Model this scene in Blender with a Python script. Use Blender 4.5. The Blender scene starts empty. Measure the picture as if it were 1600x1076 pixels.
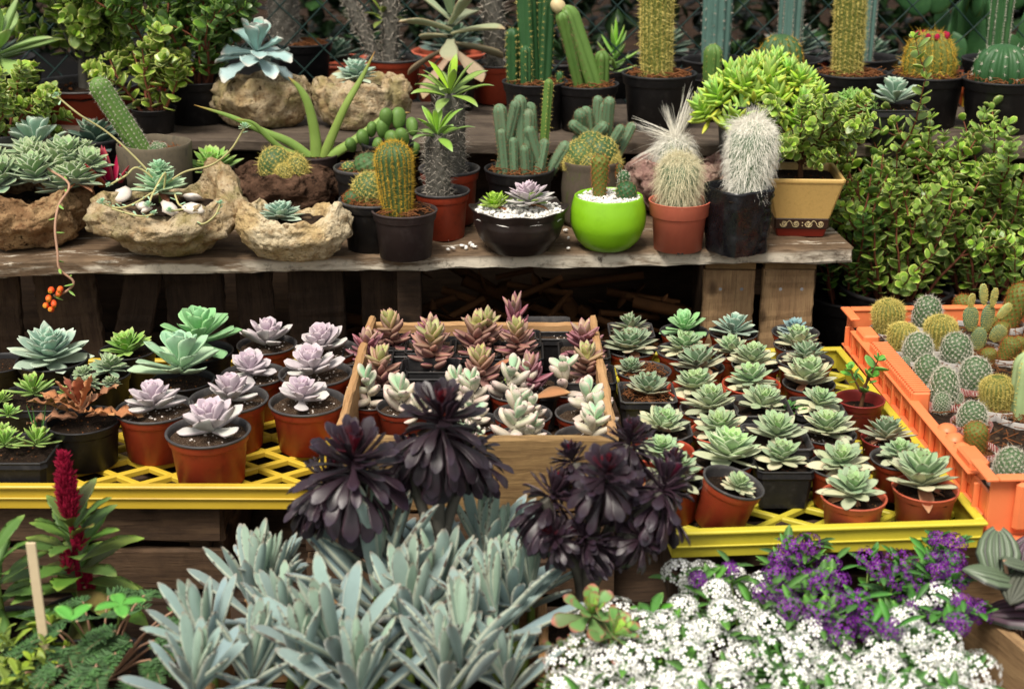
import bpy, bmesh, math, random
import numpy as np
from mathutils import Vector, Matrix, Euler, noise as mnoise
R = math.radians
PI = math.pi
sc = bpy.context.scene
COL = sc.collection

# ------------------------------------------------------------------ camera, sky, sun, exposure
CAM_Z, PITCH, F = 1.5, R(20.0), 2222.0
cd = bpy.data.cameras.new('camera'); cam = bpy.data.objects.new('camera', cd); COL.objects.link(cam)
cam.location = (0, 0, CAM_Z); cam.rotation_euler = (R(90) - PITCH, 0, 0)
cd.sensor_width = 36; cd.lens = F / 1600 * 36; cd.clip_start = .05; cd.clip_end = 400
cd.dof.use_dof = True; cd.dof.focus_distance = 2.08; cd.dof.aperture_fstop = 5.6
sc.camera = cam
SUN_EL, SUN_AZ = R(62), R(205)
w = bpy.data.worlds.new('World'); sc.world = w; w.use_nodes = True
nt = w.node_tree; bg = nt.nodes['Background']
sky = nt.nodes.new('ShaderNodeTexSky'); sky.sky_type = 'NISHITA'; sky.sun_disc = False
sky.sun_elevation = SUN_EL; sky.sun_rotation = SUN_AZ; sky.air_density = 1.0; sky.dust_density = 3.0
hs = nt.nodes.new('ShaderNodeHueSaturation'); hs.inputs['Saturation'].default_value = .30
nt.links.new(sky.outputs[0], hs.inputs['Color']); tint = nt.nodes.new('ShaderNodeMix'); tint.data_type = 'RGBA'; tint.blend_type = 'MULTIPLY'; tint.inputs[0].default_value = 1; tint.inputs[7].default_value = (1, .965, .88, 1)
nt.links.new(hs.outputs[0], tint.inputs[6]); nt.links.new(tint.outputs[2], bg.inputs['Color'])
bg.inputs['Strength'].default_value = .105
sd = bpy.data.lights.new('sun', 'SUN'); sd.energy = 2.5; sd.angle = R(20); sd.color = (1, .93, .82)
sun = bpy.data.objects.new('sun', sd); COL.objects.link(sun)
sdir = Vector((math.cos(SUN_EL) * math.sin(SUN_AZ), math.cos(SUN_EL) * math.cos(SUN_AZ), math.sin(SUN_EL)))
sun.rotation_euler = sdir.to_track_quat('Z', 'Y').to_euler(); sun.location = sdir * 30
vs = sc.view_settings; vs.view_transform = 'Standard'; vs.look = 'None'; vs.gamma = 1; vs.use_curve_mapping = False
vs.exposure = .66
sc.cycles.max_bounces = 6; sc.cycles.diffuse_bounces = 3; sc.cycles.glossy_bounces = 2; sc.cycles.transparent_max_bounces = 4

# ------------------------------------------------------------------ measuring helpers
_cp, _sp = math.cos(PITCH), math.sin(PITCH)
def ray(u, v):
    a, b = (u - 800) / F, (538 - v) / F
    return Vector((a, _cp + b * _sp, -_sp + b * _cp))
def on_z(u, v, z):
    d = ray(u, v); k = (z - CAM_Z) / d.z
    return Vector((d.x * k, d.y * k, z))
def on_y(u, v, y):
    d = ray(u, v); k = y / d.y
    return Vector((d.x * k, y, CAM_Z + d.z * k))
def S(p):
    return (p[1] * _cp - (p[2] - CAM_Z) * _sp) / F
def spot(u, v, wpx, k, z0):
    h = .08
    for _ in range(6):
        p = on_z(u, v, z0 + h); D = wpx * S(p); h = k * D
    return Vector((p.x, p.y, z0)), D

def spoty(u, v, wpx, y, z0):
    """pot whose rim shows at (u,v), wpx wide, standing at depth y on height z0"""
    p = on_y(u, v, y); D = wpx * S(p); return Vector((p.x, y, z0)), D, max(.3, (p.z - z0) / D)
# ------------------------------------------------------------------ things, parts
def thing(name, label, cat, loc=(0, 0, 0), rotz=0, group=None, rot=None):
    o = bpy.data.objects.new(name, None); COL.objects.link(o)
    o.empty_display_size = .02
    o.location = loc; o.rotation_euler = rot if rot else (0, 0, rotz)
    o['label'] = label; o['category'] = cat
    if group: o['group'] = group
    return o
def part(name, me, parent=None, loc=(0, 0, 0), rot=(0, 0, 0), scale=1, label=None):
    o = bpy.data.objects.new(name, me); COL.objects.link(o)
    o.location = loc; o.rotation_euler = rot
    o.scale = (scale,) * 3 if isinstance(scale, (int, float)) else scale
    if parent: o.parent = parent
    if label: o['label'] = label
    return o
def solo(name, me, label, cat, loc=(0, 0, 0), rot=(0, 0, 0), scale=1, group=None):
    o = part(name, me, None, loc, rot, scale, label); o['category'] = cat
    if group: o['group'] = group
    return o
def struct(name, me, loc=(0, 0, 0)):
    o = part(name, me, None, loc); o['kind'] = 'structure'; return o

# ------------------------------------------------------------------ mesh accumulator
class MB:
    def __init__(s): s.v = []; s.l = []; s.t = []; s.a = []; s.m = []; s.n = 0
    def add(s, v, f, a=None, mat=0):
        v = np.asarray(v, float).reshape(-1, 3)
        if isinstance(f, np.ndarray):
            s.l.append((f + s.n).ravel()); s.t.append(np.full(len(f), f.shape[1])); nf = len(f)
        else:
            s.l.append(np.array([i + s.n for q in f for i in q], int)); s.t.append(np.array([len(q) for q in f], int)); nf = len(f)
        if a is None: a = np.tile(np.array([.5, 0, .5, .5]), (len(v), 1))
        s.v.append(v); s.a.append(np.asarray(a, float)); s.m.append(np.full(nf, mat)); s.n += len(v)
        return s
    def inst(s, tv, tf, ta, M, P, r=None, k=None, mat=0):
        N, V = len(P), len(tv)
        if N == 0: return s
        v = np.einsum('nij,vj->nvi', M, tv) + P[:, None, :]
        f = (tf[None] + (np.arange(N) * V)[:, None, None]).reshape(-1, tf.shape[1])
        a = np.tile(ta[None], (N, 1, 1))
        if r is not None: a[:, :, 2] = r[:, None]
        if k is not None: a[:, :, 3] = k[:, None]
        return s.add(v.reshape(-1, 3), f, a.reshape(-1, 4), mat)
    def build(s, name, mats, smooth=True):
        me = bpy.data.meshes.new(name)
        if s.n:
            v = np.concatenate(s.v); l = np.concatenate(s.l).astype(np.int32); t = np.concatenate(s.t).astype(np.int32)
            me.vertices.add(len(v)); me.vertices.foreach_set('co', v.astype(np.float32).ravel())
            me.loops.add(len(l)); me.loops.foreach_set('vertex_index', l)
            me.polygons.add(len(t)); st = np.concatenate([[0], np.cumsum(t)[:-1]]).astype(np.int32)
            me.polygons.foreach_set('loop_start', st); me.polygons.foreach_set('loop_total', t)
            me.polygons.foreach_set('material_index', np.concatenate(s.m).astype(np.int32))
            me.polygons.foreach_set('use_smooth', np.full(len(t), bool(smooth)))
            at = me.attributes.new('A', 'FLOAT_COLOR', 'POINT')
            at.data.foreach_set('color', np.concatenate(s.a).astype(np.float32).ravel())
            me.update(calc_edges=True); me.validate()
        for m in (mats if isinstance(mats, (list, tuple)) else [mats]): me.materials.append(m)
        return me

def gridf(nu, nv, closed=True):
    i = np.arange(nu - 1)[:, None]; j = np.arange(nv if closed else nv - 1)[None]
    j2 = (j + 1) % nv
    return np.stack([i * nv + j, i * nv + j2, (i + 1) * nv + j2, (i + 1) * nv + j], -1).reshape(-1, 4)

def sm(x, pts):
    xs = [p[0] for p in pts]; ys = [p[1] for p in pts]
    d = np.interp(x, xs, ys); e = np.linspace(-.05, .05, 5)
    return np.mean([np.interp(np.clip(x + q, 0, 1), xs, ys) for q in e], axis=0) * .6 + d * .4
PROF = {
 'spoon': [(0, .42), (.3, .5), (.55, .8), (.75, 1), (.88, .86), (.95, .5), (1, .02)],
 'lance': [(0, .55), (.2, .85), (.4, 1), (.65, .85), (.85, .5), (1, .02)],
 'point': [(0, .6), (.3, .85), (.55, 1), (.75, .85), (.9, .45), (1, .02)],
 'oval':  [(0, .25), (.15, .5), (.4, .85), (.65, 1), (.85, .85), (.95, .5), (1, .1)],
 'strap': [(0, .9), (.3, 1), (.6, .8), (.85, .4), (1, .03)],
 'club':  [(0, .3), (.3, .45), (.55, .7), (.78, 1), (.92, .8), (.98, .5), (1, .15)],
 'blade': [(0, .25), (.15, .45), (.35, .8), (.55, 1), (.75, .85), (.9, .5), (1, .04)],
 'felt':  [(0, .38), (.2, .55), (.5, .92), (.72, 1), (.88, .8), (.96, .45), (1, .08)],
 'aeon':  [(0, .28), (.35, .38), (.6, .66), (.8, 1), (.92, .88), (.97, .55), (1, .15)],
 'round': [(0, .2), (.08, .5), (.25, .88), (.5, 1), (.75, .85), (.92, .5), (1, .05)],
}
def leaf(prof='spoon', W=.35, T=.1, bend=0., cup=0., nu=8, nv=8, fold=0., wave=0., tipdrop=0.):
    """unit-length leaf along +X, top side +Z"""
    t = np.linspace(0, 1, nu) ** .9
    w = sm(t, PROF[prof]) * W * .5
    th = np.maximum(sm(t, [(0, .7), (.4, 1), (.8, .8), (1, .12)]) * T * .5, .004)
    ang = bend * t - tipdrop * np.clip(t - .6, 0, 1) ** 2 * 4
    dt = np.diff(t, prepend=0)
    cx = np.cumsum(np.cos(ang) * dt); cz = np.cumsum(np.sin(ang) * dt)
    q = np.arange(nv) / nv * 2 * PI
    c, s = np.cos(q), np.sin(q)
    y = w[:, None] * c[None]
    zz = th[:, None] * np.where(s > 0, s * .7, s)[None] + cup * (c ** 2)[None] * w[:, None] + fold * np.abs(c)[None] * w[:, None]
    zz = zz + wave * np.sin(t * 22)[:, None] * (c * np.abs(c))[None] * w[:, None]
    x = cx[:, None] - np.sin(ang)[:, None] * zz
    z = cz[:, None] + np.cos(ang)[:, None] * zz
    v = np.stack([x, y, z], -1).reshape(-1, 3)
    a = np.stack([np.repeat(t, nv), np.tile(np.abs(c) ** 2, nu), np.full(nu * nv, .5), np.full(nu * nv, .5)], -1)
    return v, gridf(nu, nv), a

def rotm(az, el, roll=None):
    n = len(az); z = np.zeros(n); o = np.ones(n)
    Rz = np.stack([np.stack([np.cos(az), -np.sin(az), z], -1), np.stack([np.sin(az), np.cos(az), z], -1), np.stack([z, z, o], -1)], 1)
    Ry = np.stack([np.stack([np.cos(el), z, -np.sin(el)], -1), np.stack([z, o, z], -1), np.stack([np.sin(el), z, np.cos(el)], -1)], 1)
    M = np.einsum('nij,njk->nik', Rz, Ry)
    if roll is not None:
        Rx = np.stack([np.stack([o, z, z], -1), np.stack([z, np.cos(roll), -np.sin(roll)], -1), np.stack([z, np.sin(roll), np.cos(roll)], -1)], 1)
        M = np.einsum('nij,njk->nik', M, Rx)
    return M
def rosette(mb, rng, n, tin, tout, L=(.4, 1), el=(80, 5), hz=.3, rb=.12, c=(0, 0, 0), s=1., gl=.8, ge=.9, jit=6, mat=0, split=.4, tilt=None, az0=None, Wv=.1):
    f = np.arange(n) / max(n - 1, 1)
    az = np.arange(n) * 2.39996 + (rng.uniform(0, 6.28) if az0 is None else az0) + rng.normal(0, R(jit), n)
    e = R(el[0]) + (R(el[1]) - R(el[0])) * f ** ge + rng.normal(0, R(jit), n)
    ln = (L[0] + (L[1] - L[0]) * f ** gl) * rng.uniform(.88, 1.08, n) * s
    P = np.stack([np.cos(az) * rb * f, np.sin(az) * rb * f, hz * (1 - f)], -1) * s
    M = rotm(az, e, rng.normal(0, .12, n)) * ln[:, None, None]
    M[:, :, 1] *= rng.uniform(1 - Wv, 1 + Wv, n)[:, None]
    if tilt is not None:
        T = np.array(Euler(tilt).to_matrix()); M = np.einsum('ij,njk->nik', T, M); P = P @ T.T
    P = P + np.array(c)
    r = rng.uniform(0, 1, n); a = f < split
    for q, tp in ((a, tin), (~a, tout)): mb.inst(*tp, M[q], P[q], r[q], f[q], mat)
    return mb

def tube(mb, pts, rad, nv=6, mat=0, a=None):
    pts = np.asarray(pts, float); n = len(pts)
    rad = np.full(n, rad) if np.isscalar(rad) else np.asarray(rad, float)
    tg = np.gradient(pts, axis=0); tg /= np.linalg.norm(tg, axis=1)[:, None] + 1e-9
    ref = np.array([0, 0, 1.]) if abs(tg[0][2]) < .9 else np.array([1., 0, 0])
    vs_ = []
    q = np.arange(nv) / nv * 2 * PI
    for i in range(n):
        x = np.cross(tg[i], ref); x /= np.linalg.norm(x) + 1e-9; y = np.cross(tg[i], x); ref = np.cross(x, tg[i])
        vs_.append(pts[i] + rad[i] * (np.cos(q)[:, None] * x + np.sin(q)[:, None] * y))
    v = np.concatenate(vs_)
    A = np.stack([np.repeat(np.linspace(0, 1, n), nv), np.zeros(n * nv), np.full(n * nv, .5 if a is None else a), np.full(n * nv, .5)], -1)
    mb.add(v, gridf(n, nv), A, mat)
    mb.add(vs_[-1], [tuple(range(nv))], A[-nv:], mat); mb.add(vs_[0], [tuple(range(nv - 1, -1, -1))], A[:nv], mat)
    return mb

def circ(n=40): q = np.arange(n) / n * 2 * PI; return np.stack([np.cos(q), np.sin(q)], -1)
def rsq(n=48, p=5., chamfer=None):
    q = np.arange(n) / n * 2 * PI; c, s = np.cos(q), np.sin(q)
    r = (np.abs(c) ** p + np.abs(s) ** p) ** (-1 / p); return np.stack([c * r, s * r], -1)
def octo(ch=.32):
    a = 1 - ch; return np.array([(1, -a), (1, a), (a, 1), (-a, 1), (-1, a), (-1, -a), (-a, -1), (a, -1)], float)
def bevp(pr, d=.008):
    out = [pr[0]]
    for i in range(1, len(pr) - 1):
        p, a, b = np.array(pr[i]), np.array(pr[i - 1]), np.array(pr[i + 1])
        la, lb = np.linalg.norm(a - p), np.linalg.norm(b - p)
        out += [p + (a - p) / (la + 1e-9) * min(d, la * .4), p + (b - p) / (lb + 1e-9) * min(d, lb * .4)]
    return [tuple(map(float, q)) for q in out + [pr[-1]]]
def lathe(mb, pr, cross, mat=0, cap0=True, cap1=False, bev=.008, twist=None):
    pr = bevp(pr, bev) if bev else pr
    n = len(cross)
    v = np.concatenate([np.column_stack([cross * r, np.full(n, z)]) for r, z in pr])
    mb.add(v, gridf(len(pr), n), None, mat)
    if cap0: mb.add(np.column_stack([cross * pr[0][0], np.full(n, pr[0][1])]), [tuple(range(n - 1, -1, -1))], None, mat)
    if cap1: mb.add(np.column_stack([cross * pr[-1][0], np.full(n, pr[-1][1])]), [tuple(range(n))], None, mat)
    return mb
def box(mb, x0, x1, y0, y1, z0, z1, b=.002, mat=0):
    bm = bmesh.new(); bmesh.ops.create_cube(bm, size=1)
    for q in bm.verts: q.co = Vector(((x0 + x1) / 2 + q.co.x * (x1 - x0), (y0 + y1) / 2 + q.co.y * (y1 - y0), (z0 + z1) / 2 + q.co.z * (z1 - z0)))
    if b: bmesh.ops.bevel(bm, geom=bm.edges[:], offset=min(b, .4 * min(x1 - x0, y1 - y0, z1 - z0)), segments=1, affect='EDGES')
    bm.verts.index_update(); v = [tuple(q.co) for q in bm.verts]; f = [tuple(q.index for q in p.verts) for p in bm.faces]
    bm.free(); return mb.add(v, f, None, mat)
def board(L, W, T, mat, seed=0, rough=.0015, name='board', seg=24):
    """weathered plank along local X, centred, top at z=0"""
    rng = np.random.default_rng(seed); mb = MB(); c = min(.003, T * .25)
    hw = W / 2
    cs = np.array([(-hw + c, 0), (hw - c, 0), (hw, -c), (hw, -T + c), (hw - c, -T), (-hw + c, -T), (-hw, -T + c), (-hw, -c)])
    xs = np.linspace(-L / 2, L / 2, seg); v = []
    lo = [mnoise.noise((seed * 3.1, x * 6, 0)) for x in xs]
    for i, x in enumerate(xs):
        q = cs + rng.normal(0, rough, (8, 2)) * .6; q[:, 1] += lo[i] * rough * 2
        v.append(np.column_stack([np.full(8, x) + (rng.normal(0, rough, 8) if i in (0, seg - 1) else 0), q]))
    mb.add(np.concatenate(v), gridf(seg, 8)[:, ::-1])
    mb.add(v[0], [tuple(range(8))]); mb.add(v[-1], [tuple(range(7, -1, -1))])
    return mb.build(name, mat, False)
# ------------------------------------------------------------------ materials
def C(h, f=1.):
    h = h.lstrip('#'); o = []
    for i in (0, 2, 4):
        c = int(h[i:i + 2], 16) / 255; o.append((c / 12.92 if c <= .04045 else ((c + .055) / 1.055) ** 2.4) * f)
    return (*o, 1)
class NT:
    def __init__(s, name, rough=.5, spec=.4):
        s.m = bpy.data.materials.new(name); s.m.use_nodes = True; s.t = s.m.node_tree
        s.b = s.t.nodes['Principled BSDF']; s.set(s.b, 'Roughness', rough); s.set(s.b, 'Specular IOR Level', spec)
    def set(s, n, k, v):
        if hasattr(v, 'links') or isinstance(v, bpy.types.NodeSocket): s.t.links.new(v, n.inputs[k])
        else: n.inputs[k].default_value = v
    def n(s, ty, out=0, props=None, **kw):
        nd = s.t.nodes.new('ShaderNode' + ty)
        for k, v in (props or {}).items(): setattr(nd, k, v)
        for k, v in kw.items(): s.set(nd, int(k[1:]) if k[0] == '_' and k[1:].isdigit() else k.replace('_', ' '), v)
        return nd.outputs[out]
    def mix(s, f, a, b, bt='MIX'):
        nd = s.t.nodes.new('ShaderNodeMix'); nd.data_type = 'RGBA'; nd.blend_type = bt
        for i, v in ((0, f), (6, a), (7, b)): s.set(nd, i, v)
        return nd.outputs[2]
    def ramp(s, f, a, b, smooth=True):
        nd = s.t.nodes.new('ShaderNodeMapRange'); nd.interpolation_type = 'SMOOTHSTEP' if smooth else 'LINEAR'
        s.set(nd, 0, f); nd.inputs[1].default_value = a; nd.inputs[2].default_value = b
        return nd.outputs[0]
    def math(s, op, a, b=0.):
        nd = s.t.nodes.new('ShaderNodeMath'); nd.operation = op; s.set(nd, 0, a); s.set(nd, 1, b); return nd.outputs[0]
    def coord(s, which='Object', scale=(1, 1, 1), rnd=True):
        tc = s.t.nodes.new('ShaderNodeTexCoord'); mp = s.t.nodes.new('ShaderNodeMapping'); s.t.links.new(tc.outputs[which], mp.inputs[0])
        mp.inputs['Scale'].default_value = scale
        if rnd:
            oi = s.t.nodes.new('ShaderNodeObjectInfo'); mu = s.math('MULTIPLY', oi.outputs['Random'], 37.)
            s.t.links.new(mu, mp.inputs['Location'])
        return mp.outputs[0]
    def noise(s, v, scale, detail=4., rough=.55, dist=0.):
        return s.n('TexNoise', 0, Vector=v, Scale=scale, Detail=detail, Roughness=rough, Distortion=dist)
    def bump(s, h, strength=.3, dist=.002):
        s.set(s.b, 'Normal', s.n('Bump', 0, Height=h, Strength=strength, Distance=dist))
    def rnd(s): return s.t.nodes.new('ShaderNodeObjectInfo').outputs['Random']
    def out(s, col): s.set(s.b, 'Base Color', col); return s.m

def leafmat(name, base, tip=None, tipr=(.8, 1), edge=None, edger=(.6, 1), center=None, cenr=(.5, .0), outer=None, outr=(.5, 1), rough=.45, spec=.35, var=.2, mott=.25, dots=None, back=None, sheen=0., trans=0.):
    s = NT(name, rough, spec)
    at = s.t.nodes.new('ShaderNodeAttribute'); at.attribute_name = 'A'
    sp = s.t.nodes.new('ShaderNodeSeparateColor'); s.t.links.new(at.outputs['Color'], sp.inputs[0])
    t, e, r, k = sp.outputs[0], sp.outputs[1], sp.outputs[2], at.outputs['Alpha']
    col = C(base); P = s.n('TexCoord', 3)
    if center: col = s.mix(s.ramp(k, *cenr), col, C(center))
    if outer: col = s.mix(s.math('MULTIPLY', s.ramp(k, *outr), s.math('ADD', .45, s.math('MULTIPLY', r, .7))), col, C(outer))
    if edge: col = s.mix(s.ramp(e, *edger), col, C(edge))
    if tip: col = s.mix(s.ramp(t, *tipr), col, C(tip))
    vec = s.coord('Object', (1, 1, 1))
    if dots:
        nz = s.noise(vec, 17., 2.)
        d = s.math('MULTIPLY', s.math('MULTIPLY', s.ramp(e, .6, .9), s.ramp(t, .45, .8)), s.ramp(nz, .5, .58))
        col = s.mix(d, col, C(dots))
    nz = s.noise(vec, 9., 5., .65)
    f = s.math('ADD', 1 - var / 2 - mott / 2, s.math('ADD', s.math('MULTIPLY', r, var), s.math('MULTIPLY', nz, mott)))
    hs = s.n('HueSaturation', 0, Hue=s.math('ADD', .49, s.math('MULTIPLY', s.rnd(), .02)), Saturation=s.math('ADD', .92, s.math('MULTIPLY', r, .16)), Value=f, Color=col)
    if sheen: s.set(s.b, 'Sheen Weight', sheen); s.set(s.b, 'Sheen Roughness', .4)
    if trans:
        s.set(s.b, 'Subsurface Weight', trans); s.set(s.b, 'Subsurface Radius', (.004, .006, .002)); s.set(s.b, 'Subsurface Scale', 1.)
    s.bump(s.noise(vec, 60., 3.), .10, .004)
    return s.out(hs)
def plain(name, col, rough=.5, spec=.4, var=.15, nscale=30., dirt=None, bump=.05, bs=200., dirta=.5):
    s = NT(name, rough, spec); vec = s.coord('Object'); nz = s.noise(vec, nscale, 4.)
    f = s.math('ADD', 1 - var / 2, s.math('MULTIPLY', nz, var))
    c = s.n('HueSaturation', 0, Value=s.math('MULTIPLY', f, s.math('ADD', .93, s.math('MULTIPLY', s.rnd(), .14))), Color=C(col))
    if dirt:
        d = s.ramp(s.noise(vec, nscale * .35, 7., .68), .48, .72); c = s.mix(s.math('MULTIPLY', d, dirta), c, C(dirt))
    s.set(s.b, 'Roughness', s.math('ADD', rough - .1, s.math('MULTIPLY', nz, .2)))
    s.bump(s.noise(vec, bs, 3.), bump, .002)
    return s.out(c)
def wood(name, a, b, dark, paint=None, paintr=(.56, .62), rough=.8, gs=1., stain=.6, knots=True, edgez=None):
    s = NT(name, rough, .2)
    vec = s.coord('Object', (1, 1, 1))
    g = s.coord('Object', (2.2 * gs, 38 * gs, 38 * gs))
    warp = s.noise(s.coord('Object', (6, 14, 14)), 1., 3.)
    gv = s.t.nodes.new('ShaderNodeVectorMath'); gv.operation = 'ADD'; s.t.links.new(g, gv.inputs[0]); s.t.links.new(s.math('MULTIPLY', warp, 2.4), gv.inputs[1])
    gr = s.noise(gv.outputs[0], 1.6, 6., .65)
    col = s.mix(s.ramp(gr, .3, .7), C(a), C(b))
    fine = s.noise(s.coord('Object', (14, 420, 420)), 1., 3.)
    col = s.mix(s.math('MULTIPLY', s.ramp(fine, .52, .72), .55), col, C(dark))
    st = s.noise(vec, 9., 8., .7)
    col = s.mix(s.math('MULTIPLY', s.ramp(st, .42, .72), stain), col, C(dark))
    if knots:
        vo = s.n('TexVoronoi', 0, Vector=s.coord('Object', (7, 13, 13)), Scale=1.)
        col = s.mix(s.math('MULTIPLY', s.ramp(vo, .16, .07), .8), col, C(dark, .7))
    h = s.math('ADD', s.math('MULTIPLY', fine, .5), gr)
    if paint:
        pn = s.noise(s.coord('Object', (7, 30, 40)), 1., 9., .72)
        pk = s.ramp(pn, *paintr)
        big = s.noise(s.coord('Object', (5, 9, 24)), 1., 6., .6)
        if edgez:
            sx = s.t.nodes.new('ShaderNodeSeparateXYZ'); s.t.links.new(s.n('TexCoord', 3), sx.inputs[0])
            ed = s.math('MULTIPLY', s.ramp(sx.outputs[2], -.001, edgez), s.math('MULTIPLY', s.ramp(big, .44, .56), s.ramp(pn, .36, .44))); pk = s.math('MAXIMUM', pk, ed)
        col = s.mix(pk, col, s.mix(s.ramp(s.noise(vec, 55., 6., .7), .5, .75), C(paint), C(dark)))
        h = s.math('ADD', h, s.math('MULTIPLY', pk, .4))
    s.bump(h, .5, .002)
    return s.out(col)
def rockmat(name, a, b, c, dark, moss=None):
    s = NT(name, .95, .12); vec = s.coord('Object')
    n1 = s.noise(vec, 16., 8., .65); n2 = s.noise(vec, 60., 8., .7); vo = s.n('TexVoronoi', 0, Vector=vec, Scale=85.); n3 = s.noise(vec, 190., 4.)
    col = s.mix(s.ramp(n1, .35, .62), C(a), C(b)); col = s.mix(s.math('MULTIPLY', s.ramp(n2, .48, .66), .8), col, C(c))
    pit = s.math('MULTIPLY', s.ramp(n2, .44, .33), 1.)
    col = s.mix(pit, col, C(dark)); col = s.mix(s.math('MULTIPLY', s.ramp(n3, .55, .68), .5), col, C(dark))
    if moss: col = s.mix(s.math('MULTIPLY', s.ramp(s.noise(vec, 22., 5.), .5, .66), .6), col, C(moss))
    h = s.math('ADD', s.math('MULTIPLY', n2, 1.2), s.math('ADD', s.math('MULTIPLY', s.ramp(vo, .0, .35), .35), s.math('MULTIPLY', n3, .35)))
    s.bump(h, .9, .007)
    return s.out(col)
def gravel_soil(name, a, b, speck=None, scale=120.):
    s = NT(name, .95, .15); vec = s.coord('Object')
    n1 = s.noise(vec, scale, 8., .7); vo = s.n('TexVoronoi', 1, Vector=vec, Scale=scale * 1.6)
    bw = s.n('RGBToBW', 0, Color=vo)
    col = s.mix(s.ramp(n1, .35, .65), C(a), C(b))
    if speck: col = s.mix(s.ramp(bw, .78, .86), col, C(speck))
    s.bump(s.math('ADD', n1, s.math('MULTIPLY', bw, .5)), .8, .01)
    return s.out(col)

M = {}
# leaves
M['house']  = leafmat('houseleek_leaf', '#8fa984', tip='#5f3a34', tipr=(.9, 1), edge='#bcc7a2', edger=(.65, 1.05), center='#9dbb80', cenr=(.45, .1), outer='#ccc4a6', outr=(.45, 1), rough=.5)
M['houseb'] = leafmat('blue_houseleek_leaf', '#7f9a9a', tip='#7b7a7a', tipr=(.93, 1), edge='#8fa8a8', center='#6f9698', outer='#a2a79a', rough=.5)
M['housep'] = leafmat('pale_houseleek_leaf', '#a3bf92', tip='#8a6a55', tipr=(.95, 1.1), edge='#cfd8b4', center='#a9cf85', cenr=(.5, .1), outer='#cbc9ab', rough=.5)
M['houseg'] = leafmat('dull_houseleek_leaf', '#7c9478', tip='#6b3a33', tipr=(.86, 1), edge='#aab39a', center='#8fa87e', outer='#bdb196', rough=.55)
M['lilac']  = leafmat('lilac_leaf', '#beb0ba', tip='#d9c2c4', tipr=(.88, 1.1), edge='#d4c6cb', edger=(.6, 1.1), center='#c3aebd', outer='#c3c4bc', outr=(.45, 1.), rough=.55, var=.14, sheen=.1)
M['green']  = leafmat('glaucous_green_leaf', '#a0c5a2', tip='#b5907c', tipr=(.97, 1.1), edge='#c5dcb6', edger=(.72, 1.05), center='#98c8a4', outer='#b6cba8', rough=.45)
M['greenb'] = leafmat('bright_green_leaf', '#8dbb84', tip='#b59a6c', tipr=(.96, 1.1), edge='#b4da9c', edger=(.7, 1.1), center='#94cf92', outer='#86b07e', rough=.45)
M['lime']   = leafmat('lime_leaf', '#8cb83c', tip='#6f8f2c', edge='#b3d36a', center='#9fd04a', outer='#a4bf62', rough=.45)
M['spring'] = leafmat('spring_green_leaf', '#7fa850', tip='#a7b06a', edge='#a9c77a', center='#9ccb57', outer='#93ad62', rough=.45)
M['fuzzy']  = leafmat('fuzzy_green_leaf', '#7d9766', tip='#a9b58c', edge='#d3d9bc', edger=(.7, .98), center='#8caa76', outer='#7f9a7c', rough=.7, sheen=.4)
M['darkros'] = leafmat('dark_grey_green_leaf', '#50695a', tip='#6a5a55', edge='#8fa18c', center='#5d8061', outer='#5b6c69', rough=.55)
M['bluewave'] = leafmat('powder_blue_leaf', '#9dbcb9', tip='#c7c3ba', edge='#c5d3c8', edger=(.8, 1), center='#8fc0b4', outer='#a9bfc2', rough=.6, sheen=.1)
M['ech_blue'] = leafmat('blue_green_leaf', '#92b09f', tip='#c3d0bd', edge='#bdd0bd', edger=(.7, 1), center='#8fb39c', outer='#b4c0a8', rough=.5)
M['redsed'] = leafmat('rosy_leaf', '#966e60', tip='#a87e74', edge='#a88874', center='#abac70', cenr=(.42, .12), outer='#84585c', outr=(.4, .9), rough=.45, var=.3)
M['redsed2'] = leafmat('wine_leaf', '#8c565c', tip='#a46c74', edge='#a4787e', center='#b09a7c', cenr=(.3, .05), outer='#744850', outr=(.4, .9), rough=.45, var=.3)
M['moon']   = leafmat('moonstone_leaf', '#c9c3ab', tip='#d3b8b2', tipr=(.6, 1.1), edge='#cdc4b2', center='#a6cda6', cenr=(.55, .05), outer='#c4aea6', rough=.55, var=.14, sheen=.15)
M['black']  = leafmat('black_purple_leaf', '#2a1d26', tip='#2e2431', edge='#46313b', center='#5c1424', cenr=(.13, .02), outer='#2c222b', rough=.38, spec=.5, var=.6)
M['kal']    = leafmat('grey_felt_leaf', '#889d98', tip='#a08a78', tipr=(.92, 1.05), edge='#b6bdaa', edger=(.6, .95), center='#93ab96', outer='#82969a', rough=.75, dots='#4d332c', var=.22, sheen=.3)
M['jade']   = leafmat('jade_leaf', '#7a9a3e', tip='#b3bb62', tipr=(.8, 1), edge='#bfc570', edger=(.6, 1), rough=.33, spec=.5, var=.75, mott=.3)
M['jaded']  = leafmat('dark_jade_leaf', '#557a34', tip='#86a048', edge='#93a850', edger=(.75, 1.05), rough=.33, spec=.5, var=.7, mott=.3)
M['sedum']  = leafmat('yellow_green_sedum_leaf', '#9cc24a', tip='#c9c25a', tipr=(.75, 1.1), edge='#b4d268', center='#a4d26a', outer='#cbb23e', outr=(.7, 1.2), rough=.45, var=.35)
M['aloe']   = leafmat('aloe_leaf', '#7f9a4a', tip='#c08a52', tipr=(.8, 1.05), edge='#a3ad68', edger=(.7, 1), rough=.45, mott=.5)
M['pachy']  = leafmat('palm_crown_leaf', '#7fa04c', tip='#94ab72', edge='#a9bf80', edger=(.8, 1.1), center='#9fcb3e', rough=.45)
M['paddle'] = leafmat('dusty_olive_leaf', '#98a180', tip='#a38f70', edge='#b79f7c', edger=(.8, 1.05), center='#94b08e', outer='#a08a76', rough=.6)
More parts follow.
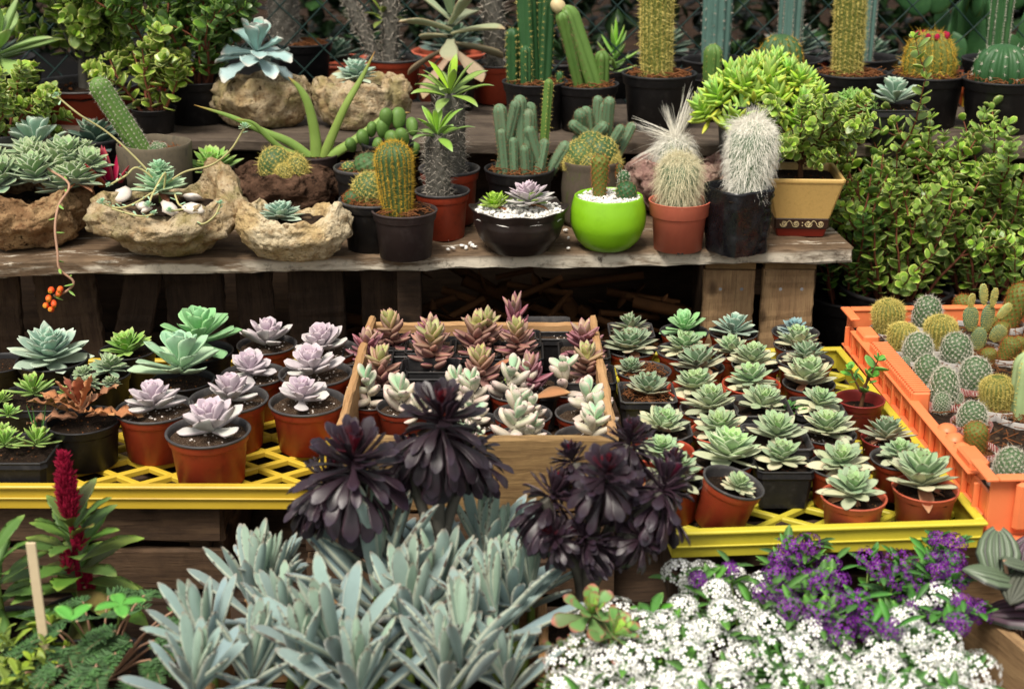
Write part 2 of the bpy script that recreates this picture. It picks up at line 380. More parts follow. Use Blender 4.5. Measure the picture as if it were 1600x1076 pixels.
M['agave']  = leafmat('broad_green_leaf', '#92ad6c', tip='#a8b27c', edge='#5f8a3c', edger=(.82, 1.), rough=.4)
M['redleaf'] = leafmat('crimson_leaf', '#a3243a', tip='#c24a4a', edge='#b8505a', outer='#7f7a34', outr=(.55, 1.1), rough=.4, var=.4)
M['twig'] = plain('dead_wood', '#5a3d26', .9, .1, .6, 30, '#6f4a2c')
M['shade'] = plain('bench_shade_black', '#0b0b0c', .9, .1, .5, 30, '#1c1916')  # near-black bench colour standing in for the shade beyond the fence
M['dry']    = leafmat('withered_leaf', '#a8714f', tip='#b58a63', edge='#bb8a68', center='#a0503c', cenr=(.5, 0), rough=.8, var=.4)
M['rededge'] = leafmat('red_margined_leaf', '#6f9a52', tip='#a05a55', tipr=(.8, 1), edge='#a8605c', edger=(.72, .98), center='#9cc05a', cenr=(.5, .1), outer='#5f6f48', rough=.4)
M['celeaf'] = leafmat('veined_green_leaf', '#4c7030', tip='#728c42', edge='#68883a', outer='#6a5836', rough=.5, var=.5)
M['mimosa'] = leafmat('feathery_green_leaf', '#486b40', tip='#61854e', edge='#5f844c', rough=.6, var=.5)
M['clover'] = leafmat('fresh_green_leaf', '#5f9f43', tip='#8cb65a', edge='#7db653', rough=.45, var=.3)
M['herb']   = leafmat('thin_green_leaf', '#4d7f3a', tip='#6f9c4c', edge='#5f8f44', rough=.5, var=.5)
M['yellowleaf'] = leafmat('yellow_green_leaf', '#7d9238', tip='#a3aa46', edge='#93a34a', rough=.5, var=.5)
M['hedge']  = leafmat('hedge_leaf', '#22381c', tip='#34502a', edge='#2d4622', rough=.45, var=.9)
def pepmat():
    s = NT('ribbed_peperomia_leaf', .4, .4); at = s.t.nodes.new('ShaderNodeAttribute'); at.attribute_name = 'A'
    sp = s.t.nodes.new('ShaderNodeSeparateColor'); s.t.links.new(at.outputs['Color'], sp.inputs[0])
    c = s.mix(s.ramp(sp.outputs[2], .3, .75), C('#5c6b54'), C('#553f4c')); c = s.mix(s.ramp(sp.outputs[1], .03, .6), c, C('#2a2d26')); return s.out(c)
M['pep'] = pepmat()
# pots, soil
M['redpot'] = plain('red_plastic', '#9f3e27', .42, .4, .22, 24, '#6f2a1c', .03, dirta=.5)
M['blackpot'] = plain('black_plastic', '#1b1a1c', .5, .4, .4, 20, '#4a4644', .04, dirta=.3)
M['rimgrey'] = plain('charcoal_rim_plastic', '#3c3a3b', .45, .45, .3, 20, '#77716c', .04, dirta=.35)
M['inner']  = plain('dark_inner_plastic', '#231e1d', .6, .3, .3, 20, '#4a3c33', .04)
M['terra']  = plain('terracotta_plastic', '#b5583f', .5, .35, .2, 20, '#8a4a38', .03, dirta=.4)
M['salmon'] = plain('salmon_plastic', '#cf6f58', .42, .4, .14, 14, '#b65f4a', .03, dirta=.3)
M['maroon'] = plain('maroon_plastic', '#7c2a26', .4, .4, .2, 20, '#5a201e', .03)
M['brownpot'] = plain('dark_brown_plastic', '#3d3231', .55, .3, .3, 16, '#5c5150', .04, dirta=.4)
M['bowl']   = plain('dark_glazed_clay', '#29211f', .38, .45, .3, 14, '#3f332d', .05)
M['limepot'] = plain('lime_glaze', '#83bb1e', .33, .5, .1, 10, '#74a81a', .1, 26., dirta=.5)
M['cement'] = plain('mossy_cement', '#6a6152', .9, .15, .4, 30, '#48463f', .3, dirta=.7)
M['mosspot'] = plain('mossy_clay', '#5e5348', .9, .15, .5, 30, '#4e5a2a', .3, dirta=.8)
M['beige']  = plain('straw_glaze', '#d0ac68', .42, .45, .25, 60, '#b8904c', .12, 90., dirta=.5)
M['darkband'] = plain('dark_brown_glaze', '#2c1a14', .35, .5, .2)
M['redglaze'] = plain('ox_blood_glaze', '#7a2318', .32, .5, .2)
M['cream']  = plain('cream_paint', '#cbb88c', .5, .4, .1)
M['bag']    = plain('black_polythene', '#121216', .28, .55, .3, 14, '#3a3a40', .05, dirta=.25)
M['soil']   = gravel_soil('perlite_soil', '#3a2a20', '#6b5442', '#b5a48e', 90.)
M['dark_soil'] = gravel_soil('dark_soil', '#1f1712', '#3a2b20', '#5c4a38', 60.)
M['coir']   = plain('coir_fibre', '#6f452a', .9, .1, .6, 60, '#a07a52', .1, dirta=.6)
M['gravel'] = plain('white_gravel', '#e6e3de', .6, .3, .2, 60)
M['pebble'] = plain('pale_pebble', '#ddd3ca', .6, .3, .3, 30, '#a38f84')
M['rock1']  = rockmat('tan_tufa', '#a8906a', '#c4b294', '#86694a', '#54432f', '#87804f')
M['rock2']  = rockmat('brown_tufa', '#8a6a4c', '#b0926c', '#6f4c32', '#3a2a1e')
M['rock3']  = rockmat('dark_tufa', '#4a362a', '#6a5040', '#3a2a20', '#1c1510')
M['rock4']  = rockmat('pink_tufa', '#93706a', '#b29888', '#6f5048', '#3a2b26')
M['rock5']  = rockmat('pale_sand_tufa', '#c0a678', '#d6c6a6', '#a08460', '#6a543a')
# wood
M['shelfwood'] = wood('weathered_shelf_wood', '#5a4838', '#7d6852', '#2d241c', '#c9bfae', (.58, .64), edgez=-.012)
M['tierwood'] = wood('grey_shelf_wood', '#4a4038', '#665a4e', '#2a231e')
M['cratewood'] = wood('honey_crate_wood', '#7d6242', '#9a7d54', '#4a3826', stain=.55)
M['palewood'] = wood('pale_crate_wood', '#a98158', '#ba946a', '#7d5a38', stain=.2, knots=False)
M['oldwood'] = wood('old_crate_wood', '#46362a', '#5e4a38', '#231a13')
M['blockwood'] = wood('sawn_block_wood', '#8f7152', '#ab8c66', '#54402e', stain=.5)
M['darkwood'] = wood('shade_dark_wood', '#32261d', '#463629', '#18120e')  # wood tone set very dark to carry the shade under shelves and trays
M['yellow'] = plain('yellow_plastic', '#c9aa34', .48, .4, .22, 12, '#96762e', .06, dirta=.7)
M['yellow2'] = plain('greenish_yellow_plastic', '#c6b93a', .48, .4, .22, 12, '#8f8430', .06, dirta=.65)
M['orange'] = plain('orange_plastic', '#ee8250', .45, .4, .14, 14, '#c9683e', .03, dirta=.4)
M['nail']   = plain('dull_steel', '#77787a', .4, .6)
M['stake']  = plain('bleached_stake', '#c9b797', .8, .2, .3, 20, '#8a755a')
# cacti
M['cgreen'] = plain('cactus_skin', '#3c5a34', .55, .3, .4, 30, '#5f7f48', .1)
M['cdark']  = plain('dark_cactus_skin', '#2f5530', .5, .35, .4, 30, '#456e3c', .1)
M['cbright'] = plain('bright_cactus_skin', '#5f7f3c', .5, .35, .4, 30, '#3f6c34', .1)
M['cblue']  = plain('blue_cactus_skin', '#56746c', .55, .3, .3, 30, '#6d8a80', .1)
M['cgrey']  = plain('grey_green_cactus_skin', '#5f7a5c', .6, .3, .4, 30, '#7a7a62', .1)
M['colive'] = plain('olive_cactus_skin', '#5f6a2e', .6, .3, .4, 30, '#7a7034', .1)
M['cpale']  = plain('pale_cactus_skin', '#9ab07c', .6, .3, .3, 40, '#b3bf92', .1)
M['trunk']  = plain('grey_spiny_trunk', '#5f5c55', .8, .2, .4, 60, '#3e3a34', .3, dirta=.7)
M['sp_gold'] = plain('golden_spines', '#cfa83a', .5, .3, .5, 80)
M['sp_yel'] = plain('straw_spines', '#d6c470', .5, .3, .4, 80)
M['sp_white'] = plain('white_spines', '#d3cdbd', .5, .3, .3, 80)
M['sp_brown'] = plain('rusty_spines', '#a8652c', .5, .3, .5, 80)
M['sp_dark'] = plain('brown_spines', '#8a7050', .5, .3, .5, 80)
M['sp_grey'] = plain('grey_spines', '#b0a79a', .5, .3, .5, 80)
M['hair']   = plain('white_wool', '#f0ece0', .6, .25, .2, 60)
M['hairy']  = plain('cream_wool', '#dcd3b0', .6, .25, .25, 60)
M['stem']   = plain('brown_stem', '#5a3e28', .8, .2, .4, 40)
M['redstem'] = plain('reddish_stem', '#7d4a38', .7, .2, .3, 40)
M['gstem']  = plain('green_stem', '#70853f', .6, .3, .3, 40)
M['paletstem'] = plain('pale_stalk', '#b3ad78', .6, .3, .3, 40)
M['pinkstem'] = plain('pinkish_stalk', '#b08a72', .6, .3, .3, 40)
M['oflower'] = plain('orange_flower', '#e2562a', .5, .3, .3, 60, '#eda32c', .05, dirta=.8)
M['wpetal'] = plain('white_petal', '#f3f2f0', .6, .2, .06)
M['ppetal'] = plain('violet_petal', '#6b1f86', .55, .25, .7, 60, '#9048a0', .05)
M['feye']   = plain('flower_eye', '#a9b45a', .6, .2)
M['plume']  = plain('crimson_plume', '#8f0f33', .8, .2, .7, 120, '#b82a4c', .3)
M['fence']  = plain('green_wire', '#16302c', .5, .4, .3)
M['paper']  = plain('printed_carton', '#b9b3ad', .6, .3, .2, 30, '#8a8d9a')
def printed():
    s = NT('red_print_carton', .5, .3); v = s.coord('Object', (1, 1, 1), False)
    br = s.t.nodes.new('ShaderNodeTexBrick'); s.set(br, 'Vector', s.n('TexCoord', 0)); 
    br.inputs['Color1'].default_value = C('#9c1f24'); br.inputs['Color2'].default_value = C('#8a1c22'); br.inputs['Mortar'].default_value = C('#d2c8be')
    br.inputs['Scale'].default_value = 9; br.inputs['Mortar Size'].default_value = .035
    return s.out(br.outputs[0])
M['print'] = printed()
def groundmat():
    s = NT('bare_earth', .95, .1); v = s.coord('Object', (1, 1, 1), False)
    c = s.mix(s.ramp(s.noise(v, 3., 8., .7), .35, .65), C('#1f1610'), C('#3a2a1e')); c = s.mix(s.ramp(s.noise(v, 40., 6., .7), .5, .7), c, C('#171009'))
    s.bump(s.noise(v, 30., 8., .7), .6, .03); return s.out(c)
M['ground'] = groundmat()
# ------------------------------------------------------------------ pots and soil
_cache = {}
CROSS = {'round': circ(40), 'square': octo(.14), 'octagon': octo(.42)}
def pot_meshes(shape, k, liner):
    key = ('pot', shape, round(k, 2), liner)
    if key not in _cache:
        cr = CROSS[shape]; o = MB(); l = MB()
        q = .37 if shape == 'round' else .40
        out = [(q, .012), (q + .02, 0), (q + .075, k * .79), (q + .1, k * .81), (.485, k * .95)]
        if liner:
            lathe(o, out + [(.488, k * .975)], cr, bev=.006)
            lathe(l, [(.486, k * .945), (.502, k * .96), (.506, k * 1.0), (.475, k * 1.008), (.458, k * .93), (.40, k * .45)], cr, cap0=False, bev=.006)
        else:
            lathe(o, out + [(.497, k * .96), (.5, k), (.468, k * 1.004), (.455, k * .93), (.40, k * .45)], cr, bev=.006)
        _cache[key] = (o, l)
    return _cache[key]
def soil_mesh(shape, kind, var=0):
    key = ('soil', shape, kind, var)
    if key not in _cache:
        rng = np.random.default_rng(11 + var + len(kind) * 7)
        cr = CROSS[shape]; mb = MB(); nr = 9; vv = []
        for i in range(nr):
            r = .462 * i / (nr - 1) + .002
            z = np.array([.03 * mnoise.noise((x * r * 9 + var * 5, y * r * 9, var)) + .012 * mnoise.noise((x * r * 30, y * r * 30, var)) for x, y in cr])
            if i == nr - 1: z = z - .03
            vv.append(np.column_stack([cr * r, z]))
        mb.add(np.concatenate(vv), gridf(nr, len(cr)))
        mats = [M['soil']]
        if kind == 'dark': mats = [M['dark_soil']]
        if kind == 'coir':
            mats = [M['dark_soil'], M['coir']]
            for _ in range(130):
                p = rng.uniform(-.42, .42, 2)
                if np.hypot(*p) > .44: continue
                a = rng.uniform(0, 6.28); L = rng.uniform(.08, .3); b = rng.normal(0, 1.2)
                t = np.linspace(-.5, .5, 5)
                pts = np.column_stack([p[0] + L * t * math.cos(a) - b * .2 * t * t * math.sin(a), p[1] + L * t * math.sin(a) + b * .2 * t * t * math.cos(a), .03 + rng.uniform(0, .05) + rng.normal(0, .07) * t + .04 * rng.random() * (1 - 4 * t * t)])
                rr = np.hypot(pts[:, 0], pts[:, 1]); pts[:, :2] *= np.minimum(1, .46 / (rr + 1e-6))[:, None]
                tube(mb, pts, rng.uniform(.004, .009), 4, 1)
        if kind in ('soil', 'dark'):
            mats = mats + [M['pebble' if kind == 'soil' else 'coir']]
            for _ in range(26 if kind == 'soil' else 14): stone(mb, rng, rng.uniform(-.3, .3, 2), .01, rng.uniform(.008, .018), 1)
        if kind == 'gravel':
            mats = [M['gravel'], M['gravel']]
            for _ in range(420):
                p = rng.uniform(-.46, .46, 2)
                if np.hypot(*p) > .455: continue
                stone(mb, rng, p, .015 + rng.uniform(0, .025), rng.uniform(.013, .026), 1)
        _cache[key] = mb.build('soil', mats)
    return _cache[key]
_ico = None
def stone(mb, rng, p, z, r, mat=0, flat=.7):
    global _ico
    if _ico is None:
        bm = bmesh.new(); bmesh.ops.create_icosphere(bm, subdivisions=2, radius=1)
        for q in bm.verts: q.co *= 1 + .22 * mnoise.noise(q.co * 1.3)
        bm.verts.index_update(); _ico = (np.array([v.co[:] for v in bm.verts]), np.array([[v.index for v in f.verts] for f in bm.faces])); bm.free()
    v, f = _ico
    s = rng.uniform(.65, 1.3, 3) * r; s[2] *= flat
    E = np.array(Euler(rng.uniform(-1, 1, 3) * (.5, .5, 3)).to_matrix())
    mb.add((v * rng.uniform(.85, 1.12, (len(v), 1)) * s) @ E.T + np.array([p[0], p[1], z]), f, None, mat)
STY = {  # outer material, liner material, shape, height ratio
 'red': ('redpot', 'rimgrey', 'round', .67), 'black': ('blackpot', None, 'round', .67), 'square': ('blackpot', None, 'square', .74),
 'greyrim': ('blackpot', 'rimgrey', 'round', .86), 'squarerim': ('blackpot', 'rimgrey', 'square', .72), 'octagon': ('blackpot', 'rimgrey', 'octagon', .72), 'terra': ('terra', None, 'round', .56),
 'maroon': ('maroon', None, 'round', .68), 'salmon': ('salmon', None, 'round', .84), 'brown': ('brownpot', None, 'round', .86), 'redplain': ('redpot', None, 'round', .67)}
_pm = {}
def make_pot(root, style, D, k=None, soil='soil', var=0, lvl=.86):
    om, lm, shape, kk = STY[style]; k = k or kk
    key = (style, round(k, 2))
    if key not in _pm:
        o, l = pot_meshes(shape, k, bool(lm))
        _pm[key] = (o.build('pot', M[om], shape == 'round'), l.build('rim', M[lm], shape == 'round') if lm else None)
    po = part('pot', _pm[key][0], root, scale=D)
    if _pm[key][1]: part('rim', _pm[key][1], po)
    if soil: part('soil', soil_mesh(shape, soil, var % 3), root, (0, 0, k * D * lvl), (0, 0, var * 1.3 if shape == 'round' else 0), D * (1 if lvl > .8 else .95))
    return k * D * lvl

# ------------------------------------------------------------------ rosette library (unit radius)
def lib(key, fn, mat):
    key2 = (key, mat)
    if key not in _cache: _cache[key] = fn()
    if key2 not in _cache: _cache[key2] = _cache[key].build('rosette', [M[mat], M['dry']])
    return _cache[key2]
def r_house(i):
    rng = np.random.default_rng(100 + i * 7); mb = MB(); U = rng.uniform
    n = int(U(30, 54)); wk = U(.86, 1.14); eo = U(-10, 20)
    rosette(mb, rng, n, leaf('point', .54 * wk, .13, -.1, U(.25, .4), 7, 8), leaf('point', .46 * wk, .10, U(-.25, .2), U(.12, .28), 7, 8), (U(.3, .42), 1.0), (U(74, 84), eo), U(.32, .52), .10, gl=U(.6, .95), ge=U(.7, 1.), jit=U(5, 10))
    m = rng.integers(0, 4)
    if m:
        az = rng.uniform(0, 6.28, m); mb.inst(*leaf('point', .36, .05, -.5, .5, 7, 6, wave=.1), rotm(az, rng.uniform(-.35, .0, m)) * rng.uniform(.7, 1., m)[:, None, None], np.tile([0, 0, .03], (m, 1)), rng.uniform(0, 1, m), mat=1)
    return mb
def r_lilac(i):
    rng = np.random.default_rng(200 + i * 7); mb = MB(); U = rng.uniform
    return rosette(mb, rng, int(U(24, 34)), leaf('spoon', .66, .22, .2, .25, 8, 10), leaf('spoon', U(.5, .6), .22, U(.1, .3), .15, 8, 10), (U(.32, .42), 1.0), (80, U(-4, 12)), U(.36, .5), .08, gl=U(.6, .8), ge=U(.75, .95), jit=U(5, 10))
def r_green(i):
    rng = np.random.default_rng(300 + i); mb = MB()
    return rosette(mb, rng, 25, leaf('spoon', .54, .12, .15, .4, 9, 8), leaf('spoon', .50, .11, .12, .3, 9, 8), (.4, 1.0), (82, 6), .42, .1, gl=.6, ge=.85)
def r_tuft(i):
    rng = np.random.default_rng(400 + i); mb = MB()
    return rosette(mb, rng, 30, leaf('club', .34, .14, .1, .1, 7, 6), leaf('club', .30, .12, .1, .1, 7, 6), (.4, 1.0), (82, 0), .35, .1)
def r_redsed(i):
    rng = np.random.default_rng(500 + i * 7); mb = MB(); U = rng.uniform
    return rosette(mb, rng, int(U(22, 34)), leaf('lance', .46, .27, .05, .05, 7, 8), leaf('lance', .38, .30, U(.1, .3), .0, 7, 8), (U(.5, .65), 1.0), (72, U(6, 24)), U(1.1, 1.6), .08, gl=.35, ge=U(.7, .9), jit=13)
def r_moon(i):
    rng = np.random.default_rng(600 + i * 7); mb = MB(); U = rng.uniform
    rosette(mb, rng, int(U(9, 15)), leaf('oval', .56, .42, .1, .03, 10, 10), leaf('oval', U(.48, .6), .46, .15, .0, 10, 10), (.62, .98), (70, U(-4, 16)), U(.9, 1.3), .06, gl=.5, ge=U(.7, .95), jit=18)
    tube(mb, [(0, 0, -.1), (.01, .01, .5), (0, 0, 1.)], .05, 6); return mb

# ------------------------------------------------------------------ cacti
def cprof(shape, Rd, H, nz=26):
    if shape == 'column':
        z = np.concatenate([np.linspace(0, H - Rd * 1.1, nz // 2), H - Rd * 1.1 + Rd * 1.1 * np.sin(np.linspace(.1, PI / 2, nz // 2))])
        q = np.clip((z - (H - Rd * 1.1)) / (Rd * 1.1), 0, 1); r = Rd * np.sqrt(np.maximum(1 - q * q, .0004)) * np.interp(z / H, [0, .25, .8, 1], [.9, .98, 1, 1])
    elif shape == 'egg':
        a = np.linspace(-.62, PI / 2, nz); z = (np.sin(a) + math.sin(.62)) / (1 + math.sin(.62)) * H; r = Rd * np.maximum(np.cos(a), .02) ** .85
    elif shape == 'club':
        z = np.concatenate([np.linspace(0, H - Rd, nz // 2), H - Rd + Rd * np.sin(np.linspace(.1, PI / 2, nz // 2))])
        q = np.clip((z - (H - Rd)) / Rd, 0, 1); r = Rd * np.sqrt(np.maximum(1 - q * q, .0004)) * np.interp(z / H, [0, .5, .8, 1], [.72, .95, 1, 1])
    return z, r
def sliver(mb, p, d, l, wd, rng, mat=0):
    """p,d (N,3), l (N)"""
    n = len(p); a = rng.normal(0, 1, (n, 3)); s = np.cross(d, a); s /= np.linalg.norm(s, axis=1)[:, None] + 1e-9
    s = s * (wd * .5 if np.isscalar(wd) else wd[:, None] * .5)
    v = np.stack([p - s, p + s, p + d * l[:, None]], 1).reshape(-1, 3)
    return mb.add(v, np.arange(3 * n).reshape(n, 3), None, mat)
def areoles(mb, rng, pts, nrm, m, ln, wd, out=.45, cent=1, mat=0, up=0.):
    n = len(pts); ax = np.array([0, 0, 1.])
    tz = ax[None] - nrm * nrm[:, 2:3]; tz /= np.linalg.norm(tz, axis=1)[:, None] + 1e-6
    tx = np.cross(nrm, tz)
    f = rng.uniform(0, 6.28, (n, 1)) + np.arange(m)[None] / m * 6.283
    o = out * rng.uniform(.6, 1.5, (n, m))
    d = nrm[:, None] * o[..., None] + np.cos(f)[..., None] * tx[:, None] + np.sin(f)[..., None] * tz[:, None]
    d[..., 2] += up
    d /= np.linalg.norm(d, axis=2)[..., None]
    P = np.repeat(pts[:, None], m, 1)
    sliver(mb, P.reshape(-1, 3), d.reshape(-1, 3), (ln * rng.uniform(.7, 1.2, n * m)), wd, rng, mat)
    if cent:
        d = nrm + rng.normal(0, .3, (n, 3)); d[:, 2] += up; d /= np.linalg.norm(d, axis=1)[:, None]
        for _ in range(cent): sliver(mb, pts, d + rng.normal(0, .25, d.shape), ln * rng.uniform(.9, 1.5, n), wd * 1.2, rng, mat)
def cactus(shape, Rd, H, ribs=0, amp=.12, n=0, row=.012, m=8, ln=.009, wd=.0006, out=.45, cent=1, seed=0, up=0., bend=0., tub=0.):
    rng = np.random.default_rng(abs(int(seed))); z, r = cprof(shape, Rd, H)
    nth = max(32, ribs * 6); th = np.arange(nth) / nth * 2 * PI
    k = 1 - amp * (1 - np.abs(np.cos(ribs * th / 2)) ** .8) if ribs else np.ones(nth)
    dr = np.gradient(r, z + np.arange(len(z)) * 1e-9)
    body = MB(); sp = MB()
    if ribs:
        zz, rr = z, r
        v = np.stack([rr[:, None] * k * np.cos(th), rr[:, None] * k * np.sin(th), np.repeat(zz[:, None], nth, 1)], -1)
    else:
        nzz = 60; zz = np.interp(np.linspace(0, 1, nzz), np.linspace(0, 1, len(z)), z); rr = np.interp(zz, z, r)
        nth = 64; th = np.arange(nth) / nth * 2 * PI
        v = np.stack([rr[:, None] * np.cos(th), rr[:, None] * np.sin(th), np.repeat(zz[:, None], nth, 1)], -1)
    if ribs:
        zs = np.arange(row, H * .985, row); P, N = [], []
        for i in range(ribs):
            q = 2 * PI * i / ribs; o = zs + rng.normal(0, row * .1, len(zs)) + (row * .5 if i % 2 else 0); o = np.clip(o, 0, H * .995)
            ri = np.interp(o, z, r); di = np.clip(np.interp(o, z, dr), -8, 3)
            P.append(np.column_stack([ri * math.cos(q), ri * math.sin(q), o])); N.append(np.column_stack([np.full(len(o), math.cos(q)), np.full(len(o), math.sin(q)), -di]))
        P = np.concatenate(P); N = np.concatenate(N)
    else:
        area = np.cumsum(r * np.hypot(np.gradient(z), np.gradient(r)) + 1e-7); area /= area[-1]
        f = (np.arange(n) + .5) / n; o = np.interp(f, area, z); q = np.arange(n) * 2.39996
        ri = np.interp(o, z, r); di = np.clip(np.interp(o, z, dr), -8, 3)
        P = np.column_stack([ri * np.cos(q), ri * np.sin(q), o]); N = np.column_stack([np.cos(q), np.sin(q), -di])
    N /= np.linalg.norm(N, axis=1)[:, None]
    if tub and not ribs:   # tubercles: push the skin out under each areole
        fl = v.reshape(-1, 3); d2 = ((fl[:, None] - P[None]) ** 2).sum(-1).min(1)
        g = np.exp(-d2 / (2 * (tub * 1.6) ** 2))[:, None]; ctr = fl * (1, 1, 0); nn = ctr / (np.linalg.norm(ctr, axis=1)[:, None] + 1e-9); nn[:, 2] = .35
        v = (fl + nn * g * tub).reshape(v.shape); P = P + N * tub
    body.add(v.reshape(-1, 3), gridf(v.shape[0], v.shape[1]))
    if m: areoles(sp, rng, P, N, m, ln, wd, out, cent, up=up)
    if bend:
        for mb in (body, sp):
            for i in range(len(mb.v)):
                a = mb.v[i]; t = a[:, 2] / H; mb.v[i] = np.column_stack([a[:, 0] + bend * H * t ** 2, a[:, 1], a[:, 2]])
    return body, sp
def put_cactus(root, shape, Rd, H, skin, spine, loc=(0, 0, 0), rot=(0, 0, 0), body='stem', spines='spines', **kw):
    b, s = cactus(shape, Rd, H, **kw)
    bo = part(body, b.build(body, M[skin]), root, loc, rot)
    if s.n: part(spines, s.build(spines, M[spine], False), bo)
    return bo
def hairs(rng, n, base, nrm, ln, wd=.0007, grav=.8, K=6, curl=.25, spread=.4):
    mb = MB()
    d = nrm + rng.normal(0, spread, (n, 3)); d /= np.linalg.norm(d, axis=1)[:, None]
    p = base.copy(); L = ln * rng.uniform(.6, 1.25, n); s = np.cross(d, rng.normal(0, 1, (n, 3))); s /= np.linalg.norm(s, axis=1)[:, None]
    pts = [p.copy()]
    for i in range(K):
        d = d + np.array([0, 0, -grav / K]) + rng.normal(0, curl, (n, 3)); d /= np.linalg.norm(d, axis=1)[:, None]
        p = p + d * (L / K)[:, None]; pts.append(p.copy())
    P = np.stack(pts, 1)
    w_ = wd * np.linspace(1, .25, K + 1)[None, :, None] * .5
    v = np.stack([P - s[:, None] * w_, P + s[:, None] * w_], 2).reshape(n, -1, 3)
    i = np.arange(K); f = np.stack([2 * i, 2 * i + 1, 2 * i + 3, 2 * i + 2], -1)
    F_ = (f[None] + (np.arange(n) * 2 * (K + 1))[:, None, None]).reshape(-1, 4)
    return mb.add(v.reshape(-1, 3), F_)
def hair_cactus(root, Rd, H, n, ln, seed, skin='cgrey', hair='hair', loc=(0, 0, 0), rot=(0, 0, 0), grav=1.1, wisps=0, curl=.25, up=.2, wd=.0008, spread=.4):
    rng = np.random.default_rng(seed); b, _ = cactus('club', Rd, H, ribs=18, amp=.06, row=.02, m=0, seed=seed)
    bo = part('stem', b.build('stem', M[skin]), root, loc, rot)
    z, r = cprof('club', Rd, H); o = H * rng.uniform(0.02, .999, n); top = rng.random(n) < .25; o[top] = H * rng.uniform(.86, .999, top.sum())
    q = rng.uniform(0, 6.28, n); ri = np.interp(o, z, r); dr = np.clip(np.interp(o, z, np.gradient(r, z)), -6, 2)
    P = np.column_stack([ri * np.cos(q), ri * np.sin(q), o]); N = np.column_stack([np.cos(q), np.sin(q), -dr]); N /= np.linalg.norm(N, axis=1)[:, None]; N[:, 2] += up
    h = hairs(rng, n, P, N, ln, wd, grav, curl=curl, spread=spread)
    part('wool', h.build('wool', M[hair], True), bo)
    if wisps:
        hb = MB()
        for (dx, dy, dz, L) in wisps:
            m = 60; D = np.tile(np.array([dx, dy, dz]), (m, 1)); hw = hairs(rng, m, np.tile(np.array([0, 0, H * .93]), (m, 1)) + rng.normal(0, .004, (m, 3)), D, L, .0009, .15, curl=.03, spread=.045)
            hb.add(hw.v[0], hw.l[0].reshape(-1, 4))
        part('long_wisps', hb.build('long_wisps', M[hair]), bo)
    return bo
def ball_cactus_lib(kind, i):
    key = ('ball', kind, i)
    if key not in _cache:
        if kind == 'white': b, s = cactus('egg', .5, 1.15 + .12 * (i % 3), n=190, m=13, ln=.13, wd=.0115, out=.35, cent=2, seed=700 + i, tub=.022); mt = ('cgreen', 'sp_white')
        elif kind == 'yellow': b, s = cactus('club', .5, 1.3 + .12 * (i % 3), ribs=24, amp=.07, row=.05, m=10, ln=.105, wd=.013, out=.6, cent=2, seed=720 + i, up=.25); mt = ('colive', 'sp_yel')
        elif kind == 'gold': b, s = cactus('club', .5, 1.7, n=170, m=11, ln=.12, wd=.015, out=.35, cent=2, seed=740 + i, tub=.03); mt = ('colive', 'sp_brown')
        _cache[key] = (b.build('stem', M[mt[0]]), s.build('spines', M[mt[1]], False))
    return _cache[key]
def put_ball(root, kind, i, D, Hpx, loc, rot=(0, 0, 0), name='stem'):
    b, s = ball_cactus_lib(kind, i); h0 = max(v.co.z for v in b.vertices)
    bo = part(name, b, root, loc, rot, (D, D, Hpx / h0)); part('spines', s, bo); return bo

# ------------------------------------------------------------------ rocks
def fbm(p, o=5, h=.55):
    a, s, t = 1., 1., 0.
    for i in range(o): t += a * mnoise.noise((p[0] * s + i * 7.3, p[1] * s, p[2] * s - i * 3.1)); a *= h; s *= 2.1
    return t
def rock(Wd, Dp, H, seed, rimfn=None, wall=.72, depth=.78, amp=.16, n=110, base=.6):
    """hollowed boulder: origin at the base centre; returns mesh builder and soil disc"""
    prof = [(0.02, 0), (.3, -.0), (base * .8, .0), (base, .02), (base + .14, .12), (base + .26, .28), (.96, .45), (1.0, .62), (.985, .78), (.93, .91), (.86, 1.), (wall + .07, 1.02), (wall, .97), (wall - .04, .86), (wall - .08, depth), (wall - .3, depth - .06), (.02, depth - .08)]
    pr = []
    for (a, b) in zip(prof[:-1], prof[1:]):
        for q in range(3): pr.append((a[0] + (b[0] - a[0]) * q / 3, a[1] + (b[1] - a[1]) * q / 3))
    pr.append(prof[-1])
    mb = MB(); v = []; off = seed * 13.7
    for r, z in pr:
        row = []
        for j in range(n):
            th = 2 * PI * j / n; c, s = math.cos(th), math.sin(th)
            rim = 1 + .18 * mnoise.noise((c * 1.6 + off, s * 1.6, 3)) + .1 * mnoise.noise((c * 5 + off, s * 5, 9))
            if rimfn: rim *= rimfn(th)
            zz = z * (1 + (rim - 1) * (z ** 1.5)) if r > wall - .06 else z
            k = 1 + .14 * mnoise.noise((c * 1.1 + off, s * 1.1, 0)) + (.0 if r < .3 else amp * fbm((c * r * 2.4 + off, s * r * 2.4, z * 2.4), 6, .62))
            zz += amp * .4 * fbm((c * r * 3 + off, s * r * 3, z * 3 + 5), 6, .62) * (1 if z > .05 else .15)
            row.append((c * r * k * Wd / 2, s * r * k * Dp / 2, max(zz, 0 if z > 0 else zz * .3) * H))
        v.append(row)
    mb.add(np.array(v).reshape(-1, 3), gridf(len(pr), n))
    sd = MB(); vv = []
    for i in range(8):
        r = (wall - .02) * i / 7 + .01
        vv.append([(math.cos(2 * PI * j / 40) * r * Wd / 2, math.sin(2 * PI * j / 40) * r * Dp / 2, H * (depth + .03) + .004 * mnoise.noise((math.cos(j) * r * 6, math.sin(j) * r * 6, seed))) for j in range(40)])
    sd.add(np.array(vv).reshape(-1, 3), gridf(8, 40))
    return mb, sd
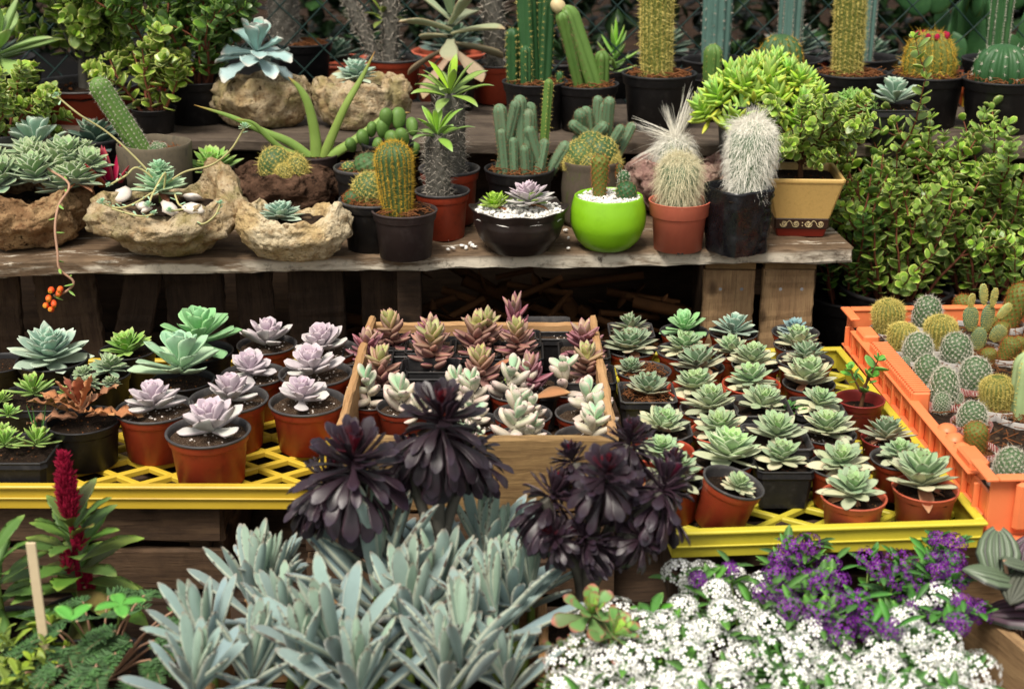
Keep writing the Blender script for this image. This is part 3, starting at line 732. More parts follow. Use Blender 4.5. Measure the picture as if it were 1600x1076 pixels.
def put_rock(root, Wd, Dp, H, seed, mat, soil='dark_soil', **kw):
    a, s = rock(Wd, Dp, H, seed, **kw)
    part('stone', a.build('stone', M[mat]), root); part('soil', s.build('soil', M[soil]), root)
    return H * (kw.get('depth', .78) + .03)

# ------------------------------------------------------------------ bushes
def frames(D, T):
    D = D / (np.linalg.norm(D, axis=1)[:, None] + 1e-9)
    Z = T - D * (T * D).sum(1)[:, None]; Z /= np.linalg.norm(Z, axis=1)[:, None] + 1e-9
    return np.stack([D, np.cross(Z, D), Z], -1)
class Bush:
    def __init__(s, seed): s.rng = np.random.default_rng(seed); s.st = MB(); s.P = []; s.D = []; s.T = []; s.L = []
    def grow(s, p, d, L, rad, gap, lsize, depth=1, kids=3, up=.15, wander=.25, bare=.15, opp=True, lean=.55, kidang=.8, kidlen=.6, taper=.35, nleaf=2, nv=5):
        rng = s.rng; n = max(4, int(L / gap)); d = np.array(d, float); d /= np.linalg.norm(d); p = np.array(p, float); pts = [p.copy()]; ph = rng.uniform(0, 6.28); ks = set(rng.choice(np.arange(1, n), min(kids, n - 1), replace=False).tolist()) if depth > 0 else set()
        for i in range(n):
            d = d + rng.normal(0, wander, 3) * .35 + np.array([0, 0, up * .35]); d /= np.linalg.norm(d); p = p + d * (L / n); pts.append(p.copy())
            f = (i + 1) / n
            a = np.cross(d, [.31, .57, .76]); a /= np.linalg.norm(a); b = np.cross(d, a)
            if f > bare:
                for q in range(nleaf):
                    an = ph + q * 2 * PI / nleaf + rng.normal(0, .15); e = math.cos(an) * a + math.sin(an) * b
                    s.P.append(p + e * rad); s.D.append(e + d * lean * rng.uniform(.5, 1.3)); s.T.append(d + np.array([0, 0, .3])); s.L.append(lsize * rng.uniform(.65, 1.15) * (1 if f < .9 else .72))
                ph += PI / 2 + rng.normal(0, .2)
            if i in ks:
                an = rng.uniform(0, 6.28); e = math.cos(an) * a + math.sin(an) * b
                s.grow(p, d + e * kidang, L * kidlen * rng.uniform(.7, 1.2) * (1 - f * .3), rad * .65, gap, lsize, depth - 1, max(1, kids - 1), up, wander, 0, opp, lean, kidang, kidlen, taper, nleaf)
        for q in range(nleaf):
            an = q * 2 * PI / nleaf; s.P.append(p); s.D.append(d + .7 * (math.cos(an) * a + math.sin(an) * b)); s.T.append(d); s.L.append(lsize * .6)
        tube(s.st, pts, np.linspace(rad, rad * taper, len(pts)), nv)
        return p
    def foliage(s, tmpl):
        mb = MB(); L = np.array(s.L)
        Mx = frames(np.array(s.D), np.array(s.T) + s.rng.normal(0, .15, (len(L), 3))) * L[:, None, None]
        return mb.inst(*tmpl, Mx, np.array(s.P), s.rng.uniform(0, 1, len(L)), s.rng.uniform(0, 1, len(L)))
    def put(s, root, tmpl, lm, smat, nm='foliage', sn='stems'):
        part(sn, s.st.build(sn, M[smat]), root); part(nm, s.foliage(tmpl).build(nm, M[lm]), root)
T_JADE = leaf('round', .92, .16, .15, .2, 6, 6)
T_HERB = leaf('blade', .34, .03, -.3, .2, 6, 4, fold=.2)
T_BROAD = leaf('blade', .5, .02, -.5, .1, 8, 6, fold=.25, wave=.06)

# ------------------------------------------------------------------ flowers
def petal_tpl():
    v, f = [], []
    for i in range(4):
        a = i * PI / 2; pts = [(0.02, 0, 0), (.2, -.12, .05), (.4, -.21, .09), (.54, -.11, .07), (.54, .11, .07), (.4, .21, .09), (.2, .12, .05)]
        b = len(v)
        for x, y, z in pts: v.append((x * math.cos(a) - y * math.sin(a), x * math.sin(a) + y * math.cos(a), z))
        f.append([b + q for q in range(7)])
    return np.array(v), np.array(f), np.tile(np.array([.5, 0, .5, .5]), (len(v), 1))
T_PET = petal_tpl()
def flower_heads(pl, rng, heads, size, n=26, dome=.014, tall=.8):
    """heads: list of (pos, up); fills petals, eyes"""
    eye = MB(); pt = MB()
    ev = np.array([(math.cos(a) * .09, math.sin(a) * .07, .05) for a in np.arange(6) / 6 * 6.283]); ef = np.array([[0, 1, 2, 3, 4, 5]]); ea = np.tile(np.array([.5, 0, .5, .5]), (6, 1))
    for p, up, sc_ in heads:
        f = (np.arange(n) + .5) / n; ph = np.arccos(1 - f * 1.05); th = np.arange(n) * 2.39996 + rng.uniform(0, 6)
        d = np.column_stack([np.sin(ph) * np.cos(th), np.sin(ph) * np.sin(th), np.cos(ph) * tall]) + rng.normal(0, .04, (n, 3))
        Z = np.array([0, 0, 1.]); u = np.array(up, float); u /= np.linalg.norm(u)
        Fm = frames(np.array([[1, 0, .01]]), u[None])[0]
        dw = d @ Fm.T; P = np.array(p) + dw * dome * sc_
        dn = dw / np.linalg.norm(dw, axis=1)[:, None]
        X = np.cross(dn, rng.normal(0, 1, (n, 3)))
        Mx = frames(X, dn) * (size * rng.uniform(.8, 1.1, n))[:, None, None]
        keep = rng.random(n) < .93
        pt.inst(*T_PET, Mx[keep], P[keep]); eye.inst(ev, ef, ea, Mx[keep], P[keep])
    return pt, eye
# ================================================================== the setting
mb = MB(); mb.add([(-60, -20, 0), (60, -20, 0), (60, 120, 0), (-60, 120, 0)], [(0, 1, 2, 3)]); struct('ground', mb.build('ground', M['ground'], False))
ZP, ZT, ZS, ZU, ZB = .555, .703, .84, .955, .82
t = thing('wooden_platform', 'low dark slatted timber platform under the trays and crates', 'platform', (0, 1.85, ZP))
for i in range(13):
    y = -.95 + i * .16
    part('plank', board(2.9, .145, .022, M['darkwood'], i, name='plank'), t, (0, y, 0))
for x in (-1.3, 0, 1.3):
    mb = MB(); box(mb, -.04, .04, -1.0, 1.0, -.53, 0); part('leg_frame', mb.build('leg_frame', M['darkwood'], False), t, (x, 0, -.0225))
# shelves
t = thing('wooden_shelf', 'weathered lower plank shelf with flaking pale paint along its front edge', 'shelf', (-.27, 2.235, ZS), R(3.4))
part('front_plank', board(1.68, .17, .026, M['shelfwood'], 31, .002, 'front_plank', 60), t, (0, .085, 0), label='front plank with whitish peeling paint on its edge')
part('rear_plank', board(1.68, .15, .024, M['shelfwood'], 32, .002, 'rear_plank', 40), t, (-.01, .27, -.004))
for x in (-.75, .1): 
    mb = MB(); box(mb, -.02, .02, 0, .33, -.255, 0); part('support', mb.build('support', M['darkwood'], False), t, (x, .012, -.03))
t = thing('upper_shelf', 'grey plank shelf behind and above the weathered lower one', 'shelf', (0, 2.578, ZU), R(-2.6))
for i in range(3): part('plank', board(3.0, .135, .022, M['tierwood'], 40 + i, name='plank', seg=40), t, (0, .07 + i * .142, -.002 * i))
for x in (-1.2, -.4, .4, 1.2):
    mb = MB(); box(mb, -.02, .02, .03, .4, -.375, 0); part('support', mb.build('support', M['darkwood'], False), t, (x, 0, -.0245))
mb = MB(); box(mb, -1.5, 1.5, 0, .015, 0, .36); solo('back_board', mb.build('back_board', M['darkwood'], False), 'dark timber board closing off the space beneath the upper shelf', 'board', (0, 2.665, ZP + .003))  # added panel that keeps light out of the gap under the upper shelf
# pallet boards under the lower shelf
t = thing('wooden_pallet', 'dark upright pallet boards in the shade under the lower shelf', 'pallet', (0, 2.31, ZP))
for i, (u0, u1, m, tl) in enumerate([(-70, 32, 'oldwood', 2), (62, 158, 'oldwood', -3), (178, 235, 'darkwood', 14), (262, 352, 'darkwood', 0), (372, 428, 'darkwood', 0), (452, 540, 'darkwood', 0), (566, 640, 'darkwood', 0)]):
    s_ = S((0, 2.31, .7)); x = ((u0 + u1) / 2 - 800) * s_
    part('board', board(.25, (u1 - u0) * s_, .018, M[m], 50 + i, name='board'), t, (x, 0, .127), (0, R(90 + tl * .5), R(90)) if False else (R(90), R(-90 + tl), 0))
mb = MB(); box(mb, -1.05, -.15, .022, .045, .02, .07); part('rail', mb.build('rail', M['darkwood'], False), t)
t = thing('wooden_block_crate', 'upright sawn crate boards with nails under the right end of the shelf', 'crate', (0, 2.315, ZP))
for i, (u0, u1) in enumerate([(1099, 1178), (1191, 1272)]):
    s_ = S((0, 2.315, .75)); x = ((u0 + u1) / 2 - 800) * s_; wd = (u1 - u0) * s_
    b = part('board', board(.236, wd, .02, M['blockwood'], 60 + i * 5, .0012, 'board'), t, (x, 0, .118), (R(90), R(-90), 0))
    mb = MB(); box(mb, x - wd / 2 + .002, x + wd / 2 + .001, .001, .12, .238, .25, .001); part('top_board', mb.build('top_board', M['cratewood'], False), t)
    for dx in (-.018, .018):
        mb = MB(); bm_r = circ(8) * .003; mb.add(np.column_stack([bm_r[:, 0], np.full(8, -.0225), bm_r[:, 1]]), [tuple(range(8))]); part('nail', mb.build('nail', M['nail'], False), t, (x + dx, .0, .21))
mb = MB(); x0 = (1099 - 800) * s_; x1 = (1278 - 800) * s_; box(mb, x0 + .004, x1, .022, .05, .185, .232); box(mb, x0 + .02, x0 + .04, .05, .3, 0, .23); box(mb, x1 - .012, x1 + .003, .05, .3, 0, .23); part('rail', mb.build('rail', M['oldwood'], False), t)
# sticks and dry leaves in the dark
rng = np.random.default_rng(5); mb = MB()
for i in range(46):
    x, y = rng.uniform(-.2, .3), rng.uniform(2.38, 2.6); a = rng.normal(0, .5); L = rng.uniform(.06, .22); z = .01 + rng.uniform(0, .17) * (1 - abs(x - .08))
    q = np.linspace(-.5, .5, 4)[:, None]; tube(mb, np.array([x, y, ZP + z]) + q * np.array([L * math.cos(a), L * math.sin(a) * .4, L * rng.normal(0, .35)]), rng.uniform(.003, .012), 6)
tl_ = leaf('blade', .5, .02, .4, .4, 5, 4)
n = 90; mb.inst(*tl_, rotm(rng.uniform(0, 6.28, n), rng.normal(0, .5, n)) * rng.uniform(.03, .07, n)[:, None, None], np.column_stack([rng.uniform(-.2, .3, n), rng.uniform(2.36, 2.58, n), ZP + rng.uniform(.005, .14, n)]))
o = solo('dry_branches', mb.build('dry_branches', M['twig']), 'heap of dry brown sticks and dead leaves in the shadow under the shelf', 'dead wood'); o['kind'] = 'stuff'
# crates beneath the trays
def slat_crate(label, x0, x1, y0, y1, z0, z1, mats, seed, nslat=2):
    t = thing('wooden_crate', label, 'crate', ((x0 + x1) / 2, y0, z0)); w_, d_, h_ = x1 - x0, y1 - y0, z1 - z0; sh = h_ / nslat - .012
    for i in range(nslat):
        z = (i + 1) * (h_ / nslat)
        part('front_slat', board(w_, sh, .014, M[mats], seed + i, name='front_slat'), t, (0, 0, z - sh / 2), (R(90), 0, 0))
        for sx in (-1, 1): part('side_slat', board(d_ - .03, sh, .014, M[mats], seed + 5 + i, name='side_slat'), t, (sx * (w_ / 2 - .001 if sx > 0 else w_ / 2 - .013), d_ / 2 + .008, z - sh / 2), (R(90), 0, R(90)))
    for sx in (-1, 1):
        mb = MB(); box(mb, -.014, .014, .0165, .044, .002, h_ - .004); part('corner_post', mb.build('corner_post', M['oldwood'], False), t, (sx * (w_ / 2 - .032), 0, 0))
    part('top_board', board(w_ - .05, d_ * .8, .012, M[mats], seed + 9, name='top_board'), t, (0, d_ * .5 + .02, h_ - .016))
    return t
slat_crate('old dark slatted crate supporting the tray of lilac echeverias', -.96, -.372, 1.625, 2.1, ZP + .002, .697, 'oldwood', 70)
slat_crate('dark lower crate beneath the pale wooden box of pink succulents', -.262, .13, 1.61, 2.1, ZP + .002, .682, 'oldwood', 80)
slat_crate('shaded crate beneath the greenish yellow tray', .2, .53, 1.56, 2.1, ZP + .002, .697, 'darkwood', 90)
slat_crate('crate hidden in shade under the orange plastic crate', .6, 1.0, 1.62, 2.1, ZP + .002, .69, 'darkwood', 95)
# fence
mb = MB(); cell = .088
for fam in (-1, 1):
    for i in range(-14, 36):
        x = -2.2 + i * cell; pts = []
        for j in range(15):
            z = .84 + j * cell / 2; xx = x + fam * j * cell / 2 if fam > 0 else x + 2.2 * 0 - j * cell / 2 + 7 * cell
            pts.append((xx + .0 , .0025 * fam * (1 if j % 2 else -1), z))
        tube(mb, pts, .0016, 4)
solo('chain_link_fence', mb.build('chain_link_fence', M['fence']), 'dark green chain link fence behind the upper shelf', 'fence', (0, 3.03, 0))

# ================================================================== trays and boxes
def tray(label, cx, cy, wd, dp, rot, mat, wall=.036, z0=.698, back=None):
    t = thing('plastic_tray', label, 'tray', (cx, cy, z0), rot); hw, hd = wd / 2, dp / 2
    mb = MB(); box(mb, -hw, hw, -hd, -hd + .004, -.004, wall - .003, .001); box(mb, -hw, hw, hd - .004, hd, -.004, (back or wall) - .003, .001)
    box(mb, -hw, -hw + .004, -hd + .0045, hd - .0045, -.004, wall - .003, .001); box(mb, hw - .004, hw, -hd + .0045, hd - .0045, -.004, wall - .003, .001); part('wall', mb.build('wall', M[mat], False), t)
    mb = MB(); r = .004
    box(mb, -hw - r, hw + r, -hd - r, -hd + .008, wall - .0028, wall + .002, .0016); box(mb, -hw - r, hw + r, hd - .008, hd + r, (back or wall) - .0028, (back or wall) + .002, .0016)
    box(mb, -hw - r, -hw + .008, -hd + .0085, hd - .0085, wall - .0028, wall + .002, .0016); box(mb, hw - .008, hw + r, -hd + .0085, hd - .0085, wall - .0028, wall + .002, .0016)
    box(mb, -hw - .0025, hw + .0025, -hd - .0028, -hd - .0003, .010, .0125, .0008); part('rim', mb.build('rim', M[mat], False), t)
    mb = MB(); st = .052
    def bar(x0, y0, x1, y1, w_=.0085, zt=.005):
        L = math.hypot(x1 - x0, y1 - y0)
        if L < .01: return
        a = math.atan2(y1 - y0, x1 - x0); m2 = MB(); box(m2, -L / 2, L / 2, -w_ / 2, w_ / 2, -.004, zt, .0015); v = m2.v[0]
        c, s = math.cos(a), math.sin(a); v = np.column_stack([v[:, 0] * c - v[:, 1] * s + (x0 + x1) / 2, v[:, 0] * s + v[:, 1] * c + (y0 + y1) / 2, v[:, 2]])
        fl = m2.l[0]; f = []; k = 0
        for q in m2.t[0]: f.append(tuple(fl[k:k + q])); k += q
        mb.add(v, f)
    e = .006; X0, X1, Y0, Y1 = -hw + e, hw - e, -hd + e, hd - e; sl = .72
    for fam, zt in ((1, .005), (-1, .0042)):
        c = -3.
        while c < 3.:
            # line y = fam*sl*x + c, clipped
            pts = []
            for x in (X0, X1):
                y = fam * sl * x + c
                if Y0 <= y <= Y1: pts.append((x, y))
            for y in (Y0, Y1):
                x = (y - c) / (fam * sl)
                if X0 < x < X1: pts.append((x, y))
            if len(pts) == 2: bar(*pts[0], *pts[1], zt=zt)
            c += st
    part('lattice_floor', mb.build('lattice_floor', M[mat], False), t)
    return t
tray('yellow plastic lattice tray holding lilac echeverias', -.552, 1.86, .62, .5, R(-.4), 'yellow', .027, back=.008)
tray('greenish yellow plastic tray packed with green houseleeks', .352, 1.794, .372, .6, R(4.), 'yellow2', .029)
# wooden box of pink succulents
t = thing('wooden_box', 'pale wooden box holding rosy sedums and moonstone succulents', 'box', (-.046, 1.62, .684))
wd, dp, hh = .356, .48, .102
part('front_board', board(wd, hh, .014, M['cratewood'], 101, .001, 'front_board'), t, (0, 0, hh / 2), (R(90), 0, 0))
part('back_board', board(wd, hh - .018, .012, M['palewood'], 102, .001, 'back_board'), t, (0, dp, hh / 2 - .007), (R(90), 0, 0))
part('side_board', board(dp - .018, hh, .012, M['palewood'], 103, .001, 'side_board'), t, (-wd / 2, dp / 2 + .001, hh / 2), (R(90), 0, R(-90)))
part('side_board', board(dp - .018, hh, .012, M['palewood'], 104, .001, 'side_board'), t, (wd / 2, dp / 2 + .001, hh / 2), (R(90), 0, R(90)))
part('floor', board(wd - .03, dp - .03, .008, M['oldwood'], 105, .001, 'floor'), t, (0, dp / 2, .015))
# orange crate
t = thing('orange_crate', 'orange plastic crate with ribbed sides full of small cacti', 'crate', (.748, 1.838, .700), R(3.))
hw, hd, hh = .2, .31, .082
mb = MB(); box(mb, -hw + .004, hw - .004, -hd + .004, hd - .004, 0, .004, .001); part('floor', mb.build('floor', M['orange'], False), t)
def cpart(nm, *bx):
    m = MB()
    for q in bx: box(m, *q)
    part(nm, m.build(nm, M['orange'], False), t)
for sx in (-1, 1):
    a, b = (-hw, -hw + .004) if sx < 0 else (hw - .004, hw); cpart('side_wall', (a, b, -hd + .0045, hd - .0045, 0, hh * .72, .001))
cpart('end_wall', (-hw, hw, -hd, -hd + .004, 0, hh, .001)); cpart('end_wall', (-hw, hw, hd - .004, hd, 0, hh, .001))
mb = MB(); r = .009
box(mb, -hw - r, -hw + .006, hd - .05, hd + r, hh - .003, hh + .001, .001); box(mb, -hw - r, -hw + .006, -hd - r, -hd + .05, hh - .003, hh + .001, .001)
box(mb, -hw + .0065, hw + r, -hd - r, -hd + .006, hh - .003, hh + .001, .001); box(mb, -hw + .0065, hw + r, hd - .006, hd + r, hh - .003, hh + .001, .001)
zl = hh * .78
box(mb, -hw - r, -hw + .006, -hd + .051, hd - .051, zl - .003, zl, .001); box(mb, hw - .006, hw + r, -hd + .007, hd - .007, zl - .003, zl, .001); part('rim', mb.build('rim', M['orange'], False), t)
for y0, y1, zt, n in ((-.03, .17, .012, 26), (.205, .25, .010, 0), (-.25, -.2, .010, 0)):
    m = MB(); box(m, -hw - .003, -hw + .022, y0, y1, zl - .022, zl + zt, .003)
    for i in range(n):
        y = y0 + (i + .5) * (y1 - y0) / n; box(m, -hw - .0025, -hw + .0215, y - .0018, y + .0018, zl + zt - .0005, zl + zt + .0022, .0008); box(m, -hw - .0055, -hw - .0025, y - .0018, y + .0018, zl - .02, zl + zt - .001, .0008)
    part('grip' if n else 'block', m.build('grip', M['orange'], False), t)
for y in (-.185, -.155, -.125):
    m = MB(); lathe(m, [(.013, 0), (.0115, .0025), (.007, .006), (.0, .007)], circ(14), bev=0); part('stud', m.build('stud', M['orange']), t, (-hw + .012, y, zl - .001))
for i in range(15):
    y = -hd + .03 + i * .0405
    cpart('rib', (-hw - .008, -hw - .0004, y - .002, y + .002, .002, zl - .0035, .0008)); cpart('rib', (hw + .0004, hw + .008, y - .002, y + .002, .002, zl - .0035, .0008))
for i in range(8):
    x = -hw + .01 + i * .054; cpart('rib', (x - .002, x + .002, hd + .0004, hd + .008, .002, hh - .0035, .0008))
cpart('ledge', (-hw - .0085, -hw - .0005, -hd + .01, hd - .01, .026, .029, .0008)); cpart('bottom_flange', (-hw - .010, -hw - .0005, -hd + .004, hd - .004, -.002, .0015, .0008))
mb = MB(); box(mb, -hw - .008, hw + .008, -hd - .0125, -hd - .0005, -.002, .006, .002); box(mb, -hw + .028, hw - .028, -hd - .012, -hd - .0006, .014, hh - .004, .006)
for i in range(16):
    x = -hw + .05 + i * .0185; box(mb, x - .0035, x + .0035, -hd - .0145, -hd - .0115, .026, .052, .0012)
part('handle_panel', mb.build('handle_panel', M['orange'], False), t)
cpart('foot', (-hw, -hw + .03, -hd - .01, -hd + .02, -.022, -.0022, .002)); cpart('foot', (hw - .03, hw, -hd - .01, -hd + .02, -.022, -.0022, .002))
rngc = np.random.default_rng(17); mb = MB(); nx, ny = 50, 76; gx, gy = np.meshgrid(np.linspace(-hw + .005, hw - .005, nx), np.linspace(-hd + .005, hd - .005, ny)); gz = np.array([.050 + .007 * mnoise.noise((a * 30, b * 30, 1)) + .004 * mnoise.noise((a * 90, b * 90, 2)) for a, b in zip(gx.ravel(), gy.ravel())])
mb.add(np.column_stack([gx.ravel(), gy.ravel(), gz]), gridf(ny, nx, False))
for _ in range(900):
    p = (rngc.uniform(-hw + .02, hw - .02), rngc.uniform(-hd + .02, hd - .02)); a = rngc.uniform(0, 6.28); L = rngc.uniform(.008, .025); q = np.linspace(-.5, .5, 4)
    tube(mb, np.column_stack([p[0] + L * q * math.cos(a), p[1] + L * q * math.sin(a), .056 + rngc.uniform(0, .005) + rngc.normal(0, .006) * q]), rngc.uniform(.0004, .0008), 4, 1)
part('coir_bedding', mb.build('coir_bedding', [M['dark_soil'], M['coir']]), t)
# foreground planting boxes
t = thing('wooden_trough', 'wooden box around the grey felt-leaved plants at the front', 'box', (-.135, 1.13, ZP + .002))
for (L, x, y, rz, n_) in ((.34, 0, .30, 0, 'end_board'), (.34, 0, 0.0, 0, 'end_board'), (.30, -.175, .155, 96, 'side_board'), (.30, .175, .155, 90, 'side_board')):
    part(n_, board(L, .11, .011, M['palewood'], int(111 + x * 50), .001, n_), t, (x, y, .055), (R(90), 0, R(rz)))
t = thing('planter_box', 'brown wooden box at the right edge holding ribbed peperomia leaves', 'box', (.60, 1.36, ZP + .002), R(4))
part('side_board', board(.42, .125, .014, M['blockwood'], 121, .001, 'side_board'), t, (-.075, 0, .0625), (R(90), 0, R(-74)))
part('side_board', board(.42, .125, .014, M['blockwood'], 122, .001, 'side_board'), t, (.14, 0, .0625), (R(90), 0, R(-90)))
part('end_board', board(.25, .11, .012, M['blockwood'], 123, .001, 'end_board'), t, (.015, .2, .0575), (R(90), 0, 0))
# ================================================================== potted rosettes
def potted(name, label, cat, style, rim, plants, z0=ZT, group=None, k=None, soil='soil', var=0, rot=None, D=None, lvl=.86, nm='rosette'):
    """rim=(u,v,w); plants: (mesh, matname, u, diameter px, lift, extra v shift)"""
    kk = k or STY[style][3]
    if rim[2] is None:
        p = on_z(rim[0], rim[1], z0 + .07); rim = (rim[0], rim[1], (D or .082) / S(p))
    if style in ('terra',): rim = (rim[0], rim[1] - 8, rim[2])
    b, D = spot(*rim, kk, z0)
    t = thing(name, label, cat, b, 0, group, rot)
    zs = make_pot(t, style, D, kk, soil, var, lvl)
    s_ = S((b.x, b.y, z0 + zs))
    for i, (me, du, dv, w_, lift, tilt) in enumerate(plants):
        sc_ = w_ * s_ / 2
        part(nm, me, t, (du * s_, -dv * s_ / math.sin(R(24)), zs + lift * sc_), (tilt[0], tilt[1], (var * 2.1 + i) % 6.28), sc_)
    return t
HG = 'green houseleeks in the yellow tray'
HL = [ # label, style, rim u v w, rosette du, w, mesh index, material, soil
 ('grey green houseleek in a clear-rimmed black pot, farthest back beside the wooden box', 'squarerim', (986, 515, 70), 0, 66, 3, 'houseg', 'dark'),
 ('wide cream-leaved houseleek with a dark red heart beside the box, second from the back', 'red', (987, 545, 76), -1, 80, 1, 'houseg', 'soil'),
 ('small stunted houseleek among dry brown leaves in a wide red pot', 'red', (1006, 578, 86), -20, 50, 4, 'houseg', 'coir'),
 ('houseleek with upright dark tips in a square black pot beside the box', 'squarerim', (1011, 612, 88), 2, 64, 0, 'houseg', 'coir'),
 ('pale green houseleek in an octagonal black pot beside the box corner', 'octagon', (1033, 668, 94), 1, 78, 2, 'house', 'dark'),
 ('houseleek half behind the black aeonium, just behind a red pot', 'redplain', (1034, 703, None), 0, 72, 3, 'house', 'soil'),
 ('big pale houseleek in a red pot right beside the black aeonium heads', 'red', (1054, 752, 90), -2, 94, 5, 'house', 'dark'),
 ('upright fresh green rosette in a brown pot, back row left of the sawn boards', 'red', (1069, 517, 76), 1, 66, 2, 'greenb', 'dark'),
 ('cream-edged houseleek directly in front of the upright fresh green rosette', 'red', (1069, 547, None), 1, 82, 3, 'house', 'soil'),
 ('houseleek with brown centre in a black-rimmed red pot, in the row behind the square pot', 'red', (1092, 572, 80), 0, 76, 1, 'houseg', 'soil'),
 ('spreading green houseleek left of the tiny offset plant', 'redplain', (1088, 608, None), 0, 78, 5, 'house', 'soil'),
 ('tiny bright houseleek squeezed between bigger rosettes mid tray', 'redplain', (1144, 622, 42), 0, 40, 2, 'house', 'soil'),
 ('large houseleek in a black-rimmed red pot with bare soil on its left', 'red', (1108, 638, 92), 2, 84, 0, 'house', 'soil'),
 ('dark-tipped houseleek in a thin red pot behind the palest rosette', 'terra', (1123, 682, 92), 2, 88, 1, 'house', 'soil'),
 ('palest yellow-green houseleek with broad leaves in a red pot', 'red', (1130, 716, 98), 8, 98, 2, 'housep', 'dark'),
 ('grey blue rosette in a brown pot in front of the left sawn board', 'red', (1146, 519, 76), 0, 64, 2, 'ech_blue', 'dark'),
 ('small houseleek in front of the grey blue rosette', 'red', (1143, 547, 70), 0, 60, 3, 'house', 'soil'),
 ('cream-tinged houseleek left of the empty yellow tray wall', 'red', (1181, 569, 76), -4, 74, 1, 'house', 'soil'),
 ('full green houseleek behind the curled ground weed', 'redplain', (1174, 599, None), 0, 80, 4, 'house', 'soil'),
 ('houseleek with grey lower leaves in a dark square pot at mid tray', 'squarerim', (1190, 633, 88), 0, 84, 0, 'house', 'dark'),
 ('compact dark-tipped houseleek tucked behind the front square black pot', 'squarerim', (1213, 681, None), 0, 86, 5, 'house', 'dark'),
 ('houseleek in the front square black pot standing clear of the others', 'square', (1222, 719, 88), -2, 82, 1, 'house', 'dark'),
 ('blue rosette in a brown pot in front of the right sawn board', 'red', (1243, 518, 74), -2, 56, 2, 'houseb', 'dark'),
 ('pale green rosette just in front of the blue rosette', 'red', (1246, 538, 74), 0, 66, 2, 'house', 'soil'),
 ('houseleek with a rusty heart, third from the back by the yellow wall', 'red', (1258, 562, None), 0, 70, 0, 'houseg', 'soil'),
 ('broad cream-skirted houseleek in a black-rimmed pot by the yellow wall', 'red', (1264, 598, 82), -2, 80, 1, 'house', 'dark'),
 ('houseleek in a small black pot left of the maroon pot', 'squarerim', (1278, 634, 78), 0, 74, 3, 'house', 'dark'),
 ('large houseleek just in front of the small black pot near the maroon one', 'red', (1293, 676, 90), 0, 90, 4, 'house', 'soil'),
 ('large houseleek in a black-rimmed red pot behind the front terracotta pot', 'red', (1313, 727, 96), 0, 92, 5, 'house', 'soil'),
 ('houseleek in a terracotta pot at the front edge, left of the biggest one', 'terra', (1334, 782, 104), -2, 92, 0, 'house', 'dark'),
 ('dark-hearted houseleek in a red pot against the orange crate', 'maroon', (1384, 684, 78), 0, 84, 1, 'houseg', 'soil'),
 ('smaller houseleek in a wide black-rimmed pot behind the biggest one', 'red', (1406, 715, 92), 0, 64, 3, 'house', 'dark'),
 ('biggest houseleek in a terracotta pot at the front right corner', 'terra', (1446, 769, 104), -6, 114, 4, 'house', 'dark'),
]
for i, (lab, st, rim, du, rw, mi, mt, so) in enumerate(HL):
    mi = 20 + i if mt not in ('ech_blue', 'greenb') else mi
    me = lib(('house', mi), lambda: r_house(mi), mt) if mt not in ('ech_blue', 'greenb') else lib(('green', mi), lambda: r_green(mi), mt)
    potted('potted_houseleek', lab, 'succulent', st, rim, [(me, du, 0, rw * (1.04 + .2 * ((i * 29) % 11) / 11), .12, (R(((i * 37) % 15) - 10), R(((i * 53) % 19) - 9)))], group=HG, soil=so, var=i)
# the pot that has tipped over to the right
b = on_z(1122, 818, ZT + .004)
t = thing('potted_houseleek', 'small houseleek in a red pot leaning over at the front edge', 'succulent', b, 0, HG, (R(4), R(15), 0))
D = 98 * S(b) ; zs = make_pot(t, 'red', D, .8, 'dark', 2, .8); part('rosette', lib(('house', 2), lambda: r_house(2), 'house'), t, (.006, -.004, zs + .004), (0, 0, 1), 62 * S(b) / 2)
# jade seedling
b, D = spot(1344, 622, 78, .74, ZT)
t = thing('jade_seedling', 'little jade sprout in a maroon pot against the orange crate', 'succulent', b); zs = make_pot(t, 'maroon', D, .74, 'dark', 1, .7)
B = Bush(12); B.grow((0.002, 0, zs), (.1, 0, 1), .052, .0035, .013, .015, 0, 0, .3, .1, .3); B.grow((.0, 0, zs + .025), (.55, 0, 1), .05, .0025, .011, .02, 0, 0, .2, .1, .3); B.grow((0, 0, zs + .026), (-.6, .1, 1), .035, .002, .012, .016, 0, 0, .2, .1, .3)
B.put(t, T_JADE, 'clover', 'stem')
# ground weed
mb = MB(); rosette(mb, np.random.default_rng(3), 9, leaf('blade', .5, .03, -.3, .2, 6, 6, wave=.15), leaf('blade', .5, .03, -.3, .2, 6, 6, wave=.15), (.6, 1), (50, 5), .1)
solo('weed', mb.build('weed', M['herb']), 'small lobed green weed between pots in the houseleek tray', 'weed', on_z(1232, 640, ZT + .045), (0, 0, 0), .026)

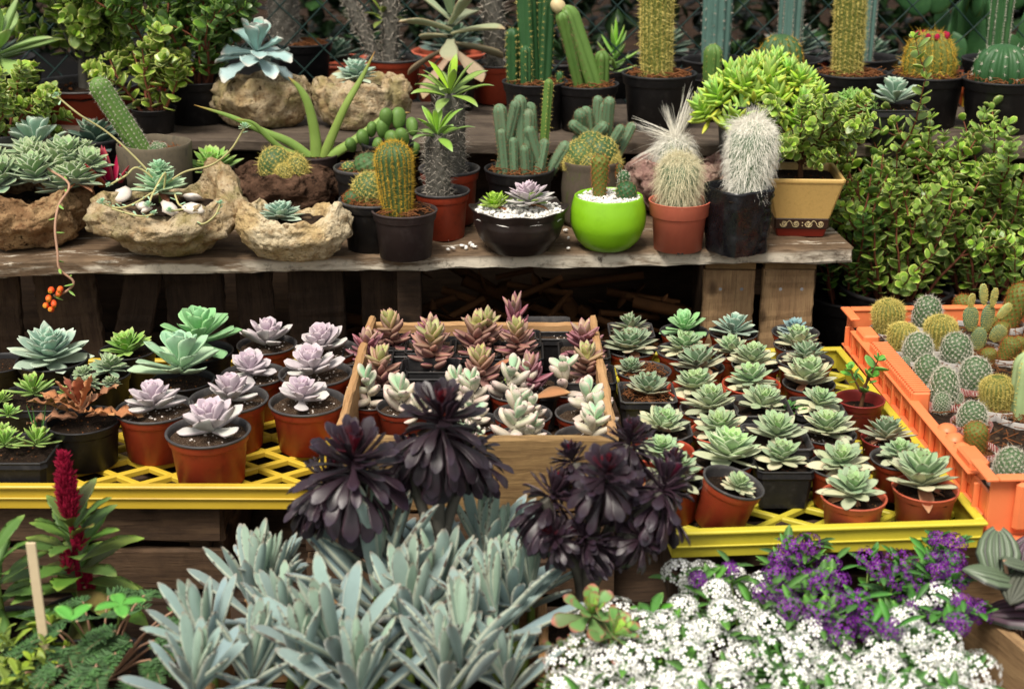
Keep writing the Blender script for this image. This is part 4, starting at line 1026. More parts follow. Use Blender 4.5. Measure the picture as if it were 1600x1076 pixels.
# ---- left tray
LG = 'lilac echeverias in black-rimmed red pots'
for i, (lab, rim, du, rw, mi) in enumerate([
 ('lilac echeveria in a red pot beside the dried brown plant', (242, 637, 122), -2, 94, 0),
 ('lilac echeveria in the frontmost red pot of the yellow tray', (325, 672, 132), 8, 108, 1),
 ('lilac echeveria in a red pot next to the pale box corner', (480, 626, 120), -8, 84, 2),
 ('lilac echeveria with bare soil on its left, between two front red pots', (357, 622, 124), 4, 82, 1),
 ('pointed lilac echeveria in a red pot against the pale box, behind the corner one', (493, 582, 116), -4, 94, 0),
 ('lilac echeveria in a red pot behind the middle of the lilac cluster', (396, 584, 104), -6, 82, 2),
 ('greyish lilac echeveria in a red pot at the back left of the lilac cluster', (417, 537, 94), 0, 86, 1),
 ('lilac echeveria at the back of the tray beside the pink sedums', (510, 545, 100), -4, 80, 0)]):
    potted('potted_echeveria', lab, 'succulent', 'red', rim, [(lib(('lilac', i), lambda: r_lilac(i), 'lilac'), du, 0, rw * 1.06, .16, (R(-8), R((i * 7) % 9 - 4)))], group=LG, var=i, k=.64, lvl=.9)
potted('potted_echeveria', 'tall light green echeveria with long pointed leaves at the back of the tray', 'succulent', 'black', (313, 548, 104), [(lib(('green', 0), lambda: r_green(0), 'greenb'), 2, 0, 132, .35, (R(2), 0))], k=.7, soil='dark')
potted('potted_echeveria', 'broad blue-green echeveria in front of the tall light green one', 'succulent', 'black', (286, 592, 100), [(lib(('green', 1), lambda: r_green(1), 'green'), -2, 0, 142, .3, (R(-2), R(4)))], k=.7, soil='dark', var=1)
potted('potted_echeveria', 'wide grey-green echeveria with splayed outer leaves in a black bag at the far left back', 'succulent', 'black', (82, 560, 112), [(lib(('house', 0), lambda: r_house(0), 'ech_blue'), -6, 0, 122, .1, (R(-8), R(3)))], k=.62, soil='dark', var=2)
potted('potted_echeveria', 'small pale green echeveria behind the fuzzy clump', 'succulent', 'black', (200, 546, 90), [(lib(('house', 3), lambda: r_house(3), 'spring'), 0, 0, 80, .1, (R(-8), 0))], k=.66, soil='dark', var=1)
f1 = lib(('house', 4), lambda: r_house(4), 'fuzzy')
potted('potted_haworthia', 'cluster of fuzzy-edged green rosettes behind the dried brown plant', 'succulent', 'black', (158, 582, 94), [(f1, 12, 0, 66, .3, (R(-5), R(8))), (f1, -24, 4, 40, .3, (0, R(-10))), (f1, -4, 22, 36, .5, (R(10), 0)), (f1, 30, 22, 34, .5, (R(10), R(10)))], k=.62, soil='dark')
tf = lib(('tuft', 0), lambda: r_tuft(0), 'spring'); tf2 = lib(('tuft', 1), lambda: r_tuft(1), 'spring')
potted('potted_sedum', 'bright green leafy rosettes with pups left of the dried brown plant', 'succulent', 'square', (52, 622, 104), [(tf, 0, -2, 86, .3, (R(-6), 0)), (tf2, -16, 28, 44, .4, (R(10), 0)), (tf, 46, -6, 32, .6, (0, 0)), (tf2, -44, 6, 44, .4, (0, 0))], k=.6, soil='dark')
potted('potted_sedum', 'pair of bright green rosettes in a black bag on the front lip of the tray', 'succulent', 'square', (30, 699, 118), [(tf, 26, 0, 78, .3, (R(14), R(8))), (tf2, -20, 2, 74, .35, (R(10), R(-6))), (tf2, -40, -18, 50, .4, (0, 0))], k=.5, soil='dark', var=1)
potted('empty_pot', 'black pot half out of frame at the far left of the tray', 'pot', 'black', (-2, 566, 92), [], k=.62, soil='dark', var=1)
b, D = spot(130, 655, 118, .62, ZT)
t = thing('dried_plant', 'withered copper-brown rosette plant in a big black pot', 'plant', b); zs = make_pot(t, 'black', D, .62, 'dark', 1, .84); s_ = S(b)
mb = MB(); rosette(mb, np.random.default_rng(41), 15, leaf('blade', .42, .03, .1, .3, 12, 6, wave=.28), leaf('blade', .40, .03, -.45, .3, 12, 6, wave=.4), (.4, 1.0), (72, 8), .35, .1, jit=14)
part('withered_leaves', mb.build('withered_leaves', M['dry']), t, (-.002, 0, zs + .012), (R(-8), 0, .6), 88 * s_)
mb = MB(); rosette(mb, np.random.default_rng(43), 5, leaf('lance', .06, .02, .1, 0, 5, 4), leaf('lance', .06, .02, .1, 0, 5, 4), (.9, 1), (80, 60), 0, .1); part('grass_blade', mb.build('grass_blade', M['herb']), t, (-.05, -.03, zs - .003), scale=.05)

# ---- pink sedums in black square pots
RG, MG = 'rosy sedums in black pots in the wooden box', 'moonstone succulents in red pots in the wooden box'
for i, (lab, u, v, w_, h, mt, mi) in enumerate([
 ('rosy sedum against the box back, tallest on the left side', 612, 484, 60, .062, 'redsed', 0), ('deep rose sedum at the left edge of the box', 573, 513, 58, .05, 'redsed2', 1), ('olive-hearted rosy sedum behind the leftmost moonstone', 592, 551, 62, .045, 'redsed', 2),
 ('small rosy sedum hidden behind the one above the empty black pot', 673, 496, 46, .055, 'redsed2', 2), ('rosy sedum right behind the empty black square pot', 675, 518, 68, .055, 'redsed', 1),
 ('double-headed rosy sedum at the middle of the box back', 742, 495, 68, .055, 'redsed', 0), ('rosy sedum with a fallen orange leaf beside it', 752, 546, 66, .052, 'redsed', 2),
 ('tallest rosy sedum, rising above the box back', 806, 468, 46, .085, 'redsed2', 0), ('rosy sedum with long leaves in front of the tallest', 809, 499, 58, .06, 'redsed', 1), ('bushy wine-tinted sedum with a small green pup', 829, 548, 62, .06, 'redsed2', 2),
 ('dark wine sedum in the back right corner of the box', 913, 497, 60, .06, 'redsed2', 1), ('olive-tinged sedum by the right side board', 920, 537, 58, .055, 'redsed', 0)]):
    s0 = S(on_z(u, v, ZT + .1)); hw_ = w_ * s0 / 2
    p = on_z(u, v + .25 * w_, ZT + .055 + h * .62); b = Vector((p.x, p.y, ZT))
    t = thing('potted_sedum', lab, 'succulent', b, 0, RG); zs = make_pot(t, 'square', .078, .74, 'soil', i, .86)
    sc_ = hw_ * 1.32; me = lib(('redsed', i), lambda: r_redsed(i), mt)
    part('plant', me, t, (0, 0, zs - .002), (R((i * 5) % 9 - 4), R((i * 7) % 11 - 5), i * 1.7), (sc_, sc_, max(sc_ * .85, h / 1.9)))
    if i in (5, 9): part('plant', lib(('redsed', 30 + i), lambda: r_redsed(30 + i), mt if i == 5 else 'spring'), t, (.018 if i == 5 else -.025, .014, zs), (0, R(6), i), sc_ * (.75 if i == 5 else .42))
b, D = spot(672, 596, 66, .8, ZT)
t = thing('empty_pot', 'empty black square pot in the wooden box behind the black aeonium', 'pot', b); make_pot(t, 'square', .086, .8, None)
for i, (u, v) in enumerate([(872, 520), (640, 548), (855, 508)]):
    b, D = spot(u, v, 70, .74, ZT); t = thing('filled_pot', ['black square pot of bare gritty soil at the right back of the wooden box', 'black square pot of speckled soil between the rosy sedums on the left', 'dark pot of soil half hidden behind the bushy wine-tinted sedum'][i], 'pot', b); make_pot(t, 'squarerim', .074, .74, 'soil', i)
mb = MB(); v, f, a = leaf('blade', .35, .03, .25, .5, 8, 6); mb.add(v, f, a); solo('fallen_leaf', mb.build('fallen_leaf', M['dry']), 'curled orange dead leaf lying among the rosy sedums', 'leaf', on_z(762, 582, ZT + .062), (0, R(-12), .5), .042)
mb = MB(); v, f, a = leaf('blade', .7, .03, .2, .5, 8, 6); mb.add(v, f, a); solo('fallen_leaf', mb.build('fallen_leaf', M['dry']), 'broad brown dead leaf lying between moonstone pots', 'leaf', on_z(838, 622, ZT + .06), (0, R(4), .3), .05)
mo = lambda i: lib(('moon', i), lambda: r_moon(i), 'moon')
for i, (lab, rim, pl) in enumerate([
 ('moonstone succulent in a red pot in the box corner nearest the lilac pots', (579, 628, 64), [(0, 0, 62)]),
 ('moonstone with two heads behind the black aeonium', (630, 634, 84), [(-2, 0, 64), (28, 10, 44)]),
 ('tall moonstone with a second pale head at its foot, mid box', (717, 618, 88), [(-6, -4, 60), (24, 8, 56)]),
 ('moonstone in a red pot behind the pot with bare soil on its right', (806, 610, 88), [(-12, 0, 66), (10, -6, 50)]),
 ('tallest white moonstone, just left of the olive-tinged sedum', (884, 606, 76), [(0, 0, 62)]),
 ('moonstone in a red pot with bare soil showing on its right', (817, 646, 92), [(-10, 0, 62), (16, 0, 44)]),
 ('moonstone at the front board with a loose fallen leaf on its soil', (817, 684, 96), [(-16, 0, 70), (14, -2, 48)]),
 ('moonstone by the right side board with a crowd of pinkish leaves', (912, 644, 90), [(10, -6, 66), (22, 8, 54)]),
 ('moonstone in the front right red pot of the box', (914, 682, 96), [(12, 0, 64)]),
 ('moonstone in a red pot mostly behind the black aeonium head', (742, 658, 84), [(-8, 0, 56)]),
 ('moonstone in the front row behind the aeonium stem', (735, 694, 84), [(-10, 0, 56), (10, 0, 40)])]):
    tm = potted('potted_moonstone', lab, 'succulent', 'red', rim, [(mo(i * 3 + j), a, b_, w_ * 1.26, 0, (R(-3 + j * 7), R((i * 11) % 17 - 8))) for j, (a, b_, w_) in enumerate(pl)], group=MG, var=i, k=.7, z0=ZT, lvl=.84, nm='plant')
    if i == 6: mb = MB(); v_, f_, a_ = leaf('oval', .55, .45); mb.add(v_, f_, a_); part('fallen_leaf', mb.build('fallen_leaf', M['moon']), tm, (.012, -.016, .055), (0, R(-8), .4), .016)

# ---- orange crate cacti
CG = 'small cacti in the orange crate'
def crate_cactus(lab, kind, u, vb, w_, hpx, i, pups=(), cup='paper', rotc=(0, 0, 0)):
    zsoil = ZT + .050; p = on_z(u, vb, zsoil); s_ = S(p); D = max(.055, w_ * s_ * 1.3)
    t = thing('potted_cactus', lab, 'cactus', (p.x, p.y, ZT), 0, CG)
    key = ('cup', cup)
    if key not in _cache:
        o = MB(); lathe(o, [(.4, 0), (.47, .62), (.5, .82), (.488, .82), (.45, .5)], CROSS['round'], bev=.004); _cache[key] = o.build('pot', M[cup])
    part('pot', _cache[key], t, (0, 0, 0), (0, 0, i), (D, D, .071)); part('soil', soil_mesh('round', 'coir', i % 3), t, (0, 0, .0505), (0, 0, i * 1.1), (D, D, D * .8))
    H = hpx * s_ * .92
    put_ball(t, kind, i % 4, w_ * s_ * 1.04, H, (0, 0, .049), rotc)
    for (dx, dv, w2, h2) in pups: put_ball(t, kind, (i + 1) % 4, w2 * s_, h2 * s_, (dx * s_, -dv * s_ * 2.2, .048), (0, R(dx * .4), 0), 'pup')
    return t
for i, (lab, kind, u, vb, w_, h, pups, cup) in enumerate([
 ('golden-spined cactus nearest the back left corner of the crate', 'yellow', 1388, 522, 47, 62, (), 'paper'),
 ('white-spined cactus at the back between two golden ones', 'white', 1447, 512, 42, 56, (), 'paper'),
 ('short golden-spined cactus by the crate side wall', 'yellow', 1406, 548, 44, 50, (), 'paper'),
 ('golden-spined cactus in the second row, left of the bunny-ear cactus', 'yellow', 1467, 547, 48, 62, (), 'paper'),
 ('white-spined cactus with two pups at its foot by the crate wall', 'white', 1431, 565, 42, 52, ((-20, 8, 17, 17), (-4, 14, 16, 14)), 'paper'),
 ('white-spined cactus leaning a little in front of the bunny-ear cactus', 'white', 1493, 567, 44, 54, (), 'paper'),
 ('egg-shaped white-spined cactus just inside the grooved rail', 'white', 1445, 602, 40, 56, (), 'paper'),
 ('tallest white-spined cactus with a bulging pup, in a red printed carton', 'white', 1474, 630, 42, 66, ((-10, 12, 26, 30), (18, 4, 16, 24)), 'print'),
 ('round white-spined cactus in the middle of the crate', 'white', 1520, 608, 46, 58, (), 'print'),
 ('golden-spined cactus beside the pale green paddle at the right', 'yellow', 1557, 642, 50, 64, (), 'paper'),
 ('white-spined cactus directly behind the rusty finger cactus', 'white', 1517, 668, 42, 48, (), 'print'),
 ('rusty-spined finger cactus standing alone near the studs', 'gold', 1524, 708, 34, 58, (), 'print'),
 ('white-spined cactus with a round pup near the front wall', 'white', 1576, 752, 48, 62, ((0, 20, 28, 26), (26, 6, 22, 30)), 'paper'),
 ('rust-tipped finger cactus behind the bunny-ear cactus', 'gold', 1500, 500, 28, 46, (), 'paper')]):
    crate_cactus(lab, kind, u, vb, w_, h, i, pups, cup, (0, R((i * 5) % 11 - 5), 0))
t = crate_cactus('leaning clump of rusty-spined finger cacti at the right edge of the crate', 'gold', 1572, 512, 34, 82, 1, ((-26, 6, 20, 26), (-16, 14, 22, 22)), 'paper', (0, R(16), 0))
t = crate_cactus('low clump of brown finger cacti in front of the bunny-ear cactus', 'gold', 1566, 562, 28, 44, 2, ((-24, 6, 24, 26), (22, -4, 20, 38)), 'paper', (0, R(24), 0))
# bunny ear cactus
p = on_z(1532, 548, ZT + .052); s_ = S(p)
t = thing('bunny_ear_cactus', 'bunny-ear cactus with flat dotted pads and pale new pads on top', 'cactus', (p.x, p.y, ZT)); part('pot', _cache[('cup', 'paper')], t, (0, 0, 0), (0, 0, 0), (.075, .075, .068)); part('soil', soil_mesh('round', 'coir', 1), t, (0, 0, .05), scale=.075)
def pad(L, W, T, skin, nm, seed, dots=True):
    rng = np.random.default_rng(seed); n = 16; th = np.arange(24) / 24 * 6.283; z = L * (np.sin(np.linspace(-PI / 2, PI / 2, n)) + 1) / 2; r = np.cos(np.linspace(-PI / 2, PI / 2, n)) ** .8 * np.interp(np.linspace(0, 1, n), [0, .3, .65, 1], [.72, .85, 1, 1])
    r = np.maximum(r, .02); v = np.stack([r[:, None] * W / 2 * np.cos(th), r[:, None] * T / 2 * np.sin(th), np.repeat(z[:, None], 24, 1)], -1); b = MB().add(v.reshape(-1, 3), gridf(n, 24)); sp = MB()
    if dots:
        P = []; N = []
        for zz in np.arange(.06, .98, .075):
            rr = np.interp(zz * L, z, r)
            for x in np.arange(-.92, .93, .2) + (.1 if int(zz / .075) % 2 else 0):
                if abs(x) < 1:
                    for sy in (-1, 1): P.append((x * rr * W / 2, sy * rr * T / 2 * math.sqrt(1 - x * x), zz * L)); N.append((x * .4, sy, .1))
        P = np.array(P); N = np.array(N); N /= np.linalg.norm(N, axis=1)[:, None]; areoles(sp, rng, P, N, 7, .0016, .0007, 1.0, 1)
    return b.build(nm, M[skin]), sp.build('glochids', M['sp_yel'], False)
for i, (x, z, L, W, tilt, skin) in enumerate([(-6, 2, 40, 26, 0, 'cgrey'), (-18, 34, 42, 26, -8, 'cgrey'), (4, 32, 46, 24, 4, 'cgrey'), (14, 20, 30, 24, 34, 'cgrey'), (-24, 72, 24, 11, 4, 'cpale'), (-2, 76, 36, 14, -10, 'cpale'), (9, 74, 32, 11, 4, 'cpale'), (20, 56, 30, 15, 38, 'cpale')]):
    b_, s2 = pad(L * s_, W * s_, W * s_ * .42, skin, 'pad', i); po = part('pad', b_, t, (x * s_, .002 * (i % 3 - 1), .05 + z * s_), (0, R(tilt), R(12 * (i % 3 - 1)))); part('glochids', s2, po)
# pale paddle column at the right edge
p = on_z(1600, 648, ZT + .052); s_ = S(p)
t = thing('column_cactus', 'pale green ribbed column cactus cut off by the right edge of the photo', 'cactus', (p.x, p.y, ZT)); part('pot', _cache[('cup', 'paper')], t, (0, 0, 0), (0, 0, 0), (.085, .085, .068)); part('soil', soil_mesh('round', 'coir', 2), t, (0, 0, .05), scale=.085)
put_cactus(t, 'column', 26 * s_, 108 * s_, 'cpale', 'sp_yel', (0, 0, .05), ribs=5, amp=.35, row=.006, m=5, ln=.004, wd=.0006, seed=9)
# ================================================================== lower shelf
def rock_at(name, label, u0, u1, vtop, vbot, z0, mat, seed, dpr=.75, hk=1., soil='dark_soil', cat='planter', **kw):
    uc = (u0 + u1) / 2; p = on_z(uc, vbot, z0); s_ = S(p) * 1.03; Wd = (u1 - u0) * s_ / 1.04; Dp = Wd * dpr
    p = Vector((p.x, p.y + Dp * .40, z0)); p.x = (uc - 800) * S(p)
    H = (vbot - vtop) * s_ * .80 * hk
    t = thing(name, label, cat, p); zs = put_rock(t, Wd, Dp, H, seed, mat, soil, **kw)
    return t, zs, S(p)
def ros(root, me, x, y, z, dpx, s_, tilt=(0, 0), rz=0, nm='rosette'):
    dpx *= 1.22
    return part(nm, me, root, (x * s_, y * s_, z), (R(tilt[0]), R(tilt[1]), rz), dpx * s_ / 2)
def thread(root, nm, pts, rad, mat, nv=5):
    mb = MB(); tube(mb, smooth(pts), rad, nv); return part(nm, mb.build(nm, M[mat]), root)
def smooth(pts, k=5):
    P = np.array(pts, float); P = np.concatenate([[2 * P[0] - P[1]], P, [2 * P[-1] - P[-2]]]); out = []
    for i in range(1, len(P) - 2):
        for q in range(k):
            t = q / k; a, b, c, d = P[i - 1:i + 3]; out.append(.5 * (2 * b + (c - a) * t + (2 * a - 5 * b + 4 * c - d) * t * t + (3 * b - a - 3 * c + d) * t ** 3))
    out.append(P[-2]); return np.array(out)
def rel(root, pts):   # world points -> root-local (root unrotated)
    return [tuple(Vector(p) - root.location) for p in pts]

# left rock with fuzzy rosettes and the hanging flower
t, zs, s_ = rock_at('rock_planter', 'brown porous rock planter at the far left with fuzzy green rosettes', -45, 150, 298, 396, ZS, 'rock2', 3, .9, 1.05)
fz = [lib(('house', i), lambda: r_house(i), 'fuzzy') for i in (0, 3, 4, 5)]
for i, (x, y, z, d) in enumerate([(-30, -22, .03, 80), (40, 20, .04, 84), (80, -16, .03, 70), (-38, 10, .03, 70), (8, 30, .045, 80), (48, 40, .05, 84), (92, 20, .045, 66), (20, -20, .035, 84), (58, -14, .02, 70), (-72, -10, .02, 60), (-10, 60, .05, 76), (70, 70, .05, 60), (-60, 45, .04, 64)]):
    ros(t, fz[i % 4], x, y, zs + z, d, s_, (12 - (i * 7) % 20, (i * 11) % 24 - 8), i, 'rosette')
pts = rel(t, [on_y(72, 262, 2.3), on_y(108, 288, 2.245), on_y(92, 320, 2.2), on_y(86, 355, 2.175), on_y(90, 395, 2.16), on_y(93, 420, 2.155), on_y(115, 440, 2.155), on_y(104, 455, 2.155), on_y(84, 462, 2.155)])
fs = thread(t, 'flower_stem', pts, .0021, 'pinkstem')
mb = MB(); pp = smooth(pts); rng = np.random.default_rng(8); bl = leaf('lance', .35, .2, .2, 0, 6, 6)
for i in range(4, len(pp), 3):
    B = MB(); B.inst(*bl, rotm(rng.uniform(0, 6.28, 1), rng.uniform(-.8, .2, 1)) * .016, pp[i][None], np.array([.5])); part('bract', B.build('bract', M['spring']), fs)
fl = MB()
for (u, v) in [(80, 453), (92, 458), (76, 466), (72, 477), (80, 483), (94, 452), (84, 474)]:
    q = np.array(rel(t, [on_y(u, v, 2.15)])[0]); pf = [(.0032, -.0055), (.005, -.002), (.0047, .0025), (.003, .0065), (.001, .007)]
    l2 = MB(); lathe(l2, pf, circ(10), bev=0); l2.add(np.column_stack([circ(10) * .0030, np.full(10, .0067)]), [tuple(range(10))], None, 1); E = np.array(Euler((rng.uniform(1.2, 2.4), rng.uniform(-.6, .6), 0)).to_matrix())
    for a, l_ in zip(l2.v, range(99)): l2.v[l_] = a @ E.T + q
    o = part('flower', l2.build('flower', [M['oflower'], M['yellow']]), fs)
b, D, k_ = spoty(70, 232, 104, 2.46, ZS); t = thing('potted_echeveria', 'powdery blue echeveria in a dark pot behind the fuzzy rosettes', 'succulent', b)
zs = make_pot(t, 'greyrim', D, k_, 'dark', 0); part('rosette', lib(('green', 2), lambda: r_green(2), 'ech_blue'), t, (-.012, -.01, zs + .02), (R(-6), 0, 0), 54 * S(t.location))
b, D, k_ = spoty(146, 214, 96, 2.5, ZS); t = thing('potted_houseleek', 'dense dark grey-green rosette behind the red-leaved succulent', 'succulent', b); zs = make_pot(t, 'black', D, k_, 'dark', 1); part('rosette', lib(('house', 4), lambda: r_house(4), 'darkros'), t, (0, 0, zs), (R(-4), 0, 0), 54 * S(b))
b, D, k_ = spoty(172, 276, 56, 2.38, ZS); t = thing('red_succulent', 'crimson pointed leaves rising between two rosettes beside the cement pot', 'succulent', b); zs = make_pot(t, 'black', D, k_, 'dark', 1)
mb = MB(); rosette(mb, np.random.default_rng(9), 13, leaf('lance', .2, .08, .15, .2, 8, 6), leaf('lance', .2, .08, .1, .2, 8, 6), (.75, 1.), (85, 38), .1, .05, jit=10); part('leaves', mb.build('leaves', M['redleaf']), t, (0, 0, zs - .02), (0, R(-8), 0), 86 * S(b))
# cement pot with leaning cactus
b, D, k_ = spoty(240, 220, 116, 2.42, ZS)
t = thing('potted_cactus', 'finger-shaped cactus leaning left in a grey mossy cement pot', 'cactus', b)
mb = MB(); lathe(mb, [(.40, 0), (.44, .02), (.485, .40), (.5, .58), (.475, .6), (.45, .54), (.42, .4)], circ(44), bev=.012)
for i in range(len(mb.v)): mb.v[i] = mb.v[i] + np.array([[.012 * mnoise.noise((p[0] * 4, p[1] * 4, p[2] * 4 + 9)) for q in range(3)] for p in mb.v[i]])
part('pot', mb.build('pot', M['cement']), t, scale=(D, D, D * k_ / .6)); zs = .5 * D * k_ / .6; part('soil', soil_mesh('round', 'coir', 1), t, (0, 0, zs), scale=D * .94); s_ = S(b)
po = put_cactus(t, 'column', 16.5 * s_, 140 * s_, 'cbright', 'sp_white', (-14 * s_, 0, zs - .004), (R(6), R(-27), 0), ribs=13, amp=.1, row=.0075, m=7, ln=.0042, wd=.0005, seed=4)
for x, y in ((-34, -8), (4, -12), (10, 6), (0, 14)): put_cactus(t, 'egg', 9 * s_, 18 * s_, 'cgreen', 'sp_white', (x * s_, y * s_, zs), (0, 0, 0), 'pup', n=60, m=8, ln=.004, wd=.0005, seed=int(x + 50))
b, D, k_ = spoty(332, 258, 70, 2.46, ZS); t = thing('potted_echeveria', 'small star-shaped green echeveria right of the cement pot', 'succulent', b); zs = make_pot(t, 'black', D, k_, 'dark', 1); part('rosette', lib(('house', 3), lambda: r_house(3), 'spring'), t, (0, 0, zs), (R(8), 0, 0), 46 * S(b))
# big pale rock with echeveria and trailing stems
def rimbig(th):
    d = lambda a, w_: math.exp(-((math.atan2(math.sin(th - a), math.cos(th - a))) / w_) ** 2)
    return .92 + .58 * d(R(24), .62) + .06 * d(R(180), .4) - .16 * d(R(-95), .8)
t, zs, s_ = rock_at('rock_planter', 'biggest pale tan rock planter with white pebbles and a trailing echeveria', 142, 388, 296, 413, ZS, 'rock1', 7, .72, .98, rimfn=rimbig, base=.42, amp=.13, wall=.74)
me = lib(('house', 2), lambda: r_house(2), 'green')
ros(t, me, -10, 12, zs + .018, 74, s_, (0, 0), 1); ros(t, me, -8, 14, zs + .052, 36, s_, (0, 0), 2, 'rosette'); mb = MB(); tube(mb, [(-10 * s_, 15 * s_, zs), (-8 * s_, 14 * s_, zs + .05)], .004); part('stem', mb.build('stem', M['gstem']), t)
y0 = t.location.y
def yw(dy): return y0 + dy * s_
trail = [[(248, 285, 0), (215, 262, 0), (196, 275, -10), (170, 290, -30)], [(248, 285, 0), (205, 240, 10), (165, 205, 10), (125, 180, 0), (88, 150, 0)], [(262, 285, 0), (290, 268, 10), (330, 258, 10), (360, 235, 0), (382, 200, 0)],
 [(240, 300, -20), (210, 318, -50), (185, 325, -66), (160, 318, -70)], [(256, 295, -10), (258, 270, -20), (240, 300, -50), (232, 322, -70)], [(272, 300, -10), (280, 320, -40), (295, 325, -60), (265, 330, -74)], [(300, 335, -60), (315, 350, -78), (335, 338, -78), (345, 318, -72)], [(175, 326, -70), (205, 335, -80), (225, 338, -82), (240, 334, -80)]]
rng = np.random.default_rng(21); L_ = MB()
for pts in trail:
    P = rel(t, [on_y(u, v, yw(d)) for u, v, d in pts]); thread(t, 'runner', P, .0017, 'paletstem', 5); P = smooth(P)
    n = len(P); Mx = rotm(rng.uniform(0, 6.28, n), rng.normal(.3, .4, n)) * rng.uniform(.006, .012, n)[:, None, None]; k = slice(3, None, 2) if pts[0] != (262, 285, 0) and pts[-1] != (88, 150, 0) else slice(n - 2, None, 1)
    L_.inst(*leaf('spoon', .45, .2, .1, .1, 6, 6), Mx[k], P[k], rng.uniform(0, 1, n)[k])
    q = tuple(P[-1]); part('offset', lib(('tuft', 0), lambda: r_tuft(0), 'green'), t, q, (0, 0, n), rng.uniform(6, 11) * s_)
part('runner_leaves', L_.build('runner_leaves', M['green']), t)
for i, (u, v, r) in enumerate([(192, 305, 20), (222, 322, 15), (265, 326, 24), (300, 308, 19), (304, 326, 18), (160, 312, 8), (228, 328, 9)]):
    mb = MB(); stone(mb, np.random.default_rng(70 + i), (0, 0), 0, r * s_ * .8, 0, .5); p = rel(t, [on_z(u, v, ZS + zs + .01)])[0]; part('pebble', mb.build('pebble', M['pebble'], True), t, p)
# dark rock with round cacti
t, zs, s_ = rock_at('rock_planter', 'dark brown rock planter with round white-spined cacti', 322, 532, 258, 352, ZS, 'rock3', 11, .62, 1.0, amp=.2)
t.location.y -= .01
for x, y, r, h in ((2, 4, 25, 40), (38, -12, 17, 30), (20, -22, 15, 22), (26, 14, 18, 30)): put_cactus(t, 'egg', r * s_, h * s_ * 1.1, 'cgreen', 'sp_yel', ((x + 8) * s_, (y - 8) * s_, zs + .008), n=170, m=12, ln=.0062, wd=.0007, out=.35, cent=2, seed=int(r))
# small pale rock with rosette
t, zs, s_ = rock_at('rock_planter', 'small sandy rock planter with a grey-green rosette, front edge of the shelf', 378, 551, 330, 415, ZS, 'rock5', 17, .72, 1.05, base=.55, amp=.12, rimfn=lambda th: .86 + .34 * math.cos(th) ** 2)
ros(t, lib(('house', 1), lambda: r_house(1), 'ech_blue'), -22, 0, zs + .003, 64, s_, (-6, 0), .5)
# aloe
b = on_z(492, 262, ZS + .03); b = on_y(492, 246, 2.555); t = thing('aloe', 'sparse aloe with long curving yellow-green leaves behind the dark rock', 'aloe', (b.x, 2.555, ZS)); s_ = S(t.location); z0_ = ZS + .075
zs = make_pot(t, 'brown', .085, (b.z - ZS + .006) / .085, 'dark', 0, .96)
ya = t.location.y
def blade(pts, W, T=.5, nm='leaf', mat='aloe'):
    P = smooth(pts, 5); n = len(P); tt = np.linspace(0, 1, n); w_ = W * np.interp(tt, [0, .15, .6, .9, 1], [1, 1, .7, .25, .03]); tg = np.gradient(P, axis=0); tg /= np.linalg.norm(tg, axis=1)[:, None]
    sd = np.cross(tg, np.array([0, -1, .35])); sd /= np.linalg.norm(sd, axis=1)[:, None]; up = np.cross(sd, tg); q = np.arange(8) / 8 * 6.283
    v = P[:, None] + w_[:, None, None] * (np.cos(q)[None, :, None] * sd[:, None] + T * np.sin(q)[None, :, None] * up[:, None]); e = np.abs(np.cos(q)) ** 2
    mb = MB(); mb.add(v.reshape(-1, 3), gridf(n, 8), np.stack([np.repeat(tt, 8), np.tile(e, n), np.full(n * 8, .5), np.full(n * 8, .5)], -1)); return mb
for pts, W in (([(488, 248, 0), (452, 222, -5), (410, 205, -15), (360, 182, -25), (303, 164, -35)], 7), ([(480, 246, 0), (446, 236, -8), (420, 216, -18), (395, 192, -28), (368, 186, -36)], 5.5), ([(494, 250, 0), (492, 210, 0), (482, 165, -4), (468, 138, -6), (450, 120, -8)], 9), ([(504, 248, 0), (520, 210, -2), (540, 165, -4), (566, 120, 4), (586, 80, 8)], 7.5), ([(506, 250, 0), (545, 226, -3), (580, 200, 5), (610, 178, 12), (640, 176, 14)], 8)):
    part('leaf', blade(rel(t, [on_y(u, v, ya + d * s_) for u, v, d in pts]), W * s_).build('leaf', M['aloe']), t)
# lumpy yellow-green cactus
b, D, k_ = spoty(606, 222, 84, 2.5, ZS); t = thing('lumpy_cactus', 'clump of short rounded yellow-tipped cactus joints behind the golden cactus', 'cactus', b); zs = make_pot(t, 'black', D, k_, 'dark', 0); s_ = S(b)
rng = np.random.default_rng(6); tp = pad(1, .75, .62, 'cbright', 'joint', 3)
for x, y, z, l in ((-52, 0, 8, 26), (-34, 4, 14, 30), (-20, -6, 6, 26), (-8, 8, 26, 32), (-2, 6, 44, 30), (12, 0, 8, 34), (28, 4, 16, 30), (40, 6, 30, 30), (16, 8, 40, 34), (-26, 10, 28, 26), (34, -4, -2, 26)):
    po = part('joint', tp[0], t, (x * s_, y * s_, zs + (z - 6) * s_), (R(rng.uniform(-15, 15)), R(x * .7), rng.uniform(0, 3)), (l * s_,) * 3); part('glochids', tp[1], po)
